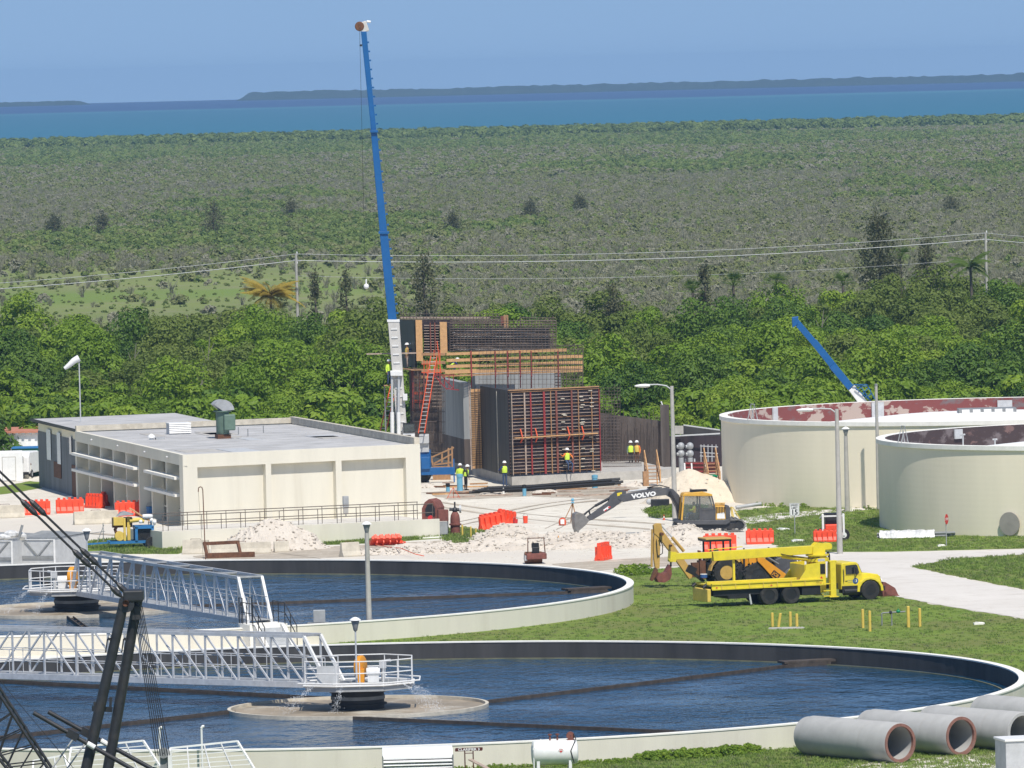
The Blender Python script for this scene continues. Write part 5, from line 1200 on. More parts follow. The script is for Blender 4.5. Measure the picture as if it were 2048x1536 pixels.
for y in (0.0, 2.0):
 mb = MB(); L2 = 2.05
 path = [(x, 0.0) for x in (-1.6, 1.6)]
 o_ = [(-1.7, 0.05), (1.7, 0.05), (2.02, 0.22), (2.08, 0.46), (1.95, 0.70), (1.7, 0.80), (-1.7, 0.80), (-1.95, 0.70), (-2.08, 0.46), (-2.02, 0.22)]
 i_ = [(-1.66, 0.12), (1.66, 0.12), (1.94, 0.26), (1.98, 0.46), (1.88, 0.64), (1.66, 0.73), (-1.66, 0.73), (-1.88, 0.64), (-1.98, 0.46), (-1.94, 0.26)]
 n = len(o_); vs = [(x, yy, z) for yy in (y, y + 0.55) for x, z in o_] + [(x, yy, z) for yy in (y, y + 0.55) for x, z in i_]; fs = []
 for k in range(n):
  j = (k + 1) % n; fs += [(k, j, n + j, n + k), (2 * n + k, 3 * n + k, 3 * n + j, 2 * n + j), (k, 2 * n + k, 2 * n + j, j), (n + k, n + j, 3 * n + j, 3 * n + k)]
 mb.add(vs, fs)
 for k in range(n):                                   # grouser plates
  a = Vector((o_[k][0], 0, o_[k][1])); b = Vector((o_[(k + 1) % n][0], 0, o_[(k + 1) % n][1])); m_ = max(1, int((b - a).length / 0.19))
  d = (b - a).normalized(); nn = Vector((d.z, 0, -d.x))
  for q in range(m_):
   p = a.lerp(b, (q + 0.5) / m_) + nn * 0.02; mb.beam((p.x, y - 0.02, p.z), (p.x, y + 0.57, p.z), 0.05, 0.04)
 tk = mb.build('track', 'bucket_steel', ex)
 mb = MB(); mb.box(-1.5, 1.5, y + 0.1, y + 0.45, 0.22, 0.62)
 for x in (-1.75, 1.75): mb.lathe([(0.02, -0.2), (0.28, -0.2), (0.28, 0.2), (0.02, 0.2)], 16, (x, y + 0.275, 0.44), RXM)
 for x in (-1.1, -0.55, 0, 0.55, 1.1): mb.lathe([(0.02, -0.2), (0.12, -0.2), (0.12, 0.2), (0.02, 0.2)], 10, (x, y + 0.275, 0.2), RXM)
 mb.build('track_frame', 'dark_steel', tk)
mb = MB(); mb.lathe([(0.02, 0.5), (0.7, 0.5), (0.7, 1.0), (0.02, 1.0)], 20, (0, 1.27, 0)); mb.build('slew_ring', 'dark_steel', ex)
mb = MB(); mb.side(S.P((1358, 1047), (1360, 1041), (1452, 1040), (1460, 1036), (1461, 1044), (1452, 1049), (1372, 1049)), -0.05, 2.6); mb.build('upper_frame', 'excavator_grey', ex, bevel=0.02)
mb = MB(); mb.side(S.P((1430, 1040), (1430, 1012), (1450, 1012), (1452, 1040)), 0.0, 2.55); eh = mb.build('engine_house', 'excavator_yellow', ex, bevel=0.04)
mb = MB()
for i in range(6): a = S.v(1432 + i * 3.2, 1020, -0.01); mb.box(a.x, a.x + 0.05, -0.02, 0.02, a.z - 0.2, a.z + 0.2)
mb.build('vent_slot', 'ink_black', eh)
mb = MB()
for i in range(10): mb.tube([S.v(1431 + i * 2, 1012, 0.1), S.v(1431 + i * 2, 1006, 0.1)], 0.022, 5)
mb.tube([S.v(1430, 1006, 0.1), S.v(1451, 1006, 0.1)], 0.025, 5); mb.build('guard_rail', 'excavator_yellow', ex)
mb = MB(); mb.side(S.P((1451, 1042), (1451, 1014), (1457, 1010), (1461, 1016), (1461, 1040)), 0.05, 2.5); mb.build('counterweight', 'excavator_grey', ex, bevel=0.05)
mb = MB(); mb.side(S.P((1434, 1037), (1434, 1027), (1449, 1024), (1450, 1037)), -0.012, 0.0); mb.build('label_panel', 'white_paint', eh)
def cabframe(pts, w, y0, y1, m, nm):
 mb = MB()
 for a, b in pts: mb.beam(S.v(a[0], a[1], (y0 + y1) / 2), S.v(b[0], b[1], (y0 + y1) / 2), w, y1 - y0, up=(0, 1, 0))
 return mb.build(nm, m, ex)
fr_ = [((1363, 1040), (1367, 992)), ((1366, 990), (1405, 986))]
for y in (0.0, 0.95):
 mb = MB()
 for a, b in fr_: mb.beam(S.v(*a, y), S.v(*b, y), 0.10, 0.10)
 mb.build('cab_frame', 'excavator_yellow', ex)
 mb = MB()
 for a, b in (((1400, 1040), (1399, 990)), ((1399, 990), (1423, 991)), ((1423, 991), (1430, 1018)), ((1430, 1018), (1430, 1040)), ((1430, 1018), (1399, 1019))): mb.beam(S.v(*a, y), S.v(*b, y), 0.08, 0.08)
 mb.build('door_frame', 'excavator_grey', ex)
 mb = MB(); mb.side(S.P((1400, 1019), (1430, 1018), (1430, 1041), (1400, 1041)), y - 0.02, y + 0.02); mb.build('door_panel', 'excavator_grey', ex)
 mb = MB(); mb.side(S.P((1400, 1018), (1400, 991), (1422, 992), (1429, 1018)), y - 0.006, y + 0.006); mb.build('rear_window', 'cab_glass', ex)
 mb = MB(); mb.side(S.P((1364, 1040), (1368, 992), (1398, 990), (1399, 1040)), y - 0.005, y + 0.005); mb.build('front_side_window', 'cab_glass', ex)
mb = MB(); mb.side(S.P((1364, 992), (1368, 986), (1405, 983), (1424, 988), (1424, 992)), -0.08, 1.03); mb.build('cab_roof', 'excavator_yellow', ex, bevel=0.03)
mb = MB(); mb.side(S.P((1383, 984), (1384, 980), (1415, 979), (1415, 983)), 0.15, 0.85); mb.build('roof_hatch', 'black', ex)
mb = MB(); mb.side(S.P((1380, 1040), (1380, 1030), (1396, 1028), (1394, 1010), (1399, 1008), (1402, 1040)), 0.25, 0.75); mb.build('seat', 'black', ex, bevel=0.03)
ya = 1.15
bo = plate2(ex, 'boom', S.P((1376, 1042), (1362, 1040), (1357, 1012), (1348, 998), (1338, 992), (1318, 994), (1252, 1006), (1242, 1000), (1246, 990), (1255, 990), (1300, 982), (1340, 977), (1352, 980), (1364, 992), (1372, 1012)), 'excavator_grey', ya, ya + 0.42)
q = S.v(1293, 992); lettering('VOLVO', 0.36, face_front(q.x, ya - 0.008, q.z) @ Matrix.Rotation(R(5.5), 4, 'Z'), 'ink_white', bo, bold=0.02, sx=1.25)
mb = MB(); mb.tube([S.v(1330, 979, ya + 0.2), S.v(1303, 980, ya + 0.2)], 0.10, 10); mb.build('stick_cylinder', 'dark_steel', bo)
mb = MB(); mb.tube([S.v(1303, 980, ya + 0.2), S.v(1262, 985, ya + 0.2)], 0.055, 8); mb.build('cylinder_rod', 'light_grey', bo)
mb = MB(); mb.tube([S.v(1344, 984, ya - 0.12), S.v(1364, 1022, ya - 0.12)], 0.08, 10); mb.tube([S.v(1344, 984, ya + 0.54), S.v(1364, 1022, ya + 0.54)], 0.08, 10); mb.build('lift_cylinder', 'dark_steel', bo)
mb = MB(); mb.tube([S.v(1345, 977, ya + 0.1), S.v(1325, 972, ya + 0.1), S.v(1300, 977, ya + 0.1)], 0.03, 6); mb.build('hydraulic_hose', 'black', bo)
sk = plate2(ex, 'stick', S.P((1258, 984), (1250, 982), (1240, 983), (1226, 994), (1222, 1006), (1180, 1036), (1183, 1044), (1190, 1042), (1232, 1018), (1248, 1006), (1256, 996)), 'excavator_grey', ya + 0.04, ya + 0.38)
mb = MB(); mb.side(S.P((1239, 988), (1249, 986), (1249, 992), (1240, 994)), ya + 0.03, ya + 0.04); mb.build('decal', 'yellow_paint', sk)
mb = MB(); mb.side(S.P((1211, 1022), (1222, 1014), (1227, 1016), (1214, 1025)), ya + 0.03, ya + 0.04); mb.build('warning_stripes', 'ink_white', sk)
mb = MB(); mb.side(S.P((1213, 1024), (1218, 1020), (1220, 1020.5), (1215, 1024.5)), ya + 0.026, ya + 0.03); mb.side(S.P((1221, 1015.5), (1225, 1014.5), (1227, 1016), (1222, 1019)), ya + 0.026, ya + 0.03); mb.build('warning_stripes', 'ink_red', sk)
mb = MB(); mb.tube([S.v(1226, 998, ya + 0.2), S.v(1196, 1014, ya + 0.2)], 0.085, 10); mb.tube([S.v(1196, 1014, ya + 0.2), S.v(1180, 1026, ya + 0.2)], 0.05, 8); mb.build('bucket_cylinder', 'dark_steel', sk)
mb = MB(); mb.tube([S.v(1180, 1026, ya + 0.2), S.v(1172, 1034, ya + 0.2)], 0.06, 8); mb.tube([S.v(1183, 1023, ya + 0.1), S.v(1188, 1040, ya + 0.1)], 0.05, 8); mb.build('bucket_link', 'dark_steel', sk)
mb = MB(); mb.side(S.P((1182, 1042), (1170, 1029), (1160, 1026), (1153, 1030), (1151, 1040), (1153, 1058), (1158, 1070), (1162, 1062), (1174, 1052)), ya - 0.4, ya + 0.8); bu = mb.build('bucket', 'bucket_steel', ex, bevel=0.02)
for k in range(5):
 mb = MB(); a = S.v(1157.5, 1066); mb.cbox((a.x, ya - 0.32 + k * 0.26, a.z - 0.05), 0.09, 0.09, 0.28, ry=0.15); mb.build('tooth', 'bucket_steel', bu)
S2 = Side(1470, 1050, R(8)); t = S2.thing('trestle', 'yellow A-frame trestle standing behind the excavator', 'trestle')
mb = MB(); mb.beam((0, 0, 0), (-0.18, 0, 1.1), 0.06); mb.beam((0.55, 0, 0), (-0.1, 0, 1.1), 0.05); mb.beam((-0.15, 0, 1.1), (-0.15, 0.5, 1.1), 0.06); mb.beam((0.0, 0.5, 0), (-0.18, 0.5, 1.1), 0.06); mb.build('frame', 'bollard_yellow', t)
S = Side(1667, 1082, R(4))
sk = S.thing('skid_steer', 'small white and orange skid-steer loader behind the street lamp', 'skid steer')
for x in (-0.62, 0.62):
 for y in (0.0, 0.95): wheel(sk, x, y, 0.36, 0.26, 'white_paint', 0.5)
mb = MB(); mb.box(-0.48, 0.48, -0.15, 1.3, 0.22, 1.0); mb.build('body', 'orange_plastic', sk, bevel=0.05)
mb = MB(); mb.box(-0.4, 0.4, -0.17, -0.15, 0.40, 0.62); mb.build('maker_panel', 'orange_plastic', sk)
lettering('Bobcat', 0.24, face_front(0, -0.176, 0.5), 'ink_white', sk, bold=0.01)
mb = MB(); mb.box(-0.42, 0.42, 0.2, 1.1, 1.0, 1.55); mb.build('cab', 'dark_steel', sk, bevel=0.04)
for x in (-0.62, 0.62):
 mb = MB(); mb.beam((x, -0.1, 0.3), (x, -0.05, 1.62), 0.13); mb.beam((x, -0.05, 1.58), (x, 1.3, 1.3), 0.11); mb.build('lift_arm', 'white_paint', sk, bevel=0.02)
mb = MB(); mb.beam((-0.62, -0.05, 1.5), (0.62, -0.05, 1.5), 0.09); mb.build('cross_bar', 'white_paint', sk)
mb = MB(); mb.box(-0.44, 0.44, 0.15, 1.15, 1.55, 1.64); mb.build('cab_roof', 'black', sk)
S = Side(1072, 1128, R(6))
ro = S.thing('plate_roller', 'small rust-brown roller with tall roll bar on the dirt', 'roller')
mb = MB(); mb.lathe([(0.02, -0.5), (0.33, -0.5), (0.35, -0.46), (0.35, 0.46), (0.33, 0.5), (0.02, 0.5)], 22, (-0.1, 0.45, 0.35), Matrix.Rotation(math.pi / 2, 4, 'Y')); mb.build('drum', 'rust', ro, smooth=True)
mb = MB(); mb.box(-0.55, 0.62, -0.2, 1.2, 0.28, 0.62); mb.build('body', 'rust_red', ro, bevel=0.04)
mb = MB(); mb.box(-0.62, -0.5, 0.0, 0.8, 0.2, 0.5); mb.build('side_box', 'light_grey', ro)
mb = MB(); mb.box(-0.18, 0.22, 0.0, 0.4, 0.62, 0.98); mb.box(-0.2, 0.24, 0.3, 0.42, 0.9, 1.2); mb.build('seat', 'black', ro, bevel=0.04)
mb = MB(); mb.tube([(-0.45, 0.1, 0.6), (-0.43, 0.1, 1.5), (0.5, 0.1, 1.5), (0.56, 0.1, 0.6)], 0.035, 8); mb.build('roll_bar', 'rust', ro)
S = Side(262, 1098, R(10))
tp = S.thing('trailer_pump', 'blue and yellow diesel pump set on a low trailer', 'trailer')
mb = MB(); mb.beam((-1.3, 0.0, 0.42), (1.6, 0.0, 0.42), 0.12, 0.16); mb.beam((-1.3, 1.3, 0.42), (1.6, 1.3, 0.42), 0.12, 0.16); mb.beam((-1.3, 0.65, 0.4), (-2.8, 0.65, 0.34), 0.10)
for x in (-1.2, 0.1, 1.5): mb.beam((x, 0, 0.42), (x, 1.3, 0.42), 0.1)
mb.build('frame', 'blue_paint', tp)
for y in (-0.15, 1.45): wheel(tp, 1.25, y, 0.36, 0.24, 'black', 0.5)
mb = MB(); mb.beam((0.35, -0.08, 0.5), (0.35, -0.08, 1.35), 0.16, 0.1); mb.beam((1.35, -0.08, 0.5), (1.35, -0.08, 1.35), 0.16, 0.1); mb.box(0.27, 1.43, -0.13, 1.1, 1.22, 1.40); mb.box(0.3, 1.4, 0.9, 1.1, 0.5, 1.25); mb.build('engine_cowl', 'blue_paint', tp)
mb = MB(); mb.box(0.45, 1.25, 0.05, 0.85, 0.5, 1.2); mb.build('engine', 'black', tp)
mb = MB(); mb.lathe([(0.02, -0.05), (0.26, -0.05), (0.26, 0.0)], 14, (0.9, 0.02, 0.85), RXM); mb.build('fan', 'mid_grey', tp)
mb = MB(); mb.box(1.35, 1.62, 0.1, 1.0, 0.6, 1.75); mb.build('fuel_box', 'cream', tp)
mb = MB(); mb.beam((-0.35, 0.1, 0.5), (-0.35, 0.1, 1.9), 0.14); mb.beam((-0.05, 0.5, 0.5), (-0.05, 0.5, 1.95), 0.2); mb.box(-1.0, -0.4, 0.1, 0.7, 1.45, 1.95); mb.lathe([(0.02, -0.2), (0.3, -0.2), (0.3, 0.2), (0.02, 0.2)], 14, (-0.65, 0.3, 0.8), RXM); mb.tube([(0.0, 0.4, 1.7), (0.6, 0.4, 1.75), (0.9, 0.4, 1.65)], 0.14, 10); mb.build('pump', 'bollard_yellow', tp, bevel=0.02)
mb = MB(); mb.tube([(-0.5, 0.2, 1.9), (-0.9, 0.4, 1.2), (-0.7, 0.5, 0.6)], 0.1, 8); mb.box(-1.0, 0.2, 0.6, 1.1, 1.3, 1.9); mb.build('pipework', 'rust', tp)
mb = MB(); mb.lathe([(0.02, -0.3), (0.12, -0.3), (0.14, 0), (0.1, 0.3), (0.02, 0.3)], 10, (1.1, 0.3, 1.95), Matrix.Rotation(math.pi / 2, 4, 'Y')); mb.sphere((1.35, 0.3, 1.7), 0.13, 8, 6); mb.sphere((1.5, 0.1, 1.6), 0.12, 8, 6); mb.sphere((0.65, 0.1, 1.65), 0.12, 8, 6); mb.build('motor', 'white_paint', tp, smooth=True)
mb = MB(); mb.beam((-1.6, 0.6, 0.5), (-1.6, 0.6, 1.6), 0.05); mb.beam((-2.0, 0.6, 0.4), (-1.55, 0.6, 1.5), 0.04); mb.beam((-2.4, 0.6, 1.0), (-1.5, 0.6, 1.1), 0.04); mb.build('jack_frame', 'mid_grey', tp)
mb = MB(); mb.beam((0.1, 0.9, 2.45), (1.25, 0.3, 1.65), 0.16, 0.06); mb.build('plank', 'lumber', tp)
mb = MB(); mb.add([(-0.85, 0.2, 2.02), (0.2, 0.1, 2.06), (0.35, 0.9, 2.12), (-0.5, 1.0, 2.25), (-0.3, 0.55, 2.32)], [(0, 1, 4), (1, 2, 4), (2, 3, 4), (3, 0, 4)]); mb.build('tarpaulin', 'mid_grey', tp)
# ================================================================ people
BONE_MAT = {}
def person(label, loc, rz=0.0, pose=None, vest='hi_vis', shirt='navy', pants='denim', hat='hat_white', name='person', scale=1.0, cat='person'):
 J = dict(pelvis=(0, 0, 0.94), chest=(0, 0, 1.24), neck=(0, 0, 1.46), chin=(0, -0.015, 1.54), head=(0, 0, 1.64), crown=(0, 0.01, 1.72))
 for s, k in ((-1, 'l'), (1, 'r')):
  J['sh' + k] = (s * 0.19, 0, 1.41); J['el' + k] = (s * 0.26, 0.02, 1.13); J['wr' + k] = (s * 0.27, -0.08, 0.90); J['ha' + k] = (s * 0.27, -0.11, 0.81)
  J['hi' + k] = (s * 0.095, 0, 0.90); J['kn' + k] = (s * 0.11, -0.01, 0.49); J['an' + k] = (s * 0.12, 0.02, 0.09); J['to' + k] = (s * 0.13, -0.16, 0.045)
 if pose: J.update(pose)
 if pose and 'lift' in J: J.pop('lift')
 rad = dict(pelvis=(.155, .115), chest=(.165, .115), neck=(.058, .058), chin=(.075, .085), head=(.082, .098), crown=(.06, .07), sh=(.07, .07), el=(.048, .048), wr=(.033, .033), ha=(.040, .022), hi=(.095, .095), kn=(.062, .062), an=(.045, .045), to=(.042, .036))
 names = list(J); idx = {n: i for i, n in enumerate(names)}
 bones = [('pelvis', 'chest', 1), ('chest', 'neck', 1), ('neck', 'chin', 0), ('chin', 'head', 0), ('head', 'crown', 0)]
 for k in 'lr':
  bones += [('chest', 'sh' + k, 1), ('sh' + k, 'el' + k, 1), ('el' + k, 'wr' + k, 1), ('wr' + k, 'ha' + k, 0), ('pelvis', 'hi' + k, 2), ('hi' + k, 'kn' + k, 2), ('kn' + k, 'an' + k, 2), ('an' + k, 'to' + k, 3)]
 me = bpy.data.meshes.new('body'); me.from_pydata([J[n] for n in names], [(idx[a], idx[b]) for a, b, _ in bones], [])
 tmp = bpy.data.objects.new('body_tmp', me); COL.objects.link(tmp)
 tmp.modifiers.new('skin', 'SKIN'); sub = tmp.modifiers.new('sub', 'SUBSURF'); sub.levels = 1; sub.render_levels = 1
 lay = me.skin_vertices[0].data
 for n in names:
  key = n if n in rad else n[:2]; lay[idx[n]].radius = rad[key]
 lay[idx['pelvis']].use_root = True
 bpy.context.view_layer.update()
 ev = tmp.evaluated_get(bpy.context.evaluated_depsgraph_get())
 bme = bpy.data.meshes.new_from_object(ev); bpy.data.objects.remove(tmp)
 vs = [tuple(v.co) for v in bme.vertices]; fs = [list(p.vertices) for p in bme.polygons]; mi = []
 B = [(Vector(J[a]), Vector(J[b]), m) for a, b, m in bones]
 for p in bme.polygons:
  c = p.center; best = 9; bm_ = 1
  for a, b, m in B:
   d = b - a; t = max(0, min(1, (c - a).dot(d) / max(1e-9, d.length_squared))); q = (c - a - d * t).length
   if q < best: best = q; bm_ = m
  mi.append(bm_)
 ex = MB()
 for k, s in (('l', -1), ('r', 1)):
  w = Vector(J['wr' + k]); h = Vector(J['ha' + k]); d = (h - w).normalized(); side = Vector((0, 1, 0)) if abs(d.y) < 0.8 else Vector((1, 0, 0)); side = (side - d * side.dot(d)).normalized(); cu = d.cross(side) * s
  for f, (o, l) in enumerate(((-0.028, .060), (-0.010, .075), (0.010, .078), (0.028, .066))):
   b = h + side * o + d * 0.01; ex.tube([b, b + d * l * 0.6, b + d * l * 0.85 + cu * l * 0.35], [0.010, 0.009, 0.007], 5)
  b = w + d * 0.035 - side * 0.03; ex.tube([b, b + d * 0.035 - side * 0.03, b + d * 0.065 - side * 0.035], [0.012, 0.010, 0.008], 5)
 hd = Vector(J['head']); ch = Vector(J['chin'])
 ex.tube([hd + Vector((0, -0.09, 0.0)), hd + Vector((0, -0.125, -0.045)), hd + Vector((0, -0.09, -0.055))], [0.010, 0.018, 0.012], 5)
 for s in (-1, 1): ex.sphere(hd + Vector((s * 0.088, 0, -0.03)), 0.028, 6, 5, (0.4, 0.8, 1))
 nb = len(vs); vs += ex.v; fs += [[i + nb for i in f] for f in ex.f]; mi += [0] * len(ex.f)
 ey = MB()
 for s in (-1, 1): ey.sphere(hd + Vector((s * 0.033, -0.092, 0.0)), 0.012, 5, 4)
 ey.tube([ch + Vector((-0.025, -0.092, 0.0)), ch + Vector((0.025, -0.092, 0.0))], 0.006, 4)
 nb = len(vs); vs += ey.v; fs += [[i + nb for i in f] for f in ey.f]; mi += [3] * len(ey.f)
 me = bpy.data.meshes.new('body'); me.from_pydata(vs, [], fs); me.update(); me.polygons.foreach_set('material_index', mi); me.polygons.foreach_set('use_smooth', [True] * len(fs))
 for m in ('skin', shirt, pants, 'black'): me.materials.append(MATS[m])
 t = thing(name, label, cat, loc, rz); t.scale = (scale,) * 3
 link('body', me, 'skin', t)
 if vest:
  a, b, c = Vector(J['pelvis']), Vector(J['chest']), Vector(J['neck']); mb = MB(); n = 14; rings = []
  for p, rx, ry in ((a + (b - a) * 0.15, 0.185, 0.155), (a.lerp(b, 0.7), 0.195, 0.155), (b + (c - b) * 0.3, 0.205, 0.15), (b + (c - b) * 0.72, 0.19, 0.115), (b + (c - b) * 0.92, 0.10, 0.085)):
   rings.append([p + Vector((math.cos(2 * math.pi * i / n) * rx, math.sin(2 * math.pi * i / n) * ry, 0)) for i in range(n)])
  mb.add([v for r in rings for v in r], [(k * n + i, k * n + (i + 1) % n, (k + 1) * n + (i + 1) % n, (k + 1) * n + i) for k in range(len(rings) - 1) for i in range(n)])
  mb.build('vest', vest, t, smooth=True)
 if hat:
  mb = MB(); mb.lathe([(0.155, -0.005), (0.150, 0.012), (0.122, 0.018), (0.115, 0.07), (0.085, 0.118), (0.02, 0.135)], 16, hd + Vector((0, -0.005, 0.035)), Matrix.Diagonal((1, 1.15, 1, 1))); mb.build('hard_hat', hat, t, smooth=True)
 return t
C0 = G(1024, 972); C0 = Vector((C0.x, C0.y, 0))
DL = Vector((-6.3, 37.0, 0)).normalized()            # left face runs back and away
DF = Vector((6.35, 3.2, 0)).normalized()             # front face runs right
def on_line(p0, d, px):
 """parameter along a plan line where it is seen at a pixel column (taken at mid height)"""
 lo, hi = -20.0, 60.0
 def xx(t):
  q = p0 + d * t + Vector((0, 0, 4)) - CPOS; return 1024 + CAM_F * q.dot(RT) / q.dot(FW)
 s = 1 if xx(hi) > xx(lo) else -1
 for _ in range(50):
  m = (lo + hi) / 2
  if (xx(m) - px) * s < 0: lo = m
  else: hi = m
 return (lo + hi) / 2
def zof(px, py, p): return AY(px, py, p.y).z
def panel(t, name, m, a, b, z0, z1, th, org, back=True):
 d = (b - a).normalized(); n = Vector((-d.y, d.x, 0)) * (1 if back else -1)
 z0 = z0 if isinstance(z0, tuple) else (z0, z0); z1 = z1 if isinstance(z1, tuple) else (z1, z1)
 q = [(a, 0), (b, 1), (b + n * th, 1), (a + n * th, 0)]
 vs = [(p.x - org.x, p.y - org.y, z0[k]) for p, k in q] + [(p.x - org.x, p.y - org.y, z1[k]) for p, k in q]
 mb = MB(); mb.add(vs, [(3, 2, 1, 0), (4, 5, 6, 7), (0, 1, 5, 4), (1, 2, 6, 5), (2, 3, 7, 6), (3, 0, 4, 7)])
 return mb.build(name, m, t)
FZ = 0.62
st = thing('concrete_structure', 'half-built concrete structure with stained walls and footing', 'structure', C0)
L_far = on_line(C0, DL, 846)
nF = Vector((-DF.y, DF.x, 0)); nL = Vector((DL.y, -DL.x, 0))   # both point inside the block
mb = MB()
f0 = C0 - DF * 0.0; f1 = C0 + DF * 12.5; l1 = C0 + DL * (L_far + 3)
mb.prism([(p.x - C0.x, p.y - C0.y) for p in (f0, f1, f1 + DL * (L_far), l1)], 0.0, FZ); mb.build('footing', 'concrete', st)
inset = 0.55
A0 = C0 + DF * 0.35 + DL * 0.3
w0 = A0 + DL * on_line(A0, DL, 944); w1 = A0 + DL * on_line(A0, DL, 884); w2 = A0 + DL * on_line(A0, DL, 842)
zt = zof(915, 752, w1); zm = zof(915, 862, w1)
panel(st, 'wall', 'stained_wall', w2, w0, FZ, zm, 0.6, C0, back=False)
panel(st, 'wall', 'new_concrete', w1, w0, zm, zt, 0.6, C0, back=False)
panel(st, 'wall', 'stained_wall', w2, w1, zm, zof(860, 800, w2), 0.6, C0, back=False)
b0 = C0 + nL * 0.9; b0 = b0 + DL * on_line(b0, DL, 952); b1 = b0 + DF * 6.9
panel(st, 'wall', 'new_concrete', b0, b1, FZ, zof(1060, 744, b0), 0.6, C0)
rs_ = random.Random(3)
for k in range(16):
 tt = rs_.uniform(0.05, 0.95); c = w0.lerp(w2, tt); mb = MB(); h = rs_.uniform(0.8, 3.4)
 p = c - nL * 0.012 - C0; z1_ = FZ + h + rs_.uniform(0, 0.8); mb.box(-0.012, 0.0, -0.06, 0.06, FZ + 0.02, z1_, Matrix.Translation((p.x, p.y, 0)) @ Matrix.Rotation(math.atan2(DL.y, DL.x) - math.pi / 2, 4, 'Z')); mb.build('leach_streak', 'concrete' if k % 3 else 'rim_white', st)
p0 = C0 + DF * 0.05 + nF * 0.35; p1 = p0 + DF * (on_line(p0, DF, 1199)); PW = (p1 - p0).length
z0, z1 = FZ + 0.1, zof(1020, 782, p0)
fp = thing('formwork_panel', 'tall dark red formwork panel with grid of bars facing camera', 'formwork', p0, math.atan2(DF.y, DF.x))
mb = MB(); mb.box(0, PW, 0.0, 0.06, z0, z1); mb.build('plywood_sheet', 'form_ply', fp)
nw = 25
for k in range(nw):
 z = z0 + 0.15 + (z1 - z0 - 0.25) * k / (nw - 1); mb = MB(); mb.box(0.02, PW - 0.02, -0.07, -0.002, z - 0.017, z + 0.017); mb.build('waler', 'waler' if k % 4 else 'old_lumber', fp)
for px, m, w in ((1027, 'waler', .05), (1052, 'waler', .10), (1064, 'form_red', .10), (1090, 'form_red', .15), (1103, 'old_lumber', .06), (1114, 'rust_red', .14), (1144, 'rust_red', .12), (1157, 'old_lumber', .05), (1183, 'old_lumber', .05), (1198, 'form_red', .06)):
 x = (px - 1022) / (1199 - 1022) * PW; mb = MB(); mb.box(x - w / 2, x + w / 2, -0.14, -0.072, z0, z1 - 0.15); mb.build('strongback', m, fp)
mb = MB(); mb.box(0, PW, -0.10, 0.08, z1, z1 + 0.08); mb.build('top_rail', 'old_lumber', fp)
zp0 = zof(1028, 876, p0); zp1 = zof(1188, 866, p1)
mb = MB(); mb.beam((0.25, -0.32, zp0), (PW * 0.95, -0.32, zp1), 0.30, 0.06); mb.build('walk_plank', 'lumber', fp)
for px in (1042, 1071, 1134, 1162):
 x = (px - 1022) / 177 * PW; mb = MB(); mb.beam((x, -0.16, zp0 + 0.6), (x, -0.45, zp0 + 0.05), 0.07); mb.beam((x, -0.16, zp0 - 0.35), (x, -0.45, zp0 - 0.05), 0.07); mb.build('plank_bracket', 'ladder_orange', fp)
rs_ = random.Random(4)
for k in range(26):
 x = rs_.choice([0.6, 0.8, 0.9]) * PW + rs_.uniform(-.1, .1); z = rs_.uniform(z0, z1 - .2); mb = MB(); mb.box(x - 0.14, x + 0.14, -0.17, -0.08, z - 0.03, z + 0.03); mb.build('tie_plate', 'old_concrete', fp)
mb = MB()
for k in range(14): x = 0.2 + k * (PW - 0.3) / 13; mb.tube([(x, -0.12, z0 - 0.4), (x, -0.12, z0 + 0.25)], 0.02, 5)
mb.build('anchor_bar', 'rebar', fp)
q0 = C0 + DL * 0.25 + nL * 0.1; q1 = q0 + DL * on_line(q0, DL, 964)
zb1 = zof(1019, 782, q0); zb2 = zof(964, 772, q1)
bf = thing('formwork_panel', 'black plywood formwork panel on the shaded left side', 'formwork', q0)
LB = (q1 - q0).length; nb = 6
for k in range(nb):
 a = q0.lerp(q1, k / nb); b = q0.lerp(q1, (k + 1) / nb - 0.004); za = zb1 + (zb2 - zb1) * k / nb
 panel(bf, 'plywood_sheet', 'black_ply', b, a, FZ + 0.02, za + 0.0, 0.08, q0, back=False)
 mb = MB(); p = a - q0 - nL * 0.03
 for z in (FZ + 1.6, FZ + 3.4, FZ + 5.0): mb.cbox((p.x - 0.02, p.y + LB / nb * 0.5, z), 0.03, 0.9, 0.07, 0)
 mb.build('tie_strip', 'light_grey', bf)
mb = MB(); c = q0.lerp(q1, 0.42) - q0; mb.tube([(c.x - 0.1, c.y, FZ), (c.x - 0.1, c.y, zb1 - 0.2)], 0.04, 6); mb.build('drop_pipe', 'old_concrete', bf)
e0 = q1 - Vector((0.75, 0, 0)) + Vector((0.0, 0.1, 0)); e1 = q1 + Vector((-0.02, 0.1, 0))
panel(bf, 'bulkhead_board', 'lumber', e0, e1, FZ + 0.02, zb2 - 0.2, 0.1, q0)
mb = MB()
for k in range(34):
 z = FZ + 0.3 + k * (zb2 - FZ - 0.6) / 34; mb.beam((e0.x - q0.x, e0.y - q0.y - 0.03, z), (e1.x - q0.x, e1.y - q0.y - 0.03, z), 0.03)
for x in (0.28, 0.52): mb.beam((e0.x - q0.x + x, e0.y - q0.y - 0.03, FZ), (e0.x - q0.x + x, e0.y - q0.y - 0.03, zb2 - 0.2), 0.035)
mb.build('rebar', 'rebar', bf)['kind'] = 'stuff'
mb = MB(); mb.beam((e0.x - q0.x - 0.06, e0.y - q0.y - 0.05, FZ - 0.05), (e0.x - q0.x - 0.1, e0.y - q0.y - 0.05, zb2 + 0.4), 0.09); mb.build('edge_post', 'waler', bf)
UY = 562.0
def U(px, py, dy=0.0): return AY(px, py, UY + dy)
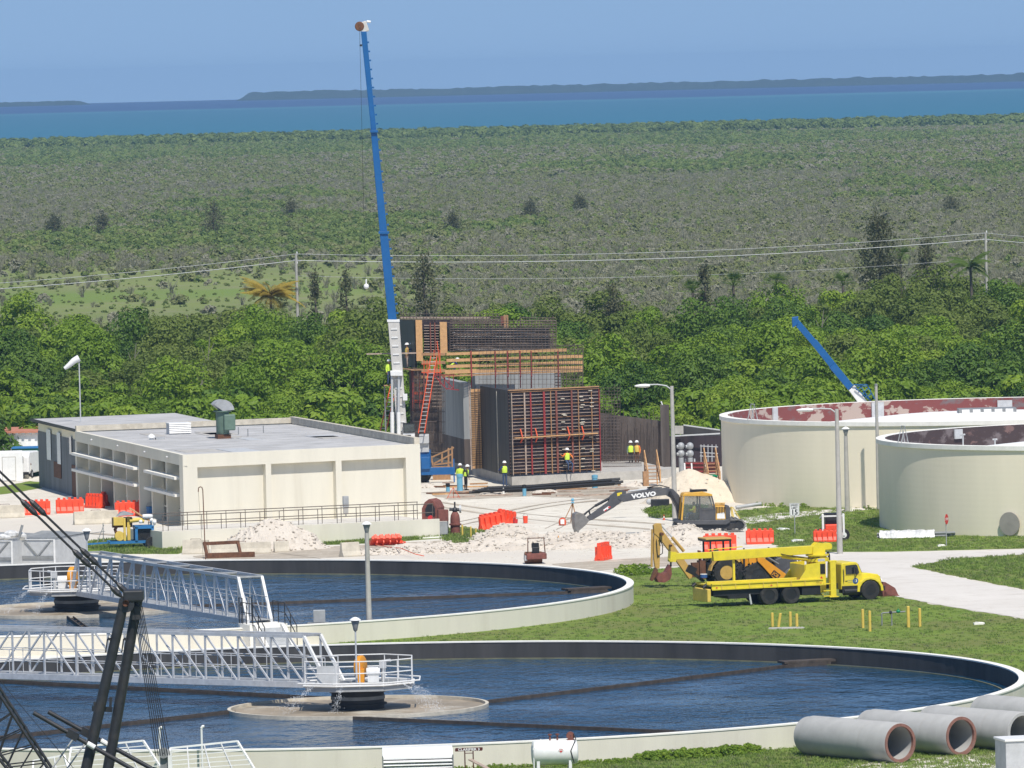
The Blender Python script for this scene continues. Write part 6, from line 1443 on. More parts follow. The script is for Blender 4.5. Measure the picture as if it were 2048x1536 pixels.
up = thing('upper_formwork', 'upper formwork with dark rebar grids and tan bulkheads', 'formwork', Vector((U(833, 900).x, UY, 0)))
org = Vector((U(833, 900).x, UY, 0))
def upanel(name, m, pxa, pxb, ya, yb, dy=0.0, dyb=None, th=0.12, t=None):
 dyb = dy if dyb is None else dyb
 a = U(pxa, yb, dy); b = U(pxb, yb, dyb); a2 = U(pxa, ya, dy); b2 = U(pxb, ya, dyb)
 return panel(t or up, name, m, Vector((a.x, a.y, 0)), Vector((b.x, b.y, 0)), (a.z, b.z), (a2.z, b2.z), th, org)
def rebar_grid(t, name, pxa, pxb, ya, yb, nx, ny, dy, r=0.018, org_=None, dyb=None, jit=0.0):
 rr = random.Random(int(pxa)); mb = MB(); o_ = org_ or org; dyb = dy if dyb is None else dyb
 for i in range(nx + 1):
  f = i / nx; px = pxa + (pxb - pxa) * f; d = dy + (dyb - dy) * f
  a = U(px, yb + rr.uniform(-1, 1) * jit, d) - o_; b = U(px + rr.uniform(-.6, .6), ya + rr.uniform(-1, 1) * jit * 3, d) - o_; mb.tube([a, b], r, 4, cap=False)
 for j in range(ny + 1):
  y = ya + (yb - ya) * j / ny; a = U(pxa, y, dy - 0.03) - o_; b = U(pxb, y, dyb - 0.03) - o_; mb.tube([a, b], r, 4, cap=False)
 o = mb.build(name, 'rebar', t); o['kind'] = 'stuff'; return o
upanel('plywood_sheet', 'black_ply', 798, 831, 640, 735, 9, 0.4)
upanel('bulkhead_board', 'lumber', 833, 846, 640, 722, 0)
upanel('plywood_sheet', 'form_ply', 848, 880, 644, 712, 0.6)
upanel('bulkhead_board', 'lumber', 881, 895, 644, 706, 0)
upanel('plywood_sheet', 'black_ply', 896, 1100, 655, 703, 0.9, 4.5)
upanel('plywood_sheet', 'rust_red', 1002, 1012, 632, 652, 8)
upanel('bulkhead_board', 'old_lumber', 1008, 1017, 630, 655, 7.5)
rebar_grid(up, 'rebar_mat', 905, 1010, 634, 662, 22, 6, 12, 0.03, jit=2.0)
upanel('plywood_sheet', 'form_ply', 800, 905, 640, 660, 10, 11)
upanel('top_rail', 'waler', 800, 980, 634, 637, 9.5)
for k in range(12):
 y = 650 + k * 5.4; upanel('waler', 'waler', 848, 880, y, y + 1.3, 0.35, th=0.1)
for px in (861, 870): upanel('strongback', 'rust_red', px, px + 2.2, 645, 712, 0.2, th=0.1)
for k in range(12):
 y = 652 + k * 4.2; s_ = 0.0
 upanel('waler', 'light_grey' if k % 2 else 'waler', 905 + 3 * (k % 3), 1108 - 9 * (k % 4), y, y + 0.9, 0.75, 4.2, th=0.05)
rebar_grid(up, 'rebar_mat', 900, 1112, 642, 702, 30, 12, 0.3, 0.026, jit=3.0, dyb=3.8)
rebar_grid(up, 'rebar_mat', 1040, 1112, 636, 700, 12, 12, 6.0, 0.028, jit=3.0)
rebar_grid(up, 'rebar_mat', 1110, 1166, 692, 776, 10, 14, 2.0, 0.016, jit=2.0)
rebar_grid(up, 'rebar_mat', 1150, 1240, 776, 940, 16, 26, 0.5, 0.015, jit=3.0, dyb=3.0)
upanel('wall', 'new_concrete', 1030, 1122, 746, 790, 2.0, th=0.3)
rebar_grid(up, 'rebar_mat', 958, 1165, 690, 778, 26, 9, -3.6, 0.014, jit=4.0)
rebar_grid(up, 'rebar_mat', 826, 890, 742, 905, 22, 8, 0.2, 0.02, jit=3.0)
rebar_grid(up, 'rebar_mat', 800, 1000, 628, 645, 30, 3, 9.0, 0.022, jit=3.0)
upanel('plywood_sheet', 'stained_wall', 822, 886, 738, 905, 2.0, th=0.3)
for j, y in enumerate((752, 768, 784, 800)):
 for i in range(3):
  upanel('timber_end', 'lumber' if j < 2 else 'ladder_orange', 829 + i * 9.5, 836 + i * 9.5, y, y + 5, 0.8, th=0.5)
for px in (825, 828, 839, 849, 858): upanel('shoring_post', 'form_red', px, px + 1.8, 742, 822, 0.5, th=0.08)
for k in range(9): upanel('waler', 'waler', 864, 886, 756 + k * 7, 757.6 + k * 7, 0.9, th=0.1)
DY = -3.0
wp = thing('work_platform', 'timber work platform with four rails of orange planks', 'platform', org)
def wp_panel(name, m, pxa, pxb, ya, yb, dy, th, yb2=None, ya2=None):
 a = U(pxa, yb, dy); b = U(pxb, yb2 if yb2 else yb, dy); a2 = U(pxa, ya, dy); b2 = U(pxb, ya2 if ya2 else ya, dy)
 return panel(wp, name, m, Vector((a.x, a.y, 0)), Vector((b.x, b.y, 0)), (a.z, b.z), (a2.z, b2.z), th, org)
for ya, yb, pa, pb in ((705.5, 711, 893, 1134), (718, 724, 893, 1166), (730, 736, 893, 1166), (740, 748, 890, 1166)):
 wp_panel('guard_plank', 'lumber', pa, pb, ya, yb, DY, 0.05, yb - 8.5, ya - 8.5)
for ya, yb in ((706, 711), (722, 728), (738, 744)):
 wp_panel('guard_plank', 'old_lumber', 843, 891, ya, yb, DY + 1.0, 0.05)
for px in (942, 990, 1015, 1040, 1062, 1116):
 wp_panel('guard_post', 'form_red', px, px + 2.6, 702, 754, DY - 0.1, 0.08)
 wp_panel('bracket_leg', 'form_red', px, px + 2.2, 752, 776, DY + 1.5, 0.08)
a = U(888, 752, DY); b = U(1166, 742, DY)
for k in range(6):
 mb = MB(); y0 = a.y - org.y + k * 0.28; mb.add([(a.x - org.x, y0, a.z - 0.05), (b.x - org.x, y0, b.z - 0.05), (b.x - org.x, y0 + 0.26, b.z - 0.05), (a.x - org.x, y0 + 0.26, a.z - 0.05), (a.x - org.x, y0, a.z), (b.x - org.x, y0, b.z), (b.x - org.x, y0 + 0.26, b.z), (a.x - org.x, y0 + 0.26, a.z)], [(3, 2, 1, 0), (4, 5, 6, 7), (0, 1, 5, 4), (1, 2, 6, 5), (2, 3, 7, 6), (3, 0, 4, 7)]); mb.build('deck_board', 'lumber', wp)
rd = U(835, 735, 0)
mb = MB(); a = U(815, 737, 3) - org; b = U(835, 740, 0) - org; mb.beam(a, b, 0.9, 0.06); mb.build('side_deck', 'old_lumber', wp)
sb = thing('scaffold_bracket', 'red steel bracket frame hanging under the platform corner', 'scaffold', org)
mb = MB()
V = lambda px, py, d=-3.5: U(px, py, d) - org
for i in range(4): mb.beam(V(880 + i * 9, 750), V(880 + i * 9 , 770 + i * 3), 0.06)
mb.beam(V(868, 750), V(894, 779), 0.07); mb.beam(V(884, 752), V(908, 779), 0.06); mb.beam(V(893, 777), V(918, 780), 0.07); mb.beam(V(868, 750), V(912, 750), 0.07)
mb.build('bracket', 'form_red', sb)
mb = MB()
for px in (848, 854, 860, 868, 874, 880): mb.beam(V(px, 748), V(px, 700 if px in (868, 880) else 720), 0.05)
mb.beam(V(874, 682), V(882, 745), 0.06); mb.beam(V(843, 728), V(880, 728), 0.05); mb.beam(V(843, 745), V(884, 745), 0.06); mb.build('guard_frame', 'ladder_orange', sb)
def ladder(label, p_top, p_bot, w, m='ladder_orange', n=14):
 t = thing('ladder', label, 'ladder', (p_bot.x, p_bot.y, 0)); a = p_bot - t.location; b = p_top - t.location
 for s in (-1, 1):
  mb = MB(); mb.beam(a + Vector((s * w / 2, 0, 0)), b + Vector((s * w / 2, 0, 0)), 0.05, 0.09); mb.build('stile', m, t)
 for k in range(n):
  c = a.lerp(b, (k + 0.5) / n); mb = MB(); mb.tube([c - Vector((w / 2, 0, 0)), c + Vector((w / 2, 0, 0))], 0.02, 6); mb.build('rung', 'light_grey', t)
 return t
ladder('orange extension ladder leaning on the work platform', AY(868, 712, 556.5), AY(843, 866, 553.5), 0.42, n=20)
ladder('orange ladder leaning behind the tall crane', AY(789, 765, 560), AY(756, 905, 557), 0.42, n=16)
BY = 566.0
bw = thing('back_wall', 'long stained concrete wall right of the red formwork panel', 'wall', Vector((AY(1205, 900, BY).x, BY, 0)))
ob = Vector((AY(1205, 900, BY).x, BY, 0))
def bpanel(t, name, m, pxa, pxb, ya, yb, Y, th=0.3, z0=None, o_=None, ya2=None):
 a = AY(pxa, yb, Y); b = AY(pxb, yb, Y); a2 = AY(pxa, ya, Y); b2 = AY(pxb, ya2 if ya2 else ya, Y)
 zz = (a.z, b.z) if z0 is None else (z0, z0)
 return panel(t, name, m, Vector((a.x, Y, 0)), Vector((b.x, Y, 0)), zz, (a2.z, b2.z), th, o_ or ob)
bpanel(bw, 'wall', 'stained_wall', 1200, 1326, 826, 945, BY, z0=0.0, ya2=842)
bpanel(bw, 'column', 'stained_wall', 1323.5, 1341, 810, 940, BY - 0.6, th=0.5, z0=0.0)
bpanel(bw, 'wall', 'form_ply', 1341, 1445, 872, 950, BY + 1, z0=0.0)
bpanel(bw, 'wall', 'dark_wall', 1366, 1445, 850, 873, BY + 1.5, ya2=862)
bpanel(bw, 'concrete_block', 'concrete', 1350, 1367, 852, 868, BY, th=0.4)
mb = MB(); a = AY(1345, 872, BY - 0.5) - ob; b = AY(1440, 867, BY - 0.5) - ob; mb.beam(a, b, 0.10); mb.beam(AY(1367, 850, BY) - ob, AY(1440, 860, BY) - ob, 0.09); mb.build('cross_beam', 'light_grey', bw)
mb = MB(); rr = random.Random(8)
for k in range(46):
 px = 1202 + k * 2.7; a = AY(px, 935, BY - 0.6) - ob; b = AY(px + rr.uniform(-1, 1), rr.uniform(818, 850), BY - 0.5) - ob; mb.tube([a, b], 0.014, 4, cap=False)
mb.build('rebar', 'rebar', bw)['kind'] = 'stuff'
mb = MB(); a = AY(1325, 811, BY) - ob; mb.tube([a, a + Vector((-0.1, 0, 0.3))], 0.05, 6); mb.build('marker_stub', 'flag_white', bw)
fw = thing('rebar_fence', 'low fence of vertical rebar on pale footing', 'rebar', Vector((AY(1205, 940, 558).x, 558, 0))); of = fw.location.copy()
bpanel(fw, 'footing', 'concrete', 1202, 1352, 942, 962, 558, th=2.0, z0=0.0, o_=of, ya2=936)
mb = MB()
for k in range(20): a = AY(1206 + k * 4, 944, 557.5) - of; mb.tube([a, AY(1206 + k * 4, 908, 557.5) - of], 0.022, 4)
for y in (912, 919, 926, 933): mb.tube([AY(1206, y, 557.45) - of, AY(1282, y, 557.45) - of], 0.02, 4)
mb.build('rebar', 'rebar', fw)['kind'] = 'stuff'
def boxthing(name, label, cat, px, py, w, d, h, m, rz=0.0, z=0.0, bevel=0.03, group=None, part='body'):
 p = G(px, py, z); t = thing(name, label, cat, p, rz, group); mb = MB(); mb.box(-w / 2, w / 2, 0, d, 0, h); mb.build(part, m, t, bevel=bevel); return t
t = boxthing('storage_box', 'white rigid container seen through the rebar fence', 'box', 1228, 932, 1.9, 1.0, 0.85, 'white_paint', 0.05, part='tub')
mb = MB(); mb.box(-1.0, 1.0, -0.04, 1.04, 0.85, 0.92); mb.build('lid', 'flag_white', t)
mb = MB(); mb.box(-0.6, -0.3, -0.05, 0.0, 0.3, 0.5); mb.build('latch', 'mid_grey', t)
def stairs(label, px, py, w, n, rz):
 p = G(px, py); t = thing('timber_stairs', label, 'stairs', p, rz)
 for i in range(n): mb = MB(); mb.box(0, w, i * 0.25, i * 0.25 + 0.28, 0.22 * (i + 1) - 0.05, 0.22 * (i + 1)); mb.build('tread', 'old_lumber', t)
 for x in (0, w):
  mb = MB(); mb.beam((x, 0, 0.05), (x, n * 0.25, n * 0.22), 0.05, 0.22); mb.build('stringer', 'old_lumber', t)
  mb = MB(); mb.beam((x, n * 0.25, 0), (x, n * 0.25, n * 0.22 + 1.05), 0.08); mb.beam((x, 0.1, 0), (x, 0.1, 1.05), 0.08); mb.build('post', 'lumber', t)
  mb = MB(); mb.beam((x, 0.1, 1.05), (x, n * 0.25, n * 0.22 + 1.05), 0.05, 0.10); mb.beam((x, 0.1, 0.6), (x, n * 0.25, n * 0.22 + 0.6), 0.04, 0.08); mb.build('handrail', 'lumber', t)
 mb = MB(); mb.box(-0.35, 0.02, -0.1, 0.3, 0.0, 1.0); mb.build('side_panel', 'old_lumber', t); return t
stairs('timber stairs with handrails up to the pale footing', 1297, 972, 0.85, 6, R(8))
stairs('timber stairs half hidden by the large tank', 1418, 975, 0.8, 7, R(8))
rw = thing('red_form_wall', 'low red-brown formwork wall behind the green skip', 'formwork', Vector((AY(1371, 950, 552).x, 552, 0))); orw = rw.location.copy()
bpanel(rw, 'plywood_sheet', 'rust_red', 1371, 1440, 924, 960, 552, z0=0.3, o_=orw)
for y in (926, 934, 942, 949): bpanel(rw, 'waler', 'form_red', 1371, 1440, y, y + 2, 551.9, th=0.08, o_=orw)
for px in (1371, 1385, 1412):
 mb = MB(); mb.beam(AY(px, 955, 551.6) - orw, AY(px - 2, 926, 551.6) - orw, 0.1); mb.build('prop', 'flag_white', rw)
p = G(1404, 985); t = thing('skip', 'green steel skip behind the pale spoil heap', 'skip', p, R(6))
mb = MB(); mb.side([(-0.95, 0.0), (0.95, 0.0), (1.05, 1.05), (-1.05, 1.05)], 0, 1.5); mb.build('body', 'dumpster_green', t, bevel=0.02)
mb = MB(); mb.box(-1.1, 1.1, -0.05, 1.55, 1.05, 1.12); mb.build('rim', 'dumpster_green', t)
for x in (-0.5, 0, 0.5): mb = MB(); mb.box(x - 0.04, x + 0.04, -0.07, 0.0, 0.1, 1.04); mb.build('rib', 'green_paint', t)
lettering('ROLL', 0.2, face_front(0.35, -0.075, 0.75), 'ink_black', t)
def valve_stack(px, label, h):
 p = AY(px, 945, 557); t = thing('pipe_riser', label, 'pipe', (p.x, p.y, 0)); z = AY(px, 915, 557).z
 mb = MB(); mb.tube([(0, 0, 0), (0, 0, z)], 0.18, 12); mb.build('riser', 'galv_dull', t, smooth=True)
 for zz in (AY(px, 907, 557).z, AY(px, 892, 557).z):
  mb = MB(); mb.sphere((0, 0, zz), 0.26, 14, 9); mb.build('valve_body', 'galv_dull', t, smooth=True)
  mb = MB(); mb.tube([(0, 0, zz), (-0.3, -0.1, zz - 0.05)], 0.12, 10); mb.build('nozzle', 'galv_dull', t)
 mb = MB(); mb.tube([(0.3, 0.2, 0), (0.3, 0.2, z - 0.1)], 0.06, 8); mb.build('standpipe', 'light_grey', t)
valve_stack(1363, 'left silver pipe riser with round valve bodies', 1); valve_stack(1381, 'right silver pipe riser with round valve bodies', 1)
t = thing('scaffolding', 'pale scaffold frames standing behind the red form wall', 'scaffold', (AY(1415, 930, 560).x, 560, 0)); o_ = t.location.copy(); mb = MB()
for px in (1402, 1408, 1416, 1424, 1432): mb.tube([AY(px, 935, 560) - o_, AY(px, 889, 560) - o_], 0.03, 5)
for y in (892, 905, 912): mb.tube([AY(1400, y, 560) - o_, AY(1436, y + 2, 560) - o_], 0.03, 5)
mb.build('tube_frame', 'light_grey', t)
pl = random.Random(21)
for k in range(7):
 a = G(938 + k * 6, 985 - k * 1.6, 0.12 + 0.10 * (k % 3)); b = G(1238 + pl.uniform(-14, 14), 968 - k * 1.6 + pl.uniform(-1, 1), 0.45 + 0.16 * (k % 3))
 t = MB(); t.tube([a - a, (a.lerp(b, 0.35) - a) + Vector((0, 0, -0.08)), (a.lerp(b, 0.7) - a) + Vector((0, 0, -0.03)), b - a], 0.085, 8); o = t.build('plastic_pipe', 'black', loc=a, smooth=True)
 tag(o, 'long black plastic pipe in the loose bundle before the footing', 'pipe', 'black pipes lying before the footing')
for px, py, h, r, lab in ((1190, 978, 0.95, 0.19, 'blue capped pipe stub standing right of the black pipes'), (1049, 992, 0.75, 0.13, 'short blue pipe stub with dark cap before the formwork'), (920, 982, 1.15, 0.20, 'blue pipe stub in front of two workers'), (896, 985, 0.62, 0.13, 'short dark-topped blue stub left of the workers')):
 p = G(px, py); t = thing('pipe_stub', lab, 'pipe', p)
 mb = MB(); mb.lathe([(0.02, 0), (r, 0), (r, h), (0.02, h)], 16); mb.build('stub', 'pvc_blue', t, smooth=True)
 mb = MB(); mb.lathe([(r + 0.02, h - 0.22), (r + 0.025, h), (0.02, h + 0.03)], 16); mb.build('cap', 'pvc_blue' if r > 0.15 else 'black', t, smooth=True)
for k in range(26):
 px = pl.uniform(850, 1340); py = 972 + pl.uniform(-8, 26) - (px - 850) * 0.008
 if 1000 < px < 1240 and py < 978: py += 14
 p = G(px, py); o = MB(); L_ = pl.uniform(0.8, 3.2); o.cbox((0, 0, 0.06), L_, 0.16, 0.09, 0, pl.uniform(-.03, .03)); o = o.build('scrap_timber', pl.choice(['old_lumber', 'waler', 'lumber', 'rust']), loc=p, rz=pl.uniform(-0.5, 0.5))
 tag(o, 'weathered timber offcut lying loose on the ground before the structure', 'timber', 'timber offcuts before the structure')
t = thing('timber_stack', 'raw timber brace frame behind the blue crane beam', 'timber frame', (AY(880, 960, 558).x, 558, 0)); o_ = t.location.copy()
V = lambda px, py, d=558: AY(px, py, d) - o_
for a, b in (((864, 914), (908, 895)), ((866, 928), (904, 908)), ((904, 893), (905, 940)), ((897, 896), (897, 938)), ((884, 905), (884, 925)), ((862, 912), (866, 930)), ((864, 930), (905, 925))):
 mb = MB(); mb.beam(V(*a), V(*b), 0.12, 0.10); mb.build('brace', 'old_lumber', t)
mb = MB(); mb.box(-0.5, 0.75, -0.2, 0.5, 0.0, 0.95); mb.build('plywood_sheet', 'old_lumber', t)
S = Side(862, 966, 0.0)
mc = S.thing('mobile_crane', 'tall telescopic crane with raised blue boom and grey base section', 'crane')
def boomsec(name, m, l0, r0, y0, l1, r1, y1, dep, par=None, yo=0.0, bev=0.03):
 mb = MB(); a, b, c, d = S.v(l0, y0), S.v(r0, y0), S.v(r1, y1), S.v(l1, y1); yc = yo
 vs = [(p.x, y, p.z) for y in (yc - dep / 2, yc + dep / 2) for p in (a, b, c, d)]
 mb.add(vs, [(0, 1, 2, 3), (7, 6, 5, 4), (0, 4, 5, 1), (1, 5, 6, 2), (2, 6, 7, 3), (3, 7, 4, 0)]); return mb.build(name, m, par or mc, bevel=bev)
CY = 1.6
base = boomsec('boom_base', 'crane_grey', 796, 815, 886, 775, 798, 640, 0.95, yo=CY)
b1 = boomsec('boom_section', 'crane_blue', 776, 793, 642, 758.5, 775, 464, 0.80, yo=CY)
b2 = boomsec('boom_section', 'crane_blue', 759, 774, 466, 741, 753.5, 261, 0.68, yo=CY)
b3 = boomsec('boom_section', 'crane_blue', 742, 752.5, 263, 721.5, 732.5, 62, 0.56, yo=CY)
for (l, r, y, m) in ((774, 799, 642, 'white_paint'), (757, 778, 465, 'crane_blue'), (740, 756, 262, 'crane_blue')):
 boomsec('boom_collar', m, l, r, y + 2.5, l - 0.5, r - 0.5, y - 2.5, 1.02, yo=CY, bev=0.01)
for par, l, y0, l1, y1, n in ((b1, 793.5, 636, 776, 470, 9), (b2, 774.5, 460, 754, 268, 9), (b3, 753, 256, 733, 75, 10)):
 mb = MB()
 for k in range(n):
  f = (k + 0.5) / n; px = l + (l1 - l) * f; py = y0 + (y1 - y0) * f; a = S.v(px, py, CY); mb.cbox((a.x + 0.06, CY, a.z), 0.14, 0.5, 0.12)
 mb.build('wear_pad', 'crane_blue', par)
mb = MB()
for k in range(13):
 f = (k + 0.5) / 13; px = 787 + 17 * f; py = 650 + 220 * f; a = S.v(px, py, CY - 0.5); mb.box(a.x - 0.22, a.x + 0.22, CY - 0.53, CY - 0.48, a.z - 0.04, a.z + 0.04)
mb.build('boom_step', 'white_paint', base)
mb = MB(); a = S.v(724, 52, CY); mb.cbox((a.x + 0.1, CY, a.z - 0.05), 0.6, 0.5, 0.75, ry=-0.3); mb.build('boom_head', 'crane_grey', b3, bevel=0.06)
mb = MB(); a = S.v(719, 52, CY); mb.lathe([(0.02, -0.3), (0.30, -0.3), (0.34, -0.2), (0.30, 0), (0.34, 0.2), (0.30, 0.3), (0.02, 0.3)], 18, (a.x, CY, a.z), RXM); mb.build('head_sheave', 'rust', b3)
mb = MB(); a = S.v(713, 50, CY); mb.cbox((a.x, CY, a.z), 0.16, 0.3, 0.25); mb.tube([S.v(733, 42, CY), S.v(741, 43, CY)], 0.08, 8); mb.build('anti_two_block', 'flag_white', b3)
mb = MB(); mb.tube([S.v(719, 60, CY - 0.3), S.v(730, 560, CY - 0.3)], 0.013, 5); mb.tube([S.v(721.5, 88, CY - 0.32), S.v(721.6, 92, CY - 0.32)], 0.09, 6); mb.build('hoist_rope', 'cable', mc)
mb = MB(); a = S.v(732, 573, CY - 0.3); mb.sphere(a, 0.19, 14, 10); mb.tube([a, a + Vector((0, 0, 0.5))], 0.05, 6); mb.build('headache_ball', 'flag_white', mc, smooth=True)
mb = MB()
for px in (784, 797): mb.tube([S.v(px + 0.5, 888, CY - 0.9), S.v(px, 825, CY - 0.9)], 0.14, 12)
mb.build('lift_cylinder', 'white_paint', mc, smooth=True)
mb = MB()
for px0, px1 in ((784, 783.5), (797, 797.5)): mb.tube([S.v(px0, 826, CY - 0.9), S.v(px1, 750, CY - 0.8)], 0.085, 10)
mb.build('cylinder_rod', 'light_grey', mc, smooth=True)
boomsec('cylinder_bracket', 'white_paint', 781, 805, 752, 780, 804, 742, 1.3, yo=CY - 0.4)
mb = MB(); a = S.v(810, 795, CY - 0.6); mb.cbox(a, 0.3, 0.4, 0.45); mb.build('work_light', 'white_paint', mc)
mb = MB(); a = S.v(805, 848); b = S.v(830, 886); mb.box(a.x, b.x, 0.2, 1.0, b.z - 1.0, a.z); mb.build('operator_cab', 'white_paint', mc, bevel=0.04)
mb = MB(); a = S.v(806, 846); b = S.v(829.5, 865); mb.box(a.x, b.x, 0.15, 0.199, b.z, a.z); mb.build('cab_window', 'black', mc); mb = MB(); a = S.v(808, 849); b = S.v(828, 863); mb.box(a.x, b.x, 0.10, 0.149, b.z, a.z); mb.build('cab_pane', 'cab_glass', mc)
mb = MB(); a = S.v(808, 870); b = S.v(822, 886); mb.box(a.x, b.x, 0.12, 0.199, b.z, a.z); mb.build('cab_window', 'glass', mc)
mb = MB(); a = S.v(838, 871); b = S.v(858, 887); mb.box(a.x, b.x, 0.3, 2.4, b.z, a.z); mb.build('counterweight', 'light_grey', mc, bevel=0.03)
mb = MB(); a = S.v(800, 888); b = S.v(858, 905); mb.box(a.x, b.x, 0.5, 2.3, b.z, a.z); mb.build('turntable', 'light_grey', mc, bevel=0.03)
mb = MB(); a = S.v(770, 905); b = S.v(862, 942); mb.box(a.x, b.x, 0.6, 2.9, b.z, a.z); mb.build('carrier', 'crane_blue', mc, bevel=0.04)
mb = MB(); a = S.v(842, 936); b = S.v(910, 949); mb.box(a.x, b.x, 0.15, 0.6, b.z, a.z); mb.build('outrigger_beam', 'crane_blue', mc, bevel=0.02)
mb = MB(); a = S.v(842, 914); b = S.v(860, 938); mb.box(a.x, b.x, 0.0, 0.6, b.z, a.z); mb.build('outrigger_box', 'crane_blue', mc, bevel=0.03)
for px, y0, y1 in ((908, 918, 968), (856, 908, 950)): mb = MB(); a = S.v(px - 2, y0); b = S.v(px + 2, y1); mb.box(a.x, b.x, 0.2, 0.5, max(0, b.z), a.z); mb.build('outrigger_jack', 'crane_blue', mc)
for k, px in enumerate((790, 815, 847)): wheel(mc, S.x(px), 0.9, 0.55, 0.4, 'black', 0.5)
S = Side(1745, 925, 0.0)
m2 = S.thing('mobile_crane', 'low blue crane boom slanting up from behind the large tank', 'crane')
def quad(t, name, m, pts, dep, yo=0.0, bev=0.03):
 mb = MB(); n = len(pts); vs = [(p.x, y, p.z) for y in (yo - dep / 2, yo + dep / 2) for p in [S.v(*q) for q in pts]]
 mb.add(vs, [tuple(range(n)), tuple(range(2 * n - 1, n - 1, -1))] + [(i, n + i, n + (i + 1) % n, (i + 1) % n) for i in range(n)]); return mb.build(name, m, t, bevel=bev)
quad(m2, 'boom_base', 'white_paint', [(1697, 780), (1709, 770), (1760, 836), (1742, 840)], 0.9)
q = quad(m2, 'boom_section', 'crane_blue', [(1658, 735), (1669, 724), (1706, 770), (1696, 780)], 0.75)
quad(m2, 'boom_section', 'crane_blue', [(1622, 688), (1632, 678), (1669, 724), (1659, 734)], 0.65)
quad(m2, 'boom_section', 'crane_blue', [(1586, 646), (1595, 637), (1632, 680), (1622, 688)], 0.55)
quad(m2, 'boom_head', 'crane_blue', [(1584, 655), (1583, 634), (1596, 632), (1594, 648)], 0.7)
mb = MB()
for a, b in (((1705, 768), (1733, 768)), ((1733, 768), (1750, 800)), ((1709, 775), (1740, 800)), ((1712, 771), (1736, 771)), ((1718, 768), (1738, 798)), ((1726, 768), (1716, 778)), ((1736, 775), (1724, 786)), ((1742, 785), (1732, 795))): mb.beam(S.v(*a, y=-0.6), S.v(*b, y=-0.6), 0.06)
mb.build('jib_lattice', 'crane_blue', m2)
quad(m2, 'carrier', 'crane_blue', [(1735, 922), (1735, 880), (1830, 876), (1830, 918)], 2.4); quad(m2, 'turntable', 'white_paint', [(1742, 880), (1740, 836), (1790, 834), (1790, 878)], 2.0)
def at(px, py, z=0.0): p = G(px, py, z); return p
person('worker in white hard hat, yellow vest and blue sleeves beside red formwork', at(1010, 974), R(205), dict(elr=(0.36, -0.10, 1.16), wrr=(0.30, -0.36, 1.10), har=(0.27, -0.44, 1.08), ell=(-0.30, -0.08, 1.14), wrl=(-0.16, -0.30, 1.05), hal=(-0.10, -0.36, 1.02)))
person('worker in bright yellow vest standing behind the blue pipe stub', at(921, 979), R(160), shirt='hi_vis')
person('darker worker in green vest right of the blue pipe stub', at(932, 981), R(120), dict(chest=(0, -0.06, 1.24), neck=(0, -0.12, 1.44), chin=(0, -0.15, 1.51), head=(0, -0.15, 1.61), crown=(0, -0.14, 1.69)), shirt='black', pants='black')
pz = zof(1128, 945, p0) ; pw = p0 + DF * (PW * 0.60) - nF * 0.45
person('worker in orange sleeves hanging seated on the red formwork', (pw.x, pw.y, zof(1128, 945, pw) - 0.1), math.atan2(DF.y, DF.x) + 0.25, dict(knl=(-0.2, -0.35, 0.70), anl=(-0.16, -0.28, 0.30), tol=(-0.14, -0.36, 0.22), knr=(0.22, -0.33, 0.68), anr=(0.12, -0.30, 0.26), tor=(0.12, -0.40, 0.20), elr=(0.34, -0.14, 1.20), wrr=(0.22, -0.34, 1.10), har=(0.16, -0.40, 1.06), ell=(-0.36, 0.0, 1.22), wrl=(-0.30, 0.25, 1.30), hal=(-0.30, 0.32, 1.32)), shirt='vest_orange')
q = U(818, 737, 2.4)
person('tan-clad worker on the upper left platform beside crane boom', (q.x - 0.1, q.y, q.z + 0.03), R(-80), shirt='old_lumber', pants='waler', vest='bollard_yellow'); person('blue-sleeved worker on the upper left platform by black form', (q.x + 0.25, q.y + 0.3, q.z + 0.05), R(-60), dict(elr=(0.33, -0.2, 1.3), wrr=(0.2, -0.45, 1.3), har=(0.15, -0.53, 1.3)), vest=None)
q = U(904, 748, -2.2)
person('worker crouching behind the plank rails, blue and yellow showing', (q.x, q.y + 0.3, q.z - 0.0), R(90), dict(pelvis=(0, 0.1, 0.50), hil=(-.095, .1, .47), hir=(.095, .1, .47), knl=(-.14, -.28, .45), knr=(.14, -.28, .45), anl=(-.12, 0.02, .09), anr=(.12, .02, .09), chest=(0, -0.12, 0.72), neck=(0, -0.3, 0.86), chin=(0, -0.36, .9), head=(0, -0.40, .97), crown=(0, -0.43, 1.04), shl=(-.19, -.26, .84), shr=(.19, -.26, .84), ell=(-.26, -.4, .62), elr=(.26, -.4, .62), wrl=(-.2, -.5, .42), wrr=(.2, -.5, .42), hal=(-.2, -.54, .34), har=(.2, -.54, .34)))
q = AY(1262, 932, 563)
person('worker in green vest by the long stained wall', (q.x, q.y, max(0, q.z)), R(20), shirt='unit_green', pants='black'); person('worker in orange-yellow vest by the long stained wall', (q.x + 0.45, q.y + 0.2, max(0, q.z)), R(-30), shirt='vest_orange', vest='bollard_yellow', pants='rust')
q = AY(779, 770, 555.5)
person('worker in yellow vest on a hoisted step left of crane boom', (q.x, 555.6, q.z), R(40), shirt='hi_vis', pants='denim')
sp = thing('suspended_step', 'thin pole and step platform beside the crane boom', 'platform', (q.x, 555.6, 0)); mb = MB(); mb.box(-0.4, 0.4, -0.3, 0.3, q.z - 0.06, q.z - 0.002); mb.build('step', 'old_lumber', sp); mb = MB(); mb.tube([(0.35, 0.25, 0), (0.35, 0.25, q.z)], 0.05, 6); mb.tube([(-0.35, 0.25, 0), (-0.35, 0.25, q.z)], 0.05, 6); mb.build('mast', 'mid_grey', sp)
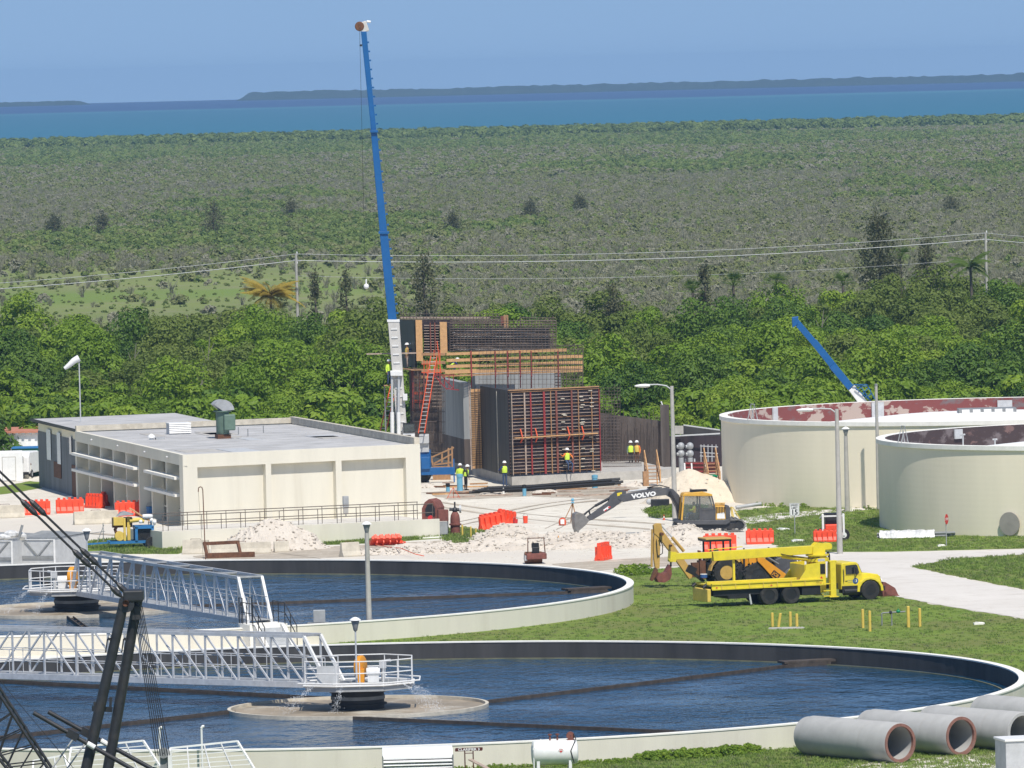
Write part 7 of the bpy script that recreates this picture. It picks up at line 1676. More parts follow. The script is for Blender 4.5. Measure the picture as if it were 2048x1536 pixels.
pb = AY(733, 708, 556); pc = AY(832, 706, 558); o = MB(); o.beam((0, 0, 0), pc - pb, 0.10); o = o.build('timber_beam', 'waler', loc=pb); tag(o, 'long pale beam jutting left behind the crane boom', 'beam')
e = ex.location; person('excavator operator in yellow vest seated inside the cab', ex.matrix_basis @ Vector((S.x(0) * 0 + (1391 - 1425) / 32.5, 0.5, 0.72)), R(-82), dict(pelvis=(0, 0.0, 0.55), hil=(-.095, 0, .53), hir=(.095, 0, .53), knl=(-.13, -.42, .55), knr=(.13, -.42, .55), anl=(-.13, -.5, .13), anr=(.13, -.5, .13), tol=(-.13, -.66, .09), tor=(.13, -.66, .09), chest=(0, 0.03, 0.85), neck=(0, 0.02, 1.07), chin=(0, 0.0, 1.15), head=(0, 0.01, 1.25), crown=(0, 0.02, 1.33), shl=(-.19, .02, 1.02), shr=(.19, .02, 1.02), ell=(-.25, -.08, .78), elr=(.25, -.08, .78), wrl=(-.22, -.32, .78), wrr=(.22, -.32, .78), hal=(-.2, -.4, .79), har=(.2, -.4, .79)), shirt='hi_vis', pants='denim', hat=None, vest='bollard_yellow', scale=0.92)
# ================================================================ loose things around the works
def barrier_mesh():
 mb = MB(); L_, h = 1.80, 1.02
 prof = [(-0.28, 0), (0.28, 0), (0.28, 0.16), (0.15, 0.42), (0.12, 0.92), (-0.12, 0.92), (-0.15, 0.42), (-0.28, 0.16)]
 n = len(prof); vs = [(x, y, z) for x in (-L_ / 2, L_ / 2) for y, z in prof]
 mb.add(vs, [tuple(range(n))[::-1], tuple(range(n, 2 * n))] + [(i, (i + 1) % n, n + (i + 1) % n, n + i) for i in range(n)])
 return mb
def barrier(label, px, py, rz, tilt=None, sc=1.0, z=0.0):
 t = thing('water_barrier', label, 'barrier', G(px, py, z), rz, 'orange plastic barriers')
 t.scale = (sc,) * 3
 if tilt: t.rotation_euler = (tilt[0], tilt[1], rz)
 if 'bar' not in BM:
  BM['bar'] = barrier_mesh().mesh('shell')
  for k in range(5):
   mb = MB(); x = -0.72 + k * 0.36; mb.box(x - 0.09, x + 0.09, -0.13, 0.13, 0.918, 1.03); BM['merlon%d' % k] = mb.mesh('crest')
  mb = MB()
  for k in range(4): x = -0.63 + k * 0.42; mb.box(x - 0.035, x + 0.035, -0.30, 0.30, 0.02, 0.80)
  BM['rib'] = mb.mesh('rib')
  mb = MB(); mb.box(-0.93, -0.898, -0.08, 0.08, 0.1, 0.9); mb.box(0.898, 0.93, -0.08, 0.08, 0.1, 0.9); BM['lug'] = mb.mesh('lug')
 link('shell', BM['bar'], 'orange_plastic', t, bevel=0.03)
 for k in range(5): link('crest', BM['merlon%d' % k], 'orange_plastic', t)
 link('rib', BM['rib'], 'orange_plastic', t); link('end_lug', BM['lug'], 'orange_plastic', t)
 return t
BM = {}
barrier('leftmost orange barrier on the pale slab', 73, 1030, R(8)); barrier('orange barrier second from left on the slab', 140, 1026, R(6))
barrier('orange barrier by the doorway, lit face to camera', 189, 1016, R(-52), sc=0.95); barrier('orange barrier in shade beside the dark doorway', 219, 1011, R(58), sc=0.95)
barrier('orange barrier standing behind the trailer pump', 258, 1032, R(12))
barrier('toppled orange barrier by the ramp wall', 768, 1090, R(15), (R(55), 0)); barrier('faded orange barrier stub beside the toppled one', 795, 1089, R(-20), (R(70), 0), 0.6)
barrier('tilted orange barrier half buried in rubble', 985, 1058, R(35), (0, R(-6))); barrier('orange barrier end showing behind the rubble mound', 1012, 1046, R(-40), (0, R(8)), 0.8)
barrier('lone orange barrier standing end-on on the rubble', 1207, 1120, R(72))
barrier('orange barrier behind the tan backhoe canopy', 1440, 1103, R(4), sc=1.05); barrier('orange barrier between backhoe canopy and skid steer', 1520, 1088, R(2), sc=0.9); barrier('orange barrier in front of the skid steer', 1650, 1084, R(4), sc=0.75)
def jersey(label, px, py, rz, L_=2.6, m='old_concrete', h=0.85):
 t = thing('concrete_barrier', label, 'barrier', G(px, py), rz, 'weathered concrete barriers')
 mb = MB(); prof = [(-0.30, 0), (0.30, 0), (0.30, 0.08), (0.16, 0.34), (0.09, h), (-0.09, h), (-0.16, 0.34), (-0.30, 0.08)]; n = len(prof)
 vs = [(x, y, z) for x in (-L_ / 2, L_ / 2) for y, z in prof]
 mb.add(vs, [tuple(range(n))[::-1], tuple(range(n, 2 * n))] + [(i, (i + 1) % n, n + (i + 1) % n, n + i) for i in range(n)]); mb.build('block', m, t, bevel=0.02)
 mb = MB(); mb.tube([(-0.3, 0, h - 0.02), (-0.3, 0, h + 0.06), (0.3, 0, h + 0.06), (0.3, 0, h - 0.02)], 0.02, 5); mb.build('lifting_loop', 'rust', t)
jersey('concrete barrier left of the rusty steel frame', 392, 1108, R(-14), 1.6); jersey('long concrete barrier behind the rusty steel frame', 482, 1108, R(4), 3.6, h=0.7); jersey('short concrete block at the spoil heap foot', 563, 1104, R(10), 0.9, h=0.65)
jersey('concrete barrier alone at the dirt track bend', 700, 1113, R(30), 1.2); jersey('long concrete barrier behind the trailer pump', 192, 1048, R(14), 2.9); jersey('concrete barrier at the left picture edge', 10, 1036, R(10), 2.6)
p = G(458, 1116); t = thing('steel_frame', 'rusty open steel frame standing on the dirt', 'steel frame', p, R(6))
mb = MB(); mb.box(-1.35, 1.55, 0.0, 0.32, 0.0, 0.32); mb.build('base_beam', 'rust', t, bevel=0.02)
for x in (-1.3, 0.7): mb = MB(); mb.beam((x, 0.15, 0.2), (x - 0.12, 0.6, 0.95), 0.16); mb.build('upright', 'rust', t)
mb = MB(); mb.beam((-1.45, 0.6, 0.86), (0.7, 0.6, 0.90), 0.16, 0.2); mb.build('top_beam', 'rust', t)
def post_lamp(label, px, py, ytop, z0=0.0, r=0.14, base=None, metal='concrete'):
 p = G(px, py, z0) if base is None else base; h = AY(px, ytop, p.y).z - p.z if base is None else ytop
 t = thing('lamp_post', label, 'lamp post', p); mb = MB(); mb.tube([(0, 0, 0), (0, 0, h - 0.5)], [r, r * 0.7], 10); mb.build('pole', metal, t, smooth=True)
 mb = MB(); mb.lathe([(0.05, h - 0.55), (0.09, h - 0.5), (0.12, h - 0.34), (0.19, h - 0.08), (0.19, h - 0.06)], 12); mb.build('lantern', 'mid_grey', t, smooth=True)
 mb = MB(); mb.lathe([(0.26, h - 0.06), (0.24, h - 0.02), (0.12, h + 0.06), (0.02, h + 0.09)], 14); mb.build('cap', 'flag_white', t, smooth=True)
post_lamp('concrete lamp post between the two clarifier basins', 739, 1279, 1046, r=0.155)
post_lamp('post lamp behind the street lamp near the large tank', 1695, 1024, 856, r=0.17)
post_lamp('thin lamp on the nearest clarifier drive platform', 0, 0, 2.95, base=C3 + Vector((0.0, -1.6, 1.40)), r=0.05, metal='galv')
post_lamp('thin lamp above the farther clarifier walkway', 0, 0, 3.25, base=C2 + Vector((0.75, -1.9, 1.40)), r=0.05, metal='galv')
def cobra(label, px, py, ytop, reach, up=0.25):
 p = G(px, py); h = AY(px - (py - ytop) * 0.025, ytop, p.y).z; t = thing('street_lamp', label, 'street lamp', p)
 mb = MB(); mb.tube([(0, 0, 0), (0, 0, h)], [0.17, 0.11], 10); mb.build('pole', 'concrete', t, smooth=True)
 mb = MB(); mb.tube([(0, 0, h - 0.25), (-0.35, 0, h + up * 0.2), (-reach * 0.6, 0, h + up), (-reach, 0, h + up)], 0.04, 8); mb.build('arm', 'light_grey', t)
 mb = MB(); mb.lathe([(0.02, 0), (0.10, 0.1), (0.17, 0.35), (0.20, 0.7), (0.14, 0.95), (0.02, 1.0)], 12, (-reach - 0.85, 0, h + up - 0.06), Matrix.Rotation(math.pi / 2, 4, 'Y') @ Matrix.Diagonal((0.6, 1, 1, 1))); mb.build('luminaire', 'flag_white', t, smooth=True)
cobra('tall street lamp beside the excavator, arm to the left', 1350, 1042, 772, 1.5, 0.12); cobra('tall street lamp in front of the beige tanks', 1680, 1108, 818, 1.5, 0.05)
t = thing('bare_pole', 'bare grey pole rising in front of the red tank wall', 'pole', (AY(1755, 900, 506.2).x, 506.2, 0)); zz = AY(1754, 768, 506.2).z
mb = MB(); mb.tube([(0, 0, 0), (0, 0, zz)], [0.13, 0.09], 8); mb.build('pole', 'concrete', t, smooth=True); mb = MB(); mb.lathe([(0.10, zz - 0.12), (0.10, zz), (0.02, zz + 0.03)], 8); mb.build('cap', 'mid_grey', t)
p = G(1590, 1070); t = thing('speed_sign', 'white speed limit 15 sign on a thin post', 'sign', p)
mb = MB(); mb.tube([(0, 0, 0), (0, 0, 1.95)], 0.03, 6); mb.build('post', 'galv_dull', t)
mb = MB(); mb.box(-0.30, 0.30, -0.05, -0.035, 1.18, 1.94); sg = mb.build('sign_plate', 'sign_white', t)
mb = MB()
for a in ((-0.28, 0.28, 1.20, 1.215), (-0.28, 0.28, 1.905, 1.92), (-0.28, -0.265, 1.215, 1.905), (0.265, 0.28, 1.215, 1.905)): mb.box(a[0], a[1], -0.054, -0.0505, a[2], a[3])
mb.build('border', 'ink_black', sg)
lettering('SPEED', 0.17, face_front(0, -0.0535, 1.80), 'ink_black', sg, bold=0.004); lettering('LIMIT', 0.17, face_front(0, -0.0535, 1.64), 'ink_black', sg, bold=0.004); lettering('15', 0.42, face_front(0, -0.0535, 1.38), 'ink_black', sg, bold=0.012)
p = G(1893, 1092); t = thing('stop_sign', 'red stop sign seen nearly edge-on by the road', 'sign', p, R(68))
mb = MB(); mb.tube([(0, 0, 0), (0, 0, 1.5)], 0.03, 6); mb.build('post', 'galv_dull', t)
mb = MB(); oc = [(0.32 * math.cos(R(22.5 + 45 * i)), 1.58 + 0.32 * math.sin(R(22.5 + 45 * i))) for i in range(8)]; mb.side(oc, -0.05, -0.035); sg = mb.build('sign_plate', 'ink_red', t); lettering('STOP', 0.2, face_front(0, -0.0535, 1.58), 'ink_white', sg, bold=0.006)
p = AY(938, 1512, 323.5); t = thing('name_sign', 'brown board reading clarifier 3 by the near basin wall', 'sign', (p.x, p.y, 0)); z = AY(938, 1499, 323.5).z
mb = MB(); mb.side([(-0.56, z - 0.07), (0.54, z - 0.06), (0.57, z), (0.56, z + 0.08), (-0.54, z + 0.07), (-0.57, z)], -0.02, 0.02); sg = mb.build('board', 'sign_brown', t); lettering('CLARIFIER 3', 0.145, face_front(0, -0.024, z), 'ink_white', sg, bold=0.004, sx=1.15)
mb = MB(); mb.tube([(-0.17, 0, 0), (-0.17, 0, z - 0.06)], 0.025, 6); mb.tube([(0.17, 0, 0), (0.17, 0, z - 0.06)], 0.025, 6); mb.beam((-0.17, 0, z - 0.15), (0.17, 0, z - 0.15), 0.03); mb.build('frame', 'sign_brown', t)
def bollard(label, px, py, ytop, r=0.075, lean=0.0, group=None):
 p = G(px, py); h = (py - ytop) / (CAM_F / p.y); t = thing('bollard', label, 'bollard', p, 0, group); mb = MB(); mb.tube([(0, 0, 0), (lean, 0, h)], r, 12); mb.build('pipe', 'bollard_yellow', t, smooth=True)
 mb = MB(); mb.sphere((lean, 0, h - 0.01), r * 0.98, 10, 6, (1, 1, 0.45)); mb.build('cap', 'bollard_yellow', t, smooth=True)
bollard('leftmost yellow bollard of the four on the small pad', 1545, 1254, 1226); bollard('leaning yellow bollard, second on the small pad', 1557, 1254, 1227, lean=0.11); bollard('yellow bollard third from left on the small pad', 1581, 1253, 1224); bollard('rightmost yellow bollard on the small pad', 1594, 1255, 1228)
bollard('leftmost yellow bollard left of the pipe manifold', 1726, 1256, 1219); bollard('nearer yellow bollard left of the pipe manifold', 1740, 1263, 1222); bollard('tall yellow bollard right of the pipe manifold', 1817, 1255, 1213, 0.085); bollard('rightmost yellow bollard beyond the pipe manifold', 1840, 1254, 1217)
bollard('yellow post beside the brown pipe elbow', 925, 1074, 1050, 0.06); bollard('second yellow post right of the brown pipe elbow', 942, 1077, 1053, 0.05); bollard('short yellow post near the tilted barrier', 952, 1073, 1056, 0.045)
p = G(1572, 1257); o = MB().prism([(-0.9, -0.35), (-0.2, -0.55), (0.95, -0.3), (0.85, 0.35), (-0.1, 0.45), (-0.85, 0.3)], 0, 0.05).build('concrete_pad', 'concrete', loc=p); tag(o, 'rough grey concrete pad under the four bollards', 'pad')
p = G(1764, 1252); t = thing('pipe_manifold', 'low pipe manifold with green valve between the bollards', 'valve', p)
mb = MB(); mb.tube([(0, 0, 0), (0, 0, 0.62), (0.06, 0, 0.66), (1.2, 0, 0.70)], 0.04, 8); mb.tube([(0.5, 0, 0), (0.5, 0, 0.66)], 0.035, 8); mb.build('pipe', 'mid_grey', t); mb = MB(); mb.sphere((0.84, 0, 0.72), 0.09, 10, 6, (1.3, 1, 1)); mb.tube([(0.84, 0, 0.72), (0.84, 0, 0.86)], 0.03, 6); mb.build('valve', 'dumpster_green', t, smooth=True); mb = MB(); mb.sphere((0.45, 0, 0.68), 0.09, 8, 6); mb.build('meter', 'dark_steel', t)
for px, py, lab, w in ((1957, 1249, 'pale paving slab lying on the right-hand grass', 0.5), (1565, 1060, 'torn white board lying near the speed sign', 0.7), (1595, 1083, 'flat white board on the verge before the sign', 0.7), (1882, 1093, 'flat pale cover beside the stop sign post', 0.4), (1475, 1052, 'crumpled white bag behind the excavator', 0.9)):
 p = G(px, py); mb = MB(); mb.prism([(-w * .6, -w * .4), (w * .5, -w * .5), (w * .62, w * .35), (-w * .4, w * .5)], 0, 0.09); mb.cbox((w * .1, 0, 0.10), w * .7, w * .5, 0.06, 0.4, 0.12); o = mb.build('loose_board', 'flag_white' if 'white' in lab else 'rim_white', loc=p, rz=0.3); tag(o, lab, 'board')
ax = Vector((0.59, -0.807, 0)); pa = math.atan2(ax.y, ax.x)
PIPES = []
def conc_pipe(label, px, py, lip):
 c = G(px, py, 0.83); t = thing('concrete_pipe', label, 'pipe', (c.x, c.y, 0), pa, 'large concrete pipes on the grass')
 M = Matrix.Rotation(math.pi / 2, 4, 'Y'); ro, ri, L_ = 0.83, 0.68, 6.0
 prof = [(ri, 0.0), (ri + 0.05, 0.0), (ro - 0.03, 0.0), (ro, -0.05), (ro, -L_ + 0.35), (ro - 0.05, -L_ + 0.33), (ro - 0.05, -L_), (ri, -L_)]
 mb = MB(); mb.lathe(prof, 56, (0, 0, 0.83), M, close=True); mb.build('barrel', 'pipe_concrete', t, smooth=True)
 if lip: mb = MB(); mb.lathe([(ri - 0.004, -0.10), (ri - 0.004, 0.035), (ro - 0.035, 0.035), (ro - 0.03, -0.002), (ri + 0.02, -0.002)], 56, (0, 0, 0.83), M); mb.build('joint_ring', 'pipe_rust', t, smooth=True)
 mb = MB(); mb.lathe([(ro + 0.004, -1.7), (ro + 0.004, -1.73)], 56, (0, 0, 0.83), M); mb.build('mould_line', 'concrete', t)
 return t
mat('pipe_rust', (0.24, 0.115, 0.085), 0.85, var=0.15, scale=5, dirt=0.4, dirtcol=(0.30, 0.22, 0.19))
conc_pipe('leftmost large grey concrete pipe with rusty rim', 1800, 1486, True); conc_pipe('second large grey concrete pipe with rusty rim', 1922, 1472, True); conc_pipe('third large grey concrete pipe, opening cut by picture edge', 2046, 1464, False); conc_pipe('fourth grey concrete pipe at the right edge', 2150, 1442, False)
p = AY(2012, 1500, 314); t = thing('equipment_box', 'pale grey equipment box at the bottom right corner', 'box', (p.x + 1.2, 314, 0), R(12)); z = AY(2012, 1478, 314).z
mb = MB(); mb.box(-1.25, 1.25, 0, 1.6, 0, z - 0.1); mb.build('body', 'light_grey', t, bevel=0.02); mb = MB(); mb.box(-1.3, 1.3, -0.06, 1.66, z - 0.1, z); mb.build('lid', 'white_paint', t, bevel=0.03); mb = MB(); mb.box(-0.1, 0.1, -0.04, 0.0, z * 0.4, z * 0.55); mb.build('latch', 'mid_grey', t)
p = AY(836, 1536, 321); t = thing('louvred_hood', 'white louvred vent hood with curved top by the basin', 'vent', (p.x, 321, 0), R(2)); zt_ = AY(836, 1496, 321).z
mb = MB(); pts = [(0.0, 0.0), (0.0, zt_ - 0.5)];
for i in range(7): a = math.pi - i * math.pi / 2 / 6; pts.append((0.55 + 0.55 * math.cos(a), zt_ - 0.5 + 0.5 * math.sin(a)))
pts += [(1.0, zt_), (1.0, 0.0)]
mb.add([(x, y, z) for x in (-1.42, 1.42) for y, z in pts], [tuple(range(len(pts)))[::-1], tuple(range(len(pts), 2 * len(pts)))] + [(i, (i + 1) % len(pts), len(pts) + (i + 1) % len(pts), len(pts) + i) for i in range(len(pts))]); mb.build('hood', 'white_paint', t)
for k in range(6): mb = MB(); mb.cbox((0, -0.06, 0.08 + k * 0.13), 2.86, 0.16, 0.03, rx=0.5); mb.build('slat', 'white_paint', t); mb = MB(); mb.box(-1.4, 1.4, -0.02, -0.002, 0.10 + k * 0.13, 0.16 + k * 0.13); mb.build('slot', 'black', t)
for x in (-1.44, 1.40): mb = MB(); mb.box(x, x + 0.05, -0.14, 0.3, 0, zt_ - 0.3); mb.build('side_frame', 'mid_grey', t)
p = AY(1110, 1533, 321.5); t = thing('fuel_tank', 'white horizontal fuel tank by the near basin wall', 'tank', (p.x, 321.5, 0), R(4)); zc = AY(1110, 1505, 321.5).z
MY = Matrix.Rotation(math.pi / 2, 4, 'Y')
mb = MB(); mb.lathe([(0.02, -0.95), (0.30, -0.94), (0.46, -0.90), (0.50, -0.85), (0.50, 0.85), (0.46, 0.90), (0.30, 0.94), (0.02, 0.95)], 36, (0, 0, zc), MY); mb.build('shell', 'white_paint', t, smooth=True)
for x in (-0.7, 0.6): mb = MB(); mb.box(x - 0.06, x + 0.06, -0.4, 0.4, 0.0, zc - 0.3); mb.build('saddle', 'white_paint', t)
for x in (-0.18, 0.12): mb = MB(); mb.tube([(x, 0, zc + 0.46), (x, 0, zc + 0.70)], 0.035, 8); mb.lathe([(0.02, 0.0), (0.08, 0.0), (0.09, 0.05), (0.02, 0.07)], 10, (x, 0, zc + 0.70)); mb.build('vent_cap', 'rust_red', t)
mb = MB(); mb.lathe([(0.02, -0.08), (0.17, -0.08), (0.17, 0.08), (0.02, 0.08)], 16, (0.66, 0, zc + 0.66), RXM); mb.box(0.5, 0.82, -0.1, 0.1, zc + 0.44, zc + 0.52); mb.build('hose_reel', 'rust_red', t); mb = MB(); mb.tube([(0.78, -0.1, zc + 0.75), (0.85, -0.3, zc + 0.55), (0.62, -0.52, zc + 0.1), (0.74, -0.5, zc - 0.4)], 0.022, 6); mb.build('hose', 'black', t)
mb = MB(); mb.tube([(-0.88, -0.42, 0), (-0.88, -0.42, zc + 0.5)], 0.03, 6); mb.box(-0.92, -0.84, -0.46, -0.3, zc + 0.15, zc + 0.25); mb.build('gauge_pipe', 'white_paint', t)
mb = MB(); mb.side([(0.10, zc + 0.12), (0.22, zc + 0.0), (0.10 + 0.24, zc + 0.12), (0.22, zc + 0.24)], -0.505, -0.495); pl_ = mb.build('hazard_diamond', 'ink_white', t); mb = MB(); mb.side([(0.14, zc + 0.11), (0.22, zc + 0.02), (0.30, zc + 0.11)], -0.51, -0.506); mb.build('hazard_mark', 'ink_red', pl_); lettering('Fuel', 0.10, face_front(0.22, -0.509, zc + 0.165), 'ink_red', pl_)
for x in (-0.55, -0.05): mb = MB(); mb.side([(x - 0.07, zc + 0.47), (x + 0.07, zc + 0.47), (x, zc + 0.58)], -0.03, 0.03); mb.build('lug', 'rim_white', t)
p = AY(965, 1530, 320); o = MB(); o.beam((-0.5, 0.3, 0.55), (0.55, -0.6, 0.05), 0.22, 0.05); o = o.build('loose_plank', 'waler', loc=(p.x, 320, 0.25)); tag(o, 'weathered plank propped in the grass below the sign', 'plank')
def pframe(label, x0, x1, ytop, ybot, Y, nb, skew, n=3):
 a = AY(x0, ybot, Y); t = thing('steel_frame', label, 'steel frame', (a.x, Y, 0)); W = (x1 - x0) / (CAM_F / Y); zt_ = AY((x0 + x1) / 2, ytop, Y).z; H_ = zt_
 mb = MB(); mb.beam((0, 0, 0.05), (W, 0.4, 0.05), 0.07); mb.beam((0.05 * W, 1.2, H_ * 0.9), (W * 0.72, 1.6, H_), 0.07); mb.beam((0, 0, 0.05), (0.05 * W, 1.2, H_ * 0.9), 0.07); mb.beam((W * 0.72, 1.6, H_), (W, 0.4, 0.05), 0.08); mb.build('outer_frame', 'white_paint', t)
 for k in range(nb): f = (k + 1) / (nb + 1); mb = MB(); mb.beam((0.0 + 0.05 * W * f, 1.2 * f, 0.05 + (H_ * 0.9 - 0.05) * f), (W + (W * 0.72 - W) * f, 0.4 + 1.2 * f, 0.05 + (H_ - 0.05) * f), 0.05, 0.03); mb.build('rail', 'white_paint', t)
 for k in range(n): f = (k + 1) / (n + 1); mb = MB(); mb.beam((W * f, 0.4 * f, 0.05), (W * (0.05 + 0.67 * f), 1.2 + 0.4 * f, H_ * 0.9 + H_ * 0.1 * f), 0.05); mb.build('bar', 'light_grey', t)
pframe('white steel frame with sloping rails right of crane legs', 330, 530, 1490, 1556, 318, 9, 0.3); pframe('white steel frame behind the dark crane struts', 130, 345, 1489, 1556, 319.5, 8, 0.3); pframe('low white steel frame under the lattice boom', 60, 150, 1518, 1556, 317, 3, 0.2, 2)
t = thing('hoist_drum', 'grey winch drum stand with white arm among the frames', 'winch', (AY(328, 1530, 308).x, 308, 0)); zz = AY(326, 1506, 308).z
mb = MB(); mb.lathe([(0.02, -0.16), (0.2, -0.16), (0.2, 0.16), (0.02, 0.16)], 16, (0, 0, zz), RXM); mb.build('drum', 'mid_grey', t); mb = MB(); mb.beam((0, 0.1, 0), (0, 0.1, zz), 0.3, 0.2); mb.build('stand', 'mid_grey', t); mb = MB(); mb.beam((0.28, -0.1, 0), (0.24, -0.1, zz + 0.1), 0.16, 0.1); mb.build('arm', 'white_paint', t)
def hookpole(label, px, py, ytop, m='rust'):
 p = G(px, py); h = (py - ytop) / (CAM_F / p.y); t = thing('davit_pole', label, 'pole', p); mb = MB(); mb.tube([(0, 0, 0), (-0.05, 0, h - 0.2)], 0.03, 6); mb.build('pole', m, t)
 mb = MB(); mb.tube([(-0.05, 0, h - 0.2), (-0.1, 0, h - 0.03), (-0.2, 0, h), (-0.3, 0, h - 0.06), (-0.32, 0, h - 0.3)], 0.03, 6); mb.build('hook', m, t)
 mb = MB(); mb.tube([(-0.32, 0, h - 0.3), (-0.12, 0, 0)], 0.008, 4); mb.build('line', 'cable', t)
hookpole('tall rusty pole with hooked top near the ramp', 411, 1121, 973); hookpole('thin hooked pole beside the farther drive platform', 176, 1128, 1072, 'old_concrete')
p = G(20, 955); Yw = 592
t = thing('white_building', 'long white building with red roof edge at left', 'building', (AY(-60, 950, Yw).x, Yw, 0)); x1 = AY(62, 900, Yw).x - t.location.x; zb_ = AY(30, 866, Yw).z
mb = MB(); mb.box(-14, x1 + 0.5, 0, 7, 0, zb_); mb.build('wall', 'flag_white', t); mb = MB(); mb.box(-14.2, x1 + 0.7, -0.3, 7.2, zb_, zb_ + 0.14); mb.build('roof', 'red_roof', t)
mb = MB()
for k in range(16): mb.box(-2 + k * 0.5, -1.8 + k * 0.5, -0.32, -0.29, zb_ - 0.12, zb_)
mb.build('eave_bracket', 'mid_grey', t)
p = G(48, 958); t = thing('container', 'green container behind the white van', 'container', (p.x + 0.2, 578, 0)); mb = MB(); mb.box(-1.3, 2.0, 0, 2.4, 0, 2.0); mb.build('body', 'green_paint', t)
for k in range(8): mb = MB(); mb.box(-1.2 + k * 0.4, -1.05 + k * 0.4, -0.05, 0, 0.1, 1.9); mb.build('rib', 'green_paint', t)
mb = MB(); mb.box(-1.34, 2.04, -0.08, 2.44, 2.0, 2.06); mb.build('roof', 'blue_paint', t)
S = Side(38, 958, R(90)); p = G(38, 958); t = thing('van', 'white van seen from behind at the left edge', 'van', p, R(80))
mb = MB(); mb.side([(0, 0.35), (4.6, 0.35), (4.7, 1.0), (3.9, 1.15), (3.2, 1.9), (0.4, 1.95), (0.05, 1.6)], -0.75, 0.75); mb.build('body', 'white_paint', t, bevel=0.1); mb = MB(); mb.box(-0.03, 0.06, -0.35, 0.5, 1.15, 1.65); mb.build('rear_window', 'glass', t); mb = MB(); mb.box(-0.1, 0.0, -0.75, 0.75, 0.3, 0.5); mb.build('bumper', 'black', t)
mb = MB(); mb.box(-0.03, 0.02, -0.1, 0.2, 0.8, 0.95); mb.build('number_plate', 'mid_grey', t)
for x in (0.8, 3.8):
 for y in (-0.7, 0.7): wheel(t, x, y, 0.32, 0.22, 'light_grey', 0.55)
t = boxthing('site_cabin', 'white box cabin with outlined door at left edge', 'cabin', 2, 964, 3.2, 3.0, 2.1, 'flag_white', R(4), bevel=0.03, part='body')
mb = MB(); mb.box(0.15, 1.05, -0.03, 0.0, 0.1, 1.75); mb.build('door', 'white_paint', t); mb = MB(); mb.box(0.10, 1.10, -0.015, 0.002, 0.05, 1.80); mb.build('door_trim', 'concrete', t)
p = G(56, 957); t = boxthing('pallet_box', 'small cream crate beside the van and shed', 'crate', 56, 957, 0.5, 0.6, 1.0, 'cream', R(5), part='panel'); mb = MB(); mb.box(-0.28, 0.28, -0.03, 0.63, 1.0, 1.08); mb.build('lid', 'rust', t)
def container2(label, xa, xb, m, py=1143):
 a = G(xa, py); b = G(xb, py); t = thing('container', label, 'container', a, math.atan2(b.y - a.y, b.x - a.x)); W = (b - a).length; h = 1.95
 mb = MB(); mb.box(0, W, 0, 4.5, 0, h); mb.build('body', m, t); mb = MB()
 mb.box(0, 0.1, -0.06, 0, 0, h); mb.box(W - 0.1, W, -0.06, 0, 0, h); mb.box(0.1, W - 0.1, -0.06, 0, h - 0.1, h); mb.build('end_frame', 'white_paint', t)
 mb = MB(); mb.box(0.1, W - 0.1, -0.07, -0.003, 0.75, 0.92); mb.beam((0.3, -0.03, h - 0.15), (W * 0.5, -0.03, 0.9), 0.08); mb.beam((W - 0.3, -0.03, h - 0.15), (W * 0.5, -0.03, 0.9), 0.08); mb.build('brace', 'mid_grey', t)
 mb = MB(); mb.add([(-0.05, -0.1, h + 0.02), (W + 0.05, -0.1, h + 0.02), (W + 0.05, 4.5, h + 0.05), (-0.05, 4.5, h + 0.05), (W * .3, 1.6, h + 0.35), (W * .7, 2.2, h + 0.3)], [(0, 1, 5, 4), (1, 2, 5), (2, 3, 4, 5), (3, 0, 4)]); mb.build('tarpaulin', 'mid_grey', t); return t
container2('pale container with V brace below the left barriers', 42, 112, 'light_grey'); container2('pale container cut by the left picture edge', -45, 27, 'light_grey', 1146)
p = G(34, 1144); t = thing('toolbox', 'narrow dark blue locker between two pale containers', 'locker', (p.x, p.y + 0.3, 0)); mb = MB(); mb.box(-0.18, 0.18, 0, 3, 0, 1.95); mb.build('body', 'navy', t); mb = MB(); mb.box(-0.14, 0.14, -0.02, -0.002, 0.2, 1.7); mb.build('door', 'navy', t)
p = G(20, 1060, 0); t = thing('tarp_bundle', 'crumpled white tarpaulin bundle on the container roof', 'tarpaulin', G(24, 1081, 2.05)); mb = MB(); rr = random.Random(2)
for k in range(9): mb.sphere((rr.uniform(-.6, .6), rr.uniform(0, 1.0), rr.uniform(0.05, 0.45)), rr.uniform(0.18, 0.36), 7, 5, (1.3, 1, 0.7))
mb.build('sheet', 'wrap', t, smooth=False); mb = MB(); mb.box(0.25, 0.4, 0.2, 0.4, 0.1, 1.0, Matrix.Rotation(0.3, 4, 'Y')); mb.build('post', 'mid_grey', t)
p = G(911, 1070); t = thing('pipe_elbow', 'large brown pipe elbow with valve beside the ramp', 'pipe', p)
mb = MB(); mb.lathe([(0.02, 0), (0.30, 0), (0.30, 0.62), (0.38, 0.62), (0.38, 0.70), (0.30, 0.72), (0.30, 1.0), (0.26, 1.25), (0.16, 1.42), (0.02, 1.45)], 20); mb.build('riser', 'rust_red', t, smooth=True); mb = MB(); mb.sphere((0, 0, 1.55), 0.18, 10, 7); mb.tube([(-0.35, 0, 1.6), (0.35, 0, 1.55)], 0.10, 8); mb.tube([(0, 0, 1.5), (0, 0, 2.05)], 0.05, 6); mb.build('valve', 'dark_steel', t); mb = MB(); mb.lathe([(0.02, -0.06), (0.24, -0.06), (0.24, 0.06), (0.02, 0.06)], 14, (0.33, 0, 1.6), MY); mb.build('handwheel', 'light_grey', t)
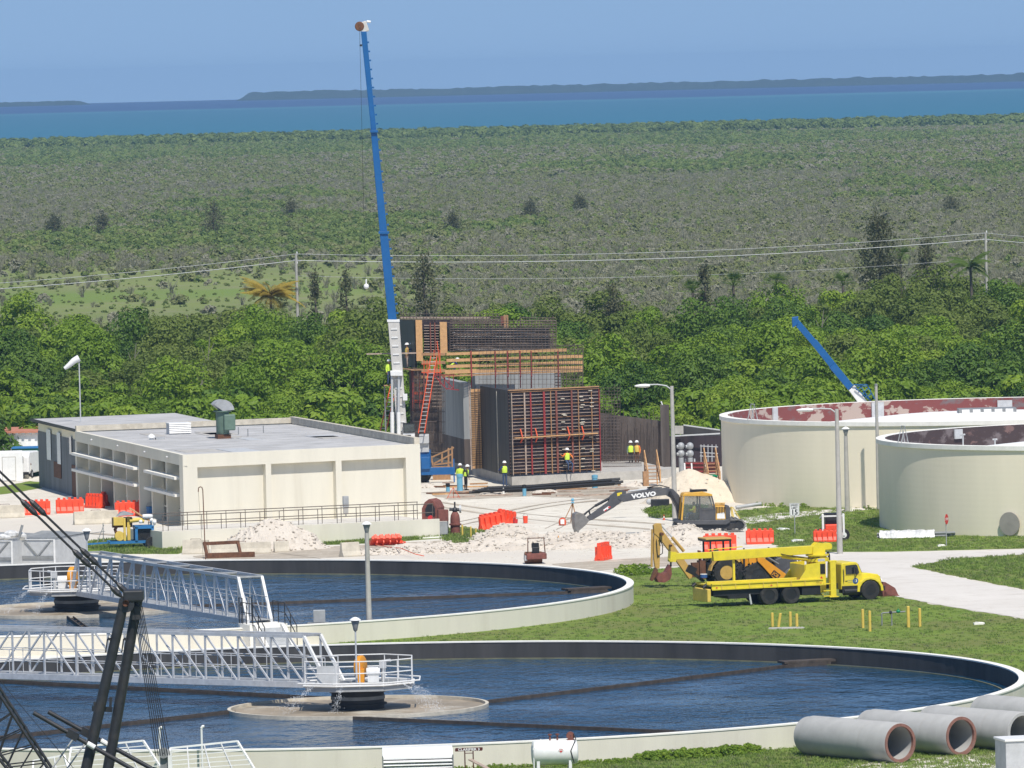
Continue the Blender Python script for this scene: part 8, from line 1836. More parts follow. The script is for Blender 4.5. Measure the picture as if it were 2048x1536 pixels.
p = G(888, 1073); t = thing('control_cabinet', 'rust and grey control cabinet at the ramp end', 'cabinet', p, R(12)); mb = MB(); mb.box(-0.32, 0.32, 0, 0.4, 0.95, 1.65); mb.build('upper_box', 'rust_red', t, bevel=0.02); mb = MB(); mb.box(-0.26, 0.26, 0.05, 0.35, 0.12, 0.9); mb.build('lower_box', 'galv_dull', t, bevel=0.02); mb = MB(); [mb.beam((x, 0.2, 0), (x, 0.2, 1.0), 0.06) for x in (-0.3, 0.3)]; mb.build('legs_frame', 'dark_steel', t)
p = G(859, 1040, 0.98); t = thing('pump_house', 'dark red drum-shaped pump housing on the ramp', 'pump', p, R(-20)); poly = [(-0.5, 0), (0.5, 0), (0.52, 0.75), (0.3, 1.15), (0.0, 1.3), (-0.3, 1.1), (-0.5, 0.7)]
mb = MB(); mb.side(poly, 0, 1.3); mb.build('housing', 'rust_red', t, bevel=0.02); mb = MB(); mb.side([(x * .62 + .06, z * .62 + .25) for x, z in poly], -0.03, -0.002); mb.build('opening', 'black', t); mb = MB(); mb.lathe([(0.02, -0.05), (0.17, -0.05), (0.17, 0.05), (0.02, 0.05)], 12, (0.1, -0.06, 0.12), RXM); mb.build('flange', 'ink_red', t)
def bucket(label, px, py, m, r=0.15, h=0.36):
 p = G(px, py, 0.02); t = thing('bucket', label, 'bucket', p); mb = MB(); mb.lathe([(0.02, 0), (r * .85, 0), (r, h), (r * .92, h), (r * .8, 0.04), (0.02, 0.04)], 16); mb.build('pail', m, t, smooth=True); mb = MB(); mb.tube([(-r, 0, h), (-r * .6, 0, h + r * .8), (r * .6, 0, h + r * .8), (r, 0, h)], 0.012, 5); mb.build('handle', 'mid_grey', t)
bucket('small red bucket behind the rubble mound', 1031, 1046, 'ink_red', 0.16, 0.24); bucket('orange-red bucket right of the small red one', 1051, 1046, 'orange_plastic', 0.16, 0.44); bucket('blue drum beside the beige building corner', 302, 1032, 'blue_paint', 0.30, 0.62)
p = G(1743, 1009); t = thing('drum', 'dark blue drum with white lid at the tank foot', 'drum', p); mb = MB(); mb.lathe([(0.02, 0), (0.27, 0), (0.28, 0.3), (0.27, 0.58), (0.02, 0.58)], 18); mb.build('barrel', 'navy', t, smooth=True); mb = MB(); mb.lathe([(0.285, 0.56), (0.27, 0.66), (0.1, 0.71), (0.02, 0.71)], 18); mb.build('lid', 'flag_white', t)
p = G(1140, 1046); t = thing('survey_tripod', 'survey tripod with instrument behind the excavator bucket', 'tripod', p); mb = MB()
for x, y in ((-0.45, 0), (0.45, -0.1), (0.05, 0.5)): mb.beam((x, y, 0), (0.2, 0.1, 1.25), 0.05)
mb.build('legs', 'old_lumber', t); mb = MB(); mb.box(0.1, 0.3, 0.0, 0.2, 1.25, 1.32); mb.sphere((0.2, 0.1, 1.45), 0.11, 8, 6); mb.build('instrument', 'pvc_blue', t)
p = G(1125, 1051); t = thing('folded_cone_stack', 'crumpled orange equipment bag near the tripod', 'bag', p); mb = MB(); mb.lathe([(0.02, 0), (0.22, 0.02), (0.25, 0.25), (0.16, 0.46), (0.02, 0.5)], 10); mb.build('bag', 'ladder_orange', t, smooth=True); mb = MB(); mb.box(-0.12, 0.12, -0.26, -0.2, 0.1, 0.4); mb.build('pocket', 'flag_white', t)
p = G(907, 997); t = thing('survey_tripod', 'low orange frame stand on the pale ground', 'stand', p); mb = MB()
for a, b in (((-0.45, 0, 0), (0, 0, 0.75)), ((0.45, 0, 0), (0, 0, 0.75)), ((0, 0.4, 0), (0, 0, 0.75)), ((-0.4, 0, 0.1), (0.4, 0, 0.1))): mb.beam(a, b, 0.035)
mb.build('frame', 'ladder_orange', t)
def cone(label, px, py, m='orange_plastic', s=1.0):
 p = G(px, py); t = thing('traffic_cone', label, 'traffic cone', p); t.scale = (s,) * 3; mb = MB(); mb.box(-0.18, 0.18, -0.18, 0.18, 0, 0.04); mb.build('base', m, t); mb = MB(); mb.lathe([(0.14, 0.04), (0.03, 0.7), (0.01, 0.7)], 14); mb.build('cone', m, t, smooth=True); mb = MB(); mb.lathe([(0.100, 0.30), (0.073, 0.46)], 14); mb.build('band', 'flag_white', t)
cone('traffic cone before the standing worker', 1007, 990, 'rim_white', 0.7); cone('low orange cone stub on the rubble, left one', 1102, 1088, 'bollard_yellow', 0.45); cone('orange cone on the rubble right of the roller', 1117, 1085, 'jcb_orange', 0.6); cone('orange cone lying by the lamp base', 1328, 1040, 'ladder_orange', 0.5)
p = G(1500, 1018); o = MB(); o.tube([(-0.9, 0, 0.12), (0.75, 0.35, 0.3)], 0.12, 12); o = o.build('grey_pipe', 'galv_dull', loc=p, smooth=True); tag(o, 'short grey pipe lying behind the excavator', 'pipe')
p = G(1305, 1016); t = thing('generator', 'small dark generator in the grass by the lamp', 'generator', p); mb = MB(); mb.box(-0.1, 1.1, 0, 0.5, 0.1, 0.55); mb.build('body', 'dark_steel', t, bevel=0.03); mb = MB(); mb.sphere((-0.2, 0.2, 0.4), 0.2, 8, 6); mb.build('engine', 'light_grey', t); mb = MB(); mb.box(-0.15, 1.15, 0.05, 0.1, 0, 0.12); mb.build('skid', 'black', t)
p = G(1824, 1076); t = thing('wrapped_pipes', 'grey pipes bundled under white plastic by the tank', 'pipe bundle', p, R(-3))
for k in range(7): mb = MB(); x0 = -2.1 + 0.25 * (k % 3); mb.tube([(x0, 0.15 + 0.17 * (k % 4), 0.09 + 0.16 * (k // 4)), (x0 + 4.2, 0.15 + 0.17 * (k % 4), 0.09 + 0.16 * (k // 4))], 0.08, 8); mb.build('pipe', 'mid_grey', t, smooth=True)
mb = MB(); nx, ny = 26, 8; vs = []
rr = random.Random(6)
for i in range(nx + 1):
 for j in range(ny + 1):
  u = i / nx; w = j / ny; y = -0.25 + w * 1.3; z = 0.05 + 0.44 * math.sin(math.pi * min(1, w * 1.05)) ** 0.5 - 0.10 * abs(math.sin(u * math.pi * 4)) * (1 - w) + rr.uniform(-.03, .03); vs.append((-1.95 + u * 3.3 + rr.uniform(-.03, .03), y + 0.06 * math.sin(u * 14), max(0.03, z)))
mb.add(vs, [(i * (ny + 1) + j, (i + 1) * (ny + 1) + j, (i + 1) * (ny + 1) + j + 1, i * (ny + 1) + j + 1) for i in range(nx) for j in range(ny)]); mb.build('plastic_sheet', 'wrap', t)
o = MB(); o.tube([G(745, 1088, 0.05) - G(745, 1088), G(775, 1094, 0.25) - G(745, 1088), G(800, 1096, 0.4) - G(745, 1088), G(830, 1108, 0.25) - G(745, 1088), G(848, 1112, 0.1) - G(745, 1088)], 0.025, 6); o = o.build('hose', 'ladder_orange', loc=G(745, 1088)); tag(o, 'thin orange hose curling over the rubble by the lamp', 'hose')
# ================================================================ dark crawler crane in the foreground
S = Side(240, 1681, 0.0)
cr = S.thing('crawler_crane', 'dark steel crane gantry and lattice boom at lower left', 'crane')
V = lambda px, py, y=0.0: S.v(px, py, y)
def legt(name, a, b, r0, r1, m='dark_steel'): mb = MB(); mb.tube([a, b], [r0, r1], 12); return mb.build(name, m, cr, smooth=True)
ga = V(251, 1200, 0.0); gb = V(275, 1204, 0.5)
legt('gantry_leg', V(250, 1196, 0.0), V(158, 1600, 0.0), 0.19, 0.21); legt('gantry_leg', V(275, 1200, 0.5), V(204, 1600, 0.5), 0.19, 0.21)
mb = MB(); a = V(247, 1178, -0.25); b = V(288, 1200, 0.8); mb.box(a.x, b.x, -0.25, 0.8, b.z, a.z); mb.build('gantry_head', 'dark_steel', cr, bevel=0.06)
for y in (-0.1, 0.35): mb = MB(); c = V(254, 1206, y); mb.lathe([(0.02, -0.1), (0.30, -0.1), (0.26, 0), (0.30, 0.1), (0.02, 0.1)], 18, c, RXM); mb.build('sheave', 'dark_steel', cr)
mb = MB(); c = V(253, 1203, -0.3); mb.lathe([(0.02, -0.05), (0.12, -0.05), (0.12, 0.05)], 12, c, RXM); mb.build('sheave_pin', 'rust', cr)
mb = MB(); mb.beam(V(186, 1415, 0.0), V(222, 1420, 0.5), 0.12, 0.2); mb.beam(V(190, 1402, 0.0), V(190, 1425, 0.0), 0.1); mb.beam(V(221, 1395, 0.5), V(219, 1425, 0.5), 0.1); mb.build('cross_tie', 'dark_steel', cr)
for px, py, y in ((216, 1275, -0.1), (247, 1277, 0.4)):
 mb = MB(); mb.beam(V(px, py, y), V(px + 6, py + 1, y), 0.1); mb.beam(V(px + 0, py, y), V(px - 4, py + 28, y), 0.05); mb.build('bracket', 'dark_steel', cr)
for (x0, y0), (x1, y1), yy in (((250, 1196), (-30, 925), -0.15), ((262, 1192), (-12, 930), 0.4)):
 a = V(x0, y0, yy); b = V(x1, y1, yy); mb = MB(); mb.tube([a, b], 0.045, 6); pr = mb.build('pendant_rope', 'cable', cr)
 for f in (0.28, 0.33, 0.66, 0.70, 0.06):
  c = a.lerp(b, f); d = (b - a).normalized(); mb = MB(); mb.tube([c - d * 0.28, c - d * 0.12, c + d * 0.12, c + d * 0.28], [0.05, 0.11, 0.11, 0.05], 8); mb.build('rope_socket', 'dark_steel', pr)
mb = MB()
for k in range(7): mb.tube([V(268 + k * 2.6, 1212, 0.1 + 0.09 * k), V(312 + k * 4.5, 1512, 0.1 + 0.07 * k)], 0.016, 4)
mb.build('hoist_rope', 'cable', cr)
mb = MB(); c = V(272, 1224, 0.3); mb.cbox(c, 0.35, 0.4, 0.5); mb.build('rope_guide', 'dark_steel', cr)
for (x0, y0), (x1, y1), yy in (((68, 1422), (330, 1572), -0.4), ((95, 1424), (352, 1566), 0.5)):
 mb = MB(); mb.tube([V(x0, y0, yy), V(x1, y1, yy)], 0.085, 10); bs = mb.build('back_stay', 'dark_steel', cr, smooth=True)
 mb = MB(); f = 0.44; c = V(x0, y0, yy).lerp(V(x1, y1, yy), f); d = (V(x1, y1, yy) - V(x0, y0, yy)).normalized(); mb.tube([c - d * 0.16, c + d * 0.16], 0.10, 10); mb.build('stay_sleeve', 'flag_white', bs); mb = MB(); c = V(x0, y0, yy).lerp(V(x1, y1, yy), 0.30); mb.cbox(c, 0.45, 0.3, 0.3, ry=0.5); mb.build('stay_clamp', 'dark_steel', bs)
for a, b in (((150, 1472), (98, 1545)), ((176, 1478), (128, 1545))): mb = MB(); mb.tube([V(*a, y=0.2), V(*b, y=0.2)], 0.03, 6); mb.build('stay_strut', 'light_grey', cr)
P4 = [[V(-60, 1290, y) for y in (-0.6, 0.8)], [V(112, 1556, y) for y in (-0.6, 0.8)], [V(-90, 1400, y) for y in (-0.6, 0.8)], [V(48, 1575, y) for y in (-0.6, 0.8)]]
lb_ = []
for i in range(2):
 for u in (0, 2): mb = MB(); mb.tube([P4[u][i], P4[u + 1][i]], 0.06, 8); lb_.append(mb.build('boom_chord', 'dark_steel', cr))
n = 8
for k in range(n):
 f0, f1 = k / n, (k + 1) / n
 for i in range(2):
  mb = MB(); mb.tube([P4[0][i].lerp(P4[1][i], f0), P4[2][i].lerp(P4[3][i], f1)], 0.028, 5); mb.tube([P4[2][i].lerp(P4[3][i], f0), P4[0][i].lerp(P4[1][i], f1)], 0.028, 5); mb.build('boom_lacing', 'dark_steel', cr)
 for u in (0, 2): mb = MB(); mb.tube([P4[u][0].lerp(P4[u + 1][0], f0), P4[u][1].lerp(P4[u + 1][1], f1)], 0.026, 5); mb.build('boom_lacing', 'dark_steel', cr)
mb = MB(); mb.tube([V(0, 1360, 0.1), V(150, 1540, 0.1)], 0.012, 4); mb.build('boom_rope', 'cable', cr)
mb = MB(); a = V(140, 1590); b = V(330, 1640); mb.box(a.x - 2.5, b.x, -1.4, 1.8, 1.0, 1.9); mb.build('deck', 'dark_steel', cr, bevel=0.05)
for y in (-1.9, 1.5): mb = MB(); mb.box(-4.6, 2.2, y, y + 0.8, 0.0, 1.0); mb.build('track', 'dark_steel', cr, bevel=0.2)
# ================================================================ spoil heaps and rubble
ROCKS = []
def rock_mesh(seed):
 rnd = random.Random(seed); bm = bmesh.new(); bmesh.ops.create_icosphere(bm, subdivisions=1, radius=1.0)
 for v in bm.verts: v.co *= rnd.uniform(0.65, 1.15); v.co.z *= 0.65
 me = bpy.data.meshes.new('rock'); bm.to_mesh(me); bm.free(); return me
rocks = [with_mat(rock_mesh(i), 'rock') for i in range(4)]
def heap(name, label, px, py, rx, ry, h, seed, rough=0.25, rz=0.0, m='rubble', peaks=None, nst=120, st=(0.04, 0.14), cat='spoil heap'):
 p = G(px, py); nx = 56; ny = 40; vs = []; fs = []
 peaks = peaks or [(0, 0, 1.0, 1.0)]
 def H(u, w):
  z = 0
  for (cx, cy, s, a) in peaks:
   d = math.hypot((u - cx) / s, (w - cy) / s); z = max(z, a * max(0, 1.12 - math.sqrt(d * d + 0.03)) ** 0.95)
  edge = max(0.0, 1 - math.hypot(u, w)); z *= min(1, edge * 3.5)
  q = Vector((u * rx, w * ry, seed))
  return z * h + min(1, z * 6) * rough * (0.5 * noise.noise(q * 0.9) + 0.35 * noise.noise(q * 2.3) + 0.28 * noise.noise(q * 5.1))
 for j in range(ny + 1):
  for i in range(nx + 1):
   u = -1 + 2 * i / nx; w = -1 + 2 * j / ny; vs.append((u * rx, w * ry, -0.05 + max(0.0, H(u, w)) if math.hypot(u, w) < 1 else -0.05))
 for j in range(ny):
  for i in range(nx):
   a = j * (nx + 1) + i; fs.append((a, a + 1, a + nx + 2, a + nx + 1))
 mb = MB(); mb.add(vs, fs); t = thing(name, label, cat, p, rz); mb.build('earth', m, t, smooth=False)
 rr = random.Random(seed * 7 + 1); M = Matrix.Rotation(rz, 4, 'Z')
 for k in range(nst):
  u = rr.uniform(-1, 1); w = rr.uniform(-1, 0.5)
  if math.hypot(u, w) > 1.0: continue
  q = M @ Vector((u * rx, w * ry, max(0, H(u, w)) - 0.04)); ROCKS.append((p.x + q.x, p.y + q.y, q.z + 0.02, rr.uniform(*st), rr.uniform(0, 6.28), rr.randrange(4)))
 return t
ground_mat('rubble', (0.54, 0.48, 0.405), (0.66, 0.60, 0.515), (0.42, 0.365, 0.295), 0.8, 1.6, 0.10, 3.0, c4=(0.62, 0.565, 0.485))
ground_mat('sand_pile', (0.58, 0.505, 0.395), (0.66, 0.585, 0.465), (0.52, 0.45, 0.35), 1.2, 2.5, 0.04, 6.0)
heap('spoil_heap', 'pale spoil heap against the ramp railing', 548, 1099, 3.7, 2.3, 2.0, 1, 0.40, R(8), peaks=[(0.0, 0.1, 0.95, 1.0), (0.35, 0.0, 0.6, 0.6)], nst=160)
heap('spoil_heap', 'tall sandy heap behind the excavator', 1396, 1004, 3.9, 3.0, 2.35, 2, 0.14, 0, 'sand_pile', peaks=[(-0.14, 0.1, 0.9, 1.0), (0.38, 0.0, 0.62, 0.66), (0.1, 0.05, 0.7, 0.85)], nst=40)
heap('rubble_field', 'broad low field of white rubble behind the roller', 1010, 1098, 9.2, 4.2, 0.75, 3, 0.46, R(4), peaks=[(-0.5, 0, 0.5, 0.7), (0.0, 0.1, 0.5, 0.9), (0.5, 0.0, 0.5, 0.8), (0.8, 0, 0.3, 0.5)], nst=900, st=(0.03, 0.13), cat='rubble')
heap('rubble_field', 'white rubble bank in front of the excavator', 1290, 1090, 5.6, 5.0, 1.0, 4, 0.36, R(-6), peaks=[(0.0, 0.2, 0.8, 0.8), (0.45, 0.25, 0.55, 1.0), (-0.5, 0, 0.5, 0.5)], nst=700, st=(0.03, 0.13), cat='rubble')
heap('rubble_field', 'rough white rubble between roller and excavator bucket', 1150, 1082, 4.2, 4.5, 0.7, 9, 0.42, 0, peaks=[(-0.3, 0.2, 0.6, 0.8), (0.3, 0, 0.7, 1.0)], nst=300, st=(0.03, 0.13), cat='rubble')
heap('rubble_field', 'rubble bank piled against the excavator tracks', 1388, 1078, 2.9, 2.4, 1.0, 8, 0.30, R(-4), peaks=[(-0.2, 0, 0.8, 1.0), (0.5, 0, 0.5, 0.6)], nst=260, st=(0.03, 0.13), cat='rubble')
heap('rubble_field', 'rubble mound burying the tilted orange barrier', 1010, 1078, 2.6, 2.2, 1.0, 5, 0.28, 0, peaks=[(0, 0, 0.9, 1.0)], nst=220, st=(0.03, 0.16), cat='rubble')
heap('rubble_field', 'low rubble strip right of the lamp post', 830, 1106, 4.6, 1.9, 0.40, 6, 0.28, R(5), peaks=[(-0.4, 0, 0.6, 0.9), (0.3, 0, 0.7, 1.0)], nst=420, st=(0.03, 0.15), cat='rubble')
for k, (px, py) in enumerate(((985, 988), (1090, 985), (1265, 972), (850, 975))): heap('spoil_heap', ['small white heap before the black pipes', 'small pale heap right of the traffic cone', 'small pale heap by the timber stairs', 'small pale heap by the crane outrigger'][k], px, py, 1.1, 1.0, 0.35, 30 + k, 0.12, nst=25)
rr = random.Random(77)
for k in range(1500):                                   # loose stones over the open ground
 px = rr.uniform(640, 1480); py = rr.uniform(975, 1125)
 if py < 1010 and px < 850: continue
 p = G(px, py); ROCKS.append((p.x, p.y, 0.0, rr.uniform(0.02, 0.07), rr.uniform(0, 6), rr.randrange(4)))
scatter('rubble_stones', ROCKS, rocks, 'stuff')
# ================================================================ grass tufts
def tuft_mesh(seed, n=16, h=0.11, s=0.16):
 rnd = random.Random(seed); vs = []; fs = []
 for i in range(n):
  a = rnd.uniform(0, 6.28); b = Vector((rnd.uniform(-s, s), rnd.uniform(-s, s), 0)); q = Vector((math.cos(a), math.sin(a), 0)); w = Vector((-q.y, q.x, 0)) * 0.014; hh = h * rnd.uniform(0.5, 1.2); tip = b + q * hh * rnd.uniform(0.2, 0.7) + Vector((0, 0, hh))
  o = len(vs); vs += [tuple(b - w), tuple(b + w), tuple(b + q * hh * 0.15 + w * 0.8 + Vector((0, 0, hh * 0.6))), tuple(tip)]; fs += [(o, o + 1, o + 2), (o, o + 2, o + 3)]
 me = bpy.data.meshes.new('tuft'); me.from_pydata(vs, [], fs); me.update(); return me
tm = [tuft_mesh(i) for i in range(3)]
TK = [with_mat(tm[0], 'grass_leaf'), with_mat(tm[1], 'grass_leaf'), with_mat(tm[2], 'leaf_marsh'), with_mat(crown_mesh('weed', 900, 0.5, 0.5, 6, 40, 0.06, 0.02), 'leaf_bright')]
def in_poly(x, y, poly):
 r = False; n = len(poly)
 for i in range(n):
  a, b = poly[i], poly[(i + 1) % n]
  if (a[1] > y) != (b[1] > y) and x < (b[0] - a[0]) * (y - a[1]) / (b[1] - a[1]) + a[0]: r = not r
 return r
GR = []; rg = random.Random(31)
def tufts(n, poly, s0, s1, kinds=(0, 1, 0, 1, 2), avoid=True):
 xs = [a[0] for a in poly]; ys = [a[1] for a in poly]; k = 0; tries = 0
 while k < n and tries < n * 12:
  tries += 1; x = rg.uniform(max(-60, min(xs)), min(2110, max(xs))); y = rg.uniform(min(ys), max(ys))
  if not in_poly(x, y, poly): continue
  p = G(x, y)
  if avoid and ((Vector((p.x, p.y)) - Vector((C3.x, C3.y))).length < CR + 0.1 or (Vector((p.x, p.y)) - Vector((C2.x, C2.y))).length < CR + 0.1): continue
  if (Vector((p.x, p.y)) - Vector(T1)).length < T1R or (Vector((p.x, p.y)) - Vector(T2)).length < T2R: continue
  GR.append((p.x, p.y, 0.0, rg.uniform(s0, s1), rg.uniform(0, 6.28), rg.choice(kinds))); k += 1
F1 = [(646, 1286), (700, 1262), (1000, 1246), (1180, 1206), (1255, 1150), (1330, 1137), (1430, 1132), (1560, 1138), (1680, 1163), (1792, 1195), (1900, 1216), (2060, 1242), (2110, 1260), (2110, 1345), (646, 1345)]
tufts(6000, F1, 0.4, 1.0)
tufts(7000, [(-60, 1495), (2110, 1380), (2110, 1560), (-60, 1560)], 0.5, 1.3)
tufts(2800, [(1470, 1022), (1600, 1008), (2110, 995), (2110, 1095), (1800, 1103), (1640, 1104), (1560, 1096), (1500, 1062)], 0.6, 1.3)
tufts(1000, [(1826, 1134), (1900, 1118), (2110, 1106), (2110, 1190), (1930, 1156)], 0.8, 1.5)
for poly, n in (([(155, 1092), (180, 1084), (260, 1076), (330, 1082), (378, 1096), (360, 1108), (230, 1108)], 700), ([(888, 1078), (900, 1058), (960, 1062), (1000, 1066), (900, 1092)], 500), ([(1290, 1022), (1330, 1012), (1450, 1015), (1380, 1034), (1310, 1036)], 900), ([(600, 1092), (780, 1076), (905, 1072), (760, 1086)], 300)): tufts(n, poly, 0.9, 2.0)
for k in range(420):
 px = rg.uniform(600, 1480); t_ = 0.0
 d = G(px, 1500); ang = math.atan2(d.y - C3.y, d.x - C3.x); q = Vector((C3.x + (CR + rg.uniform(0.15, 1.3)) * math.cos(ang), C3.y + (CR + rg.uniform(0.15, 1.3)) * math.sin(ang), 0)); w = 1.0 if 1150 < px < 1450 else 0.45
 GR.append((q.x, q.y, 0, rg.uniform(0.35, 1.0) * w, rg.uniform(0, 6), 3))
for k in range(60): p = G(rg.uniform(1300, 1420), rg.uniform(1016, 1034)); GR.append((p.x, p.y, 0, rg.uniform(0.4, 0.9), 0.3 * k, 3))
for k in range(26): p = G(rg.uniform(1236, 1300), rg.uniform(1140, 1152)); GR.append((p.x, p.y, 0, rg.uniform(0.4, 1.1), 0.3 * k, 3))
for k in range(26): a = rg.uniform(3.3, 5.6); GR.append((T1[0] + (T1R + 0.3) * math.cos(a), T1[1] + (T1R + 0.3) * math.sin(a), 0, rg.uniform(0.3, 0.7), k, 3))
scatter('grass_tufts', GR, TK, 'stuff')
# ================================================================ palms, casuarinas, power line
def frond(mb, o, az, el, L_, droop, w, nl=16):
 pts = []; d = Vector((math.cos(az), math.sin(az), 0)); n = 7
 for i in range(n + 1):
  t = i / n; pts.append(o + d * (L_ * t * math.cos(el * (1 - t * 0.6))) + Vector((0, 0, L_ * (t * math.sin(el) - droop * t * t))))
 mb.tube(pts, [0.05 * (1 - 0.8 * i / n) for i in range(n + 1)], 3, cap=False)
 sd = Vector((-d.y, d.x, 0))
 for i in range(nl):
  t = 0.15 + 0.85 * i / nl; k = min(n - 1, int(t * n)); p = pts[k].lerp(pts[k + 1], t * n - k); l = w * math.sin(math.pi * (0.15 + 0.8 * t))
  for s in (-1, 1):
   e = p + sd * s * l * 0.8 + d * l * 0.35 + Vector((0, 0, -l * 0.55)); b = d * 0.045; mb.add([p - b, p + b, e], [(0, 1, 2)])
def palm(label, px, ytop, Y, L_, m, nf=18, seed=1, fan=False):
 p = AY(px, ytop, Y); t = thing('palm_tree', label, 'palm tree', (p.x, Y, 0)); h = p.z - L_ * 0.5; rnd = random.Random(seed)
 mb = MB(); mb.tube([(0, 0, 0), (0.1, 0, h * 0.5), (0.0, 0, h)], [0.2, 0.15, 0.13], 8); mb.build('trunk', 'bark', t)
 mb = MB()
 for k in range(nf):
  az = 2.4 * k + rnd.uniform(-.3, .3); el = rnd.uniform(0.0, 1.35)
  if fan:
   d = Vector((math.cos(az) * math.cos(el), math.sin(az) * math.cos(el), math.sin(el))); o = Vector((0, 0, h)) + d * L_ * 0.5; mb.tube([Vector((0, 0, h)), o], 0.03, 3, cap=False); sd = d.cross(Vector((0, 0, 1))).normalized()
   for q in range(9): a = (q - 4) * 0.32; e = o + (d * math.cos(a) + sd * math.sin(a)) * L_ * 0.5 + Vector((0, 0, -L_ * 0.08)); b = (d * -math.sin(a) + sd * math.cos(a)) * 0.05; mb.add([o - b, o + b, e], [(0, 1, 2)])
  else: frond(mb, Vector((0, 0, h)), az, el, L_ * rnd.uniform(0.8, 1.1), rnd.uniform(0.35, 0.8), L_ * 0.24, 40)
 mb.build('crown', m, t)
palm('yellowing coconut palm beside the left power pole', 540, 560, 800, 3.3, 'palm_yellow', 46, 1); palm('dark small palm by the right power pole', 1940, 505, 812, 2.9, 'palm_green', 16, 2)
for k, (px, yt, lab) in enumerate(((1466, 552, 'fan palm at the belt edge, middle one'), (1552, 553, 'fan palm at the belt edge, right of the middle one'), (1385, 566, 'leaning fan palm left of the middle one'), (1685, 553, 'fan palm below the feathery dark tree'), (1800, 500, 'tall fan palm beside the feathery dark tree'))): palm(lab, px, yt, 790 if px < 1600 else 830, 1.9, 'palm_green', 20, 10 + k, True)
def casuarina(label, px, ytop, Y, w, h=None, seed=1, dens=1.0):
 p = AY(px, ytop, Y); H_ = p.z; t = thing('casuarina_tree', label, 'tree', (p.x, Y, 0)); rnd = random.Random(seed); mb = MB(); mb.tube([(0, 0, 0), (0.1, 0, H_ * 0.5), (0, 0, H_ * 0.95)], [0.2, 0.13, 0.03], 6); mb.build('trunk', 'bark', t); vs = []; fs = []
 for k in range(int(46 * dens)):
  z = H_ * rnd.uniform(0.22, 0.98); az = rnd.uniform(0, 6.28); r = w * math.sin(math.pi * (0.22 + 0.74 * z / H_)) * rnd.uniform(0.3, 1.1) + 0.2; c = Vector((math.cos(az) * r * 0.6, math.sin(az) * r * 0.6, z))
  for q in range(34): leaf(vs, fs, c + Vector((rnd.gauss(0, .34), rnd.gauss(0, .34), rnd.gauss(0, .5))) * (0.5 + 0.5 * w / 2), Vector((rnd.uniform(-1, 1), rnd.uniform(-1, 1), rnd.uniform(-.3, 1))).normalized(), rnd.uniform(.1, .24), rnd)
 me = bpy.data.meshes.new('crown'); me.from_pydata(vs, [], fs); me.update(); link('crown', me, 'needle', t)
casuarina('dark feathery casuarina right of the tall crane boom', 845, 500, 782, 1.9, seed=1); casuarina('large feathery casuarina near the right power pole', 1755, 430, 825, 3.4, seed=2, dens=2.2); casuarina('smaller feathery casuarina behind the large one', 1850, 480, 840, 1.8, seed=3); casuarina('thin dark casuarina above the belt at centre right', 1408, 528, 790, 0.8, seed=4, dens=0.6); casuarina('thin casuarina beside the leaning fan palm', 1225, 572, 785, 1.2, seed=5, dens=0.7)
casuarina('thin bare-topped casuarina right of left power pole', 628, 545, 800, 0.8, seed=6, dens=0.4); casuarina('thin bare-topped casuarina left of tall crane boom', 690, 545, 800, 0.9, seed=7, dens=0.4)
for k, (px, yt, Y) in enumerate(((108, 432, 475), (205, 432, 475), (425, 408, 475), (583, 404, 442), (1060, 404, 440), (1160, 394, 428), (905, 432, 470), (1900, 396, 430))):
 casuarina(['lone marsh tree at far left', 'lone marsh tree second from left', 'lone marsh tree third from left', 'lone marsh tree left of the crane boom', 'lone marsh tree right of the crane boom', 'lone marsh tree at middle distance near centre', 'lone marsh tree just beyond the belt near centre', 'lone marsh tree at the far right'][k], px, yt, CAM_F * CAM_H / (Y - 169.5 + px * 0.0247), 2.4, seed=20 + k, dens=0.7)
for k, (px, py, Y) in enumerate(((265, 706, 700), (412, 694, 690), (400, 748, 660), (1850, 770, 640), (1470, 590, 780), (1640, 640, 745), (320, 770, 650))):
 a = AY(px, py, Y); t = thing('dead_snag', ['bare grey snag in the belt, left of centre left', 'bare forked snag above the building roof', 'small bare snag above the shed roof', 'leaning bare branch right of the second boom', 'fallen pale frond stem at the belt edge', 'bare snag left of the second boom', 'low bare snag near the windsock'][k], 'dead tree', (a.x, Y, 0)); mb = MB(); z = a.z + 0.9; mb.tube([(0, 0, 0), (0.1, 0, z * 0.6), (0.35, 0, z)], [0.1, 0.08, 0.03], 5); mb.build('trunk', 'leaf_grey', t); mb = MB(); mb.tube([(0.1, 0, z * 0.6), (-0.4, 0.1, z * 0.85)], [0.06, 0.02], 5); mb.tube([(0.2, 0, z * 0.75), (0.7, 0.1, z * 0.9)], [0.05, 0.02], 5); mb.build('branch', 'leaf_grey', t)
def pole(label, px, ytop, Y):
 a = AY(px, ytop, Y); t = thing('power_pole', label, 'power pole', (a.x, Y, 0)); mb = MB(); mb.tube([(0, 0, 0), (0, 0, a.z)], [0.17, 0.12], 8); mb.build('pole', 'concrete', t); mb = MB(); mb.beam((-0.3, 0, a.z - 0.6), (0.5, 0, a.z - 0.7), 0.08); mb.build('bracket', 'light_grey', t)
 mb = MB()
 for z in (a.z + 0.05, a.z - 0.95): mb.lathe([(0.02, 0), (0.06, 0.0), (0.05, 0.18), (0.02, 0.2)], 8, (0.1, 0, z));
 mb.build('insulator', 'flag_white', t); return a
PA = pole('concrete power pole beside the yellowing palm', 592, 508, 800); PB = pole('concrete power pole at the right above the belt', 1971, 466, 815)
def wire(label, a, b, sag, r=0.022):
 mb = MB(); n = 16; pts = []
 for i in range(n + 1): t = i / n; pts.append(a.lerp(b, t) - a + Vector((0, 0, -sag * 4 * t * (1 - t))));
 mb.tube(pts, r, 4); o = mb.build('power_line', 'wire', loc=a); tag(o, label, 'power line')
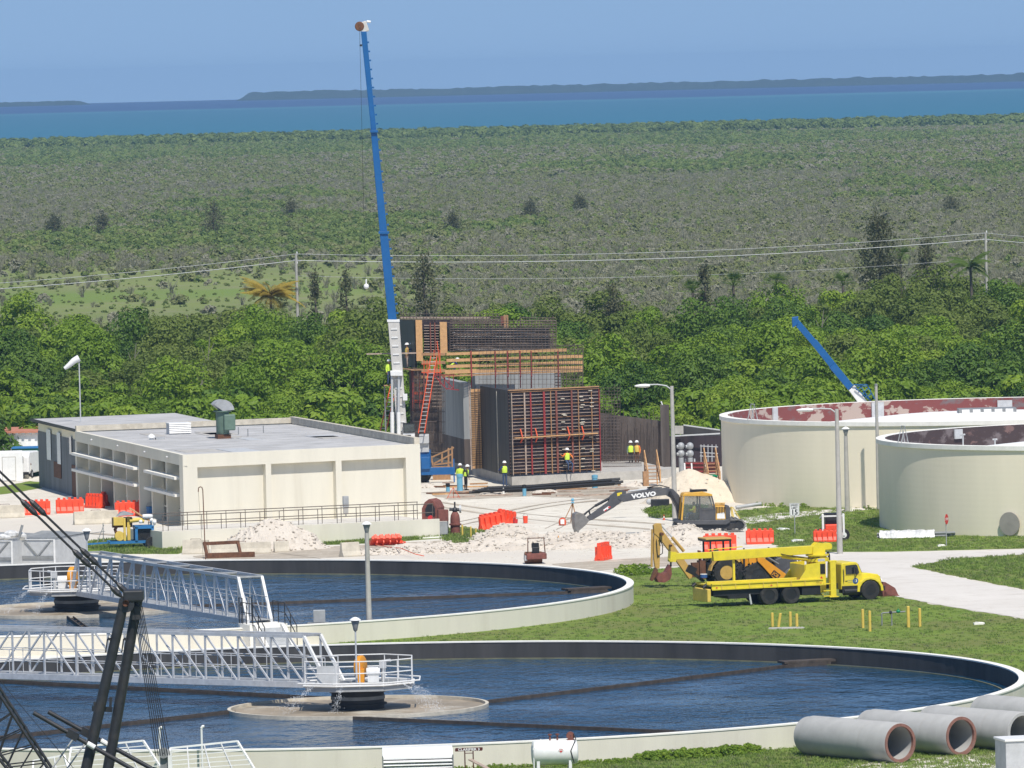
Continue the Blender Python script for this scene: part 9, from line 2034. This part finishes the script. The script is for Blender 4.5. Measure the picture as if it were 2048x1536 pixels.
LE = AY(-260, 582, 800); RE = AY(2320, 480, 830)
wire('upper power line between the two poles', PA, PB, 0.95); wire('middle thick power line between the two poles', PA + Vector((0, 0, -0.65)), PB + Vector((0, 0, -0.65)), 0.95, 0.034); wire('lowest thin power line between the two poles', PA + Vector((0, 0.2, -2.2)), PB + Vector((0, 0.2, -2.6)), 1.0, 0.014)
wire('upper power line leaving left of the palm', PA, LE, 0.4); wire('lower thick power line leaving left of the palm', PA + Vector((0, 0, -0.65)), LE + Vector((0, 0, -0.55)), 0.4, 0.034); wire('upper power line leaving the right picture edge', PB, RE, 0.3); wire('lower power line leaving the right picture edge', PB + Vector((0, 0, -0.65)), RE + Vector((0, 0, -0.65)), 0.3, 0.034)
rb = random.Random(9); sh = [with_mat(m_, 'leaf_bright') for m_ in SHRUB]
SH = [with_mat(SHRUB[0], 'leaf_dark'), sh[1], sh[2], sh[0]]
for k in range(150):
 px = rb.uniform(-80, 2150); Y = rb.uniform(590, 634)
 if 740 < px < 1450: Y = rb.uniform(612, 640)
 p = AY(px, 860, Y); t = thing('shrub', 'low leafy shrub at belt foot ' + place_of(p.x, Y), 'shrub', (p.x, Y, 0), rb.uniform(0, 6.28), 'shrubs along the foot of the belt'); s = rb.uniform(0.8, 1.7); t.scale = (s, s, s); k_ = rb.randrange(4); link('crown', SH[k_], 'leaf_bright', t)
# ================================================================ the sea air
mb = MB(); mb.box(-3400, 3400, -60, 10900, -1.3, 46)
hz = bpy.data.materials.new('haze'); hz.use_nodes = True
hn = hz.node_tree
for n in list(hn.nodes): hn.nodes.remove(n)
ho = hn.nodes.new('ShaderNodeOutputMaterial'); hv = hn.nodes.new('ShaderNodeVolumePrincipled')
hv.inputs['Color'].default_value = (0.40, 0.66, 1.0, 1)
hv.inputs['Density'].default_value = 0.000065
hv.inputs['Anisotropy'].default_value = 0.0
hn.links.new(hv.outputs[0], ho.inputs['Volume'])
MATS['haze'] = hz
o = mb.build('haze', 'haze'); o['kind'] = 'stuff'
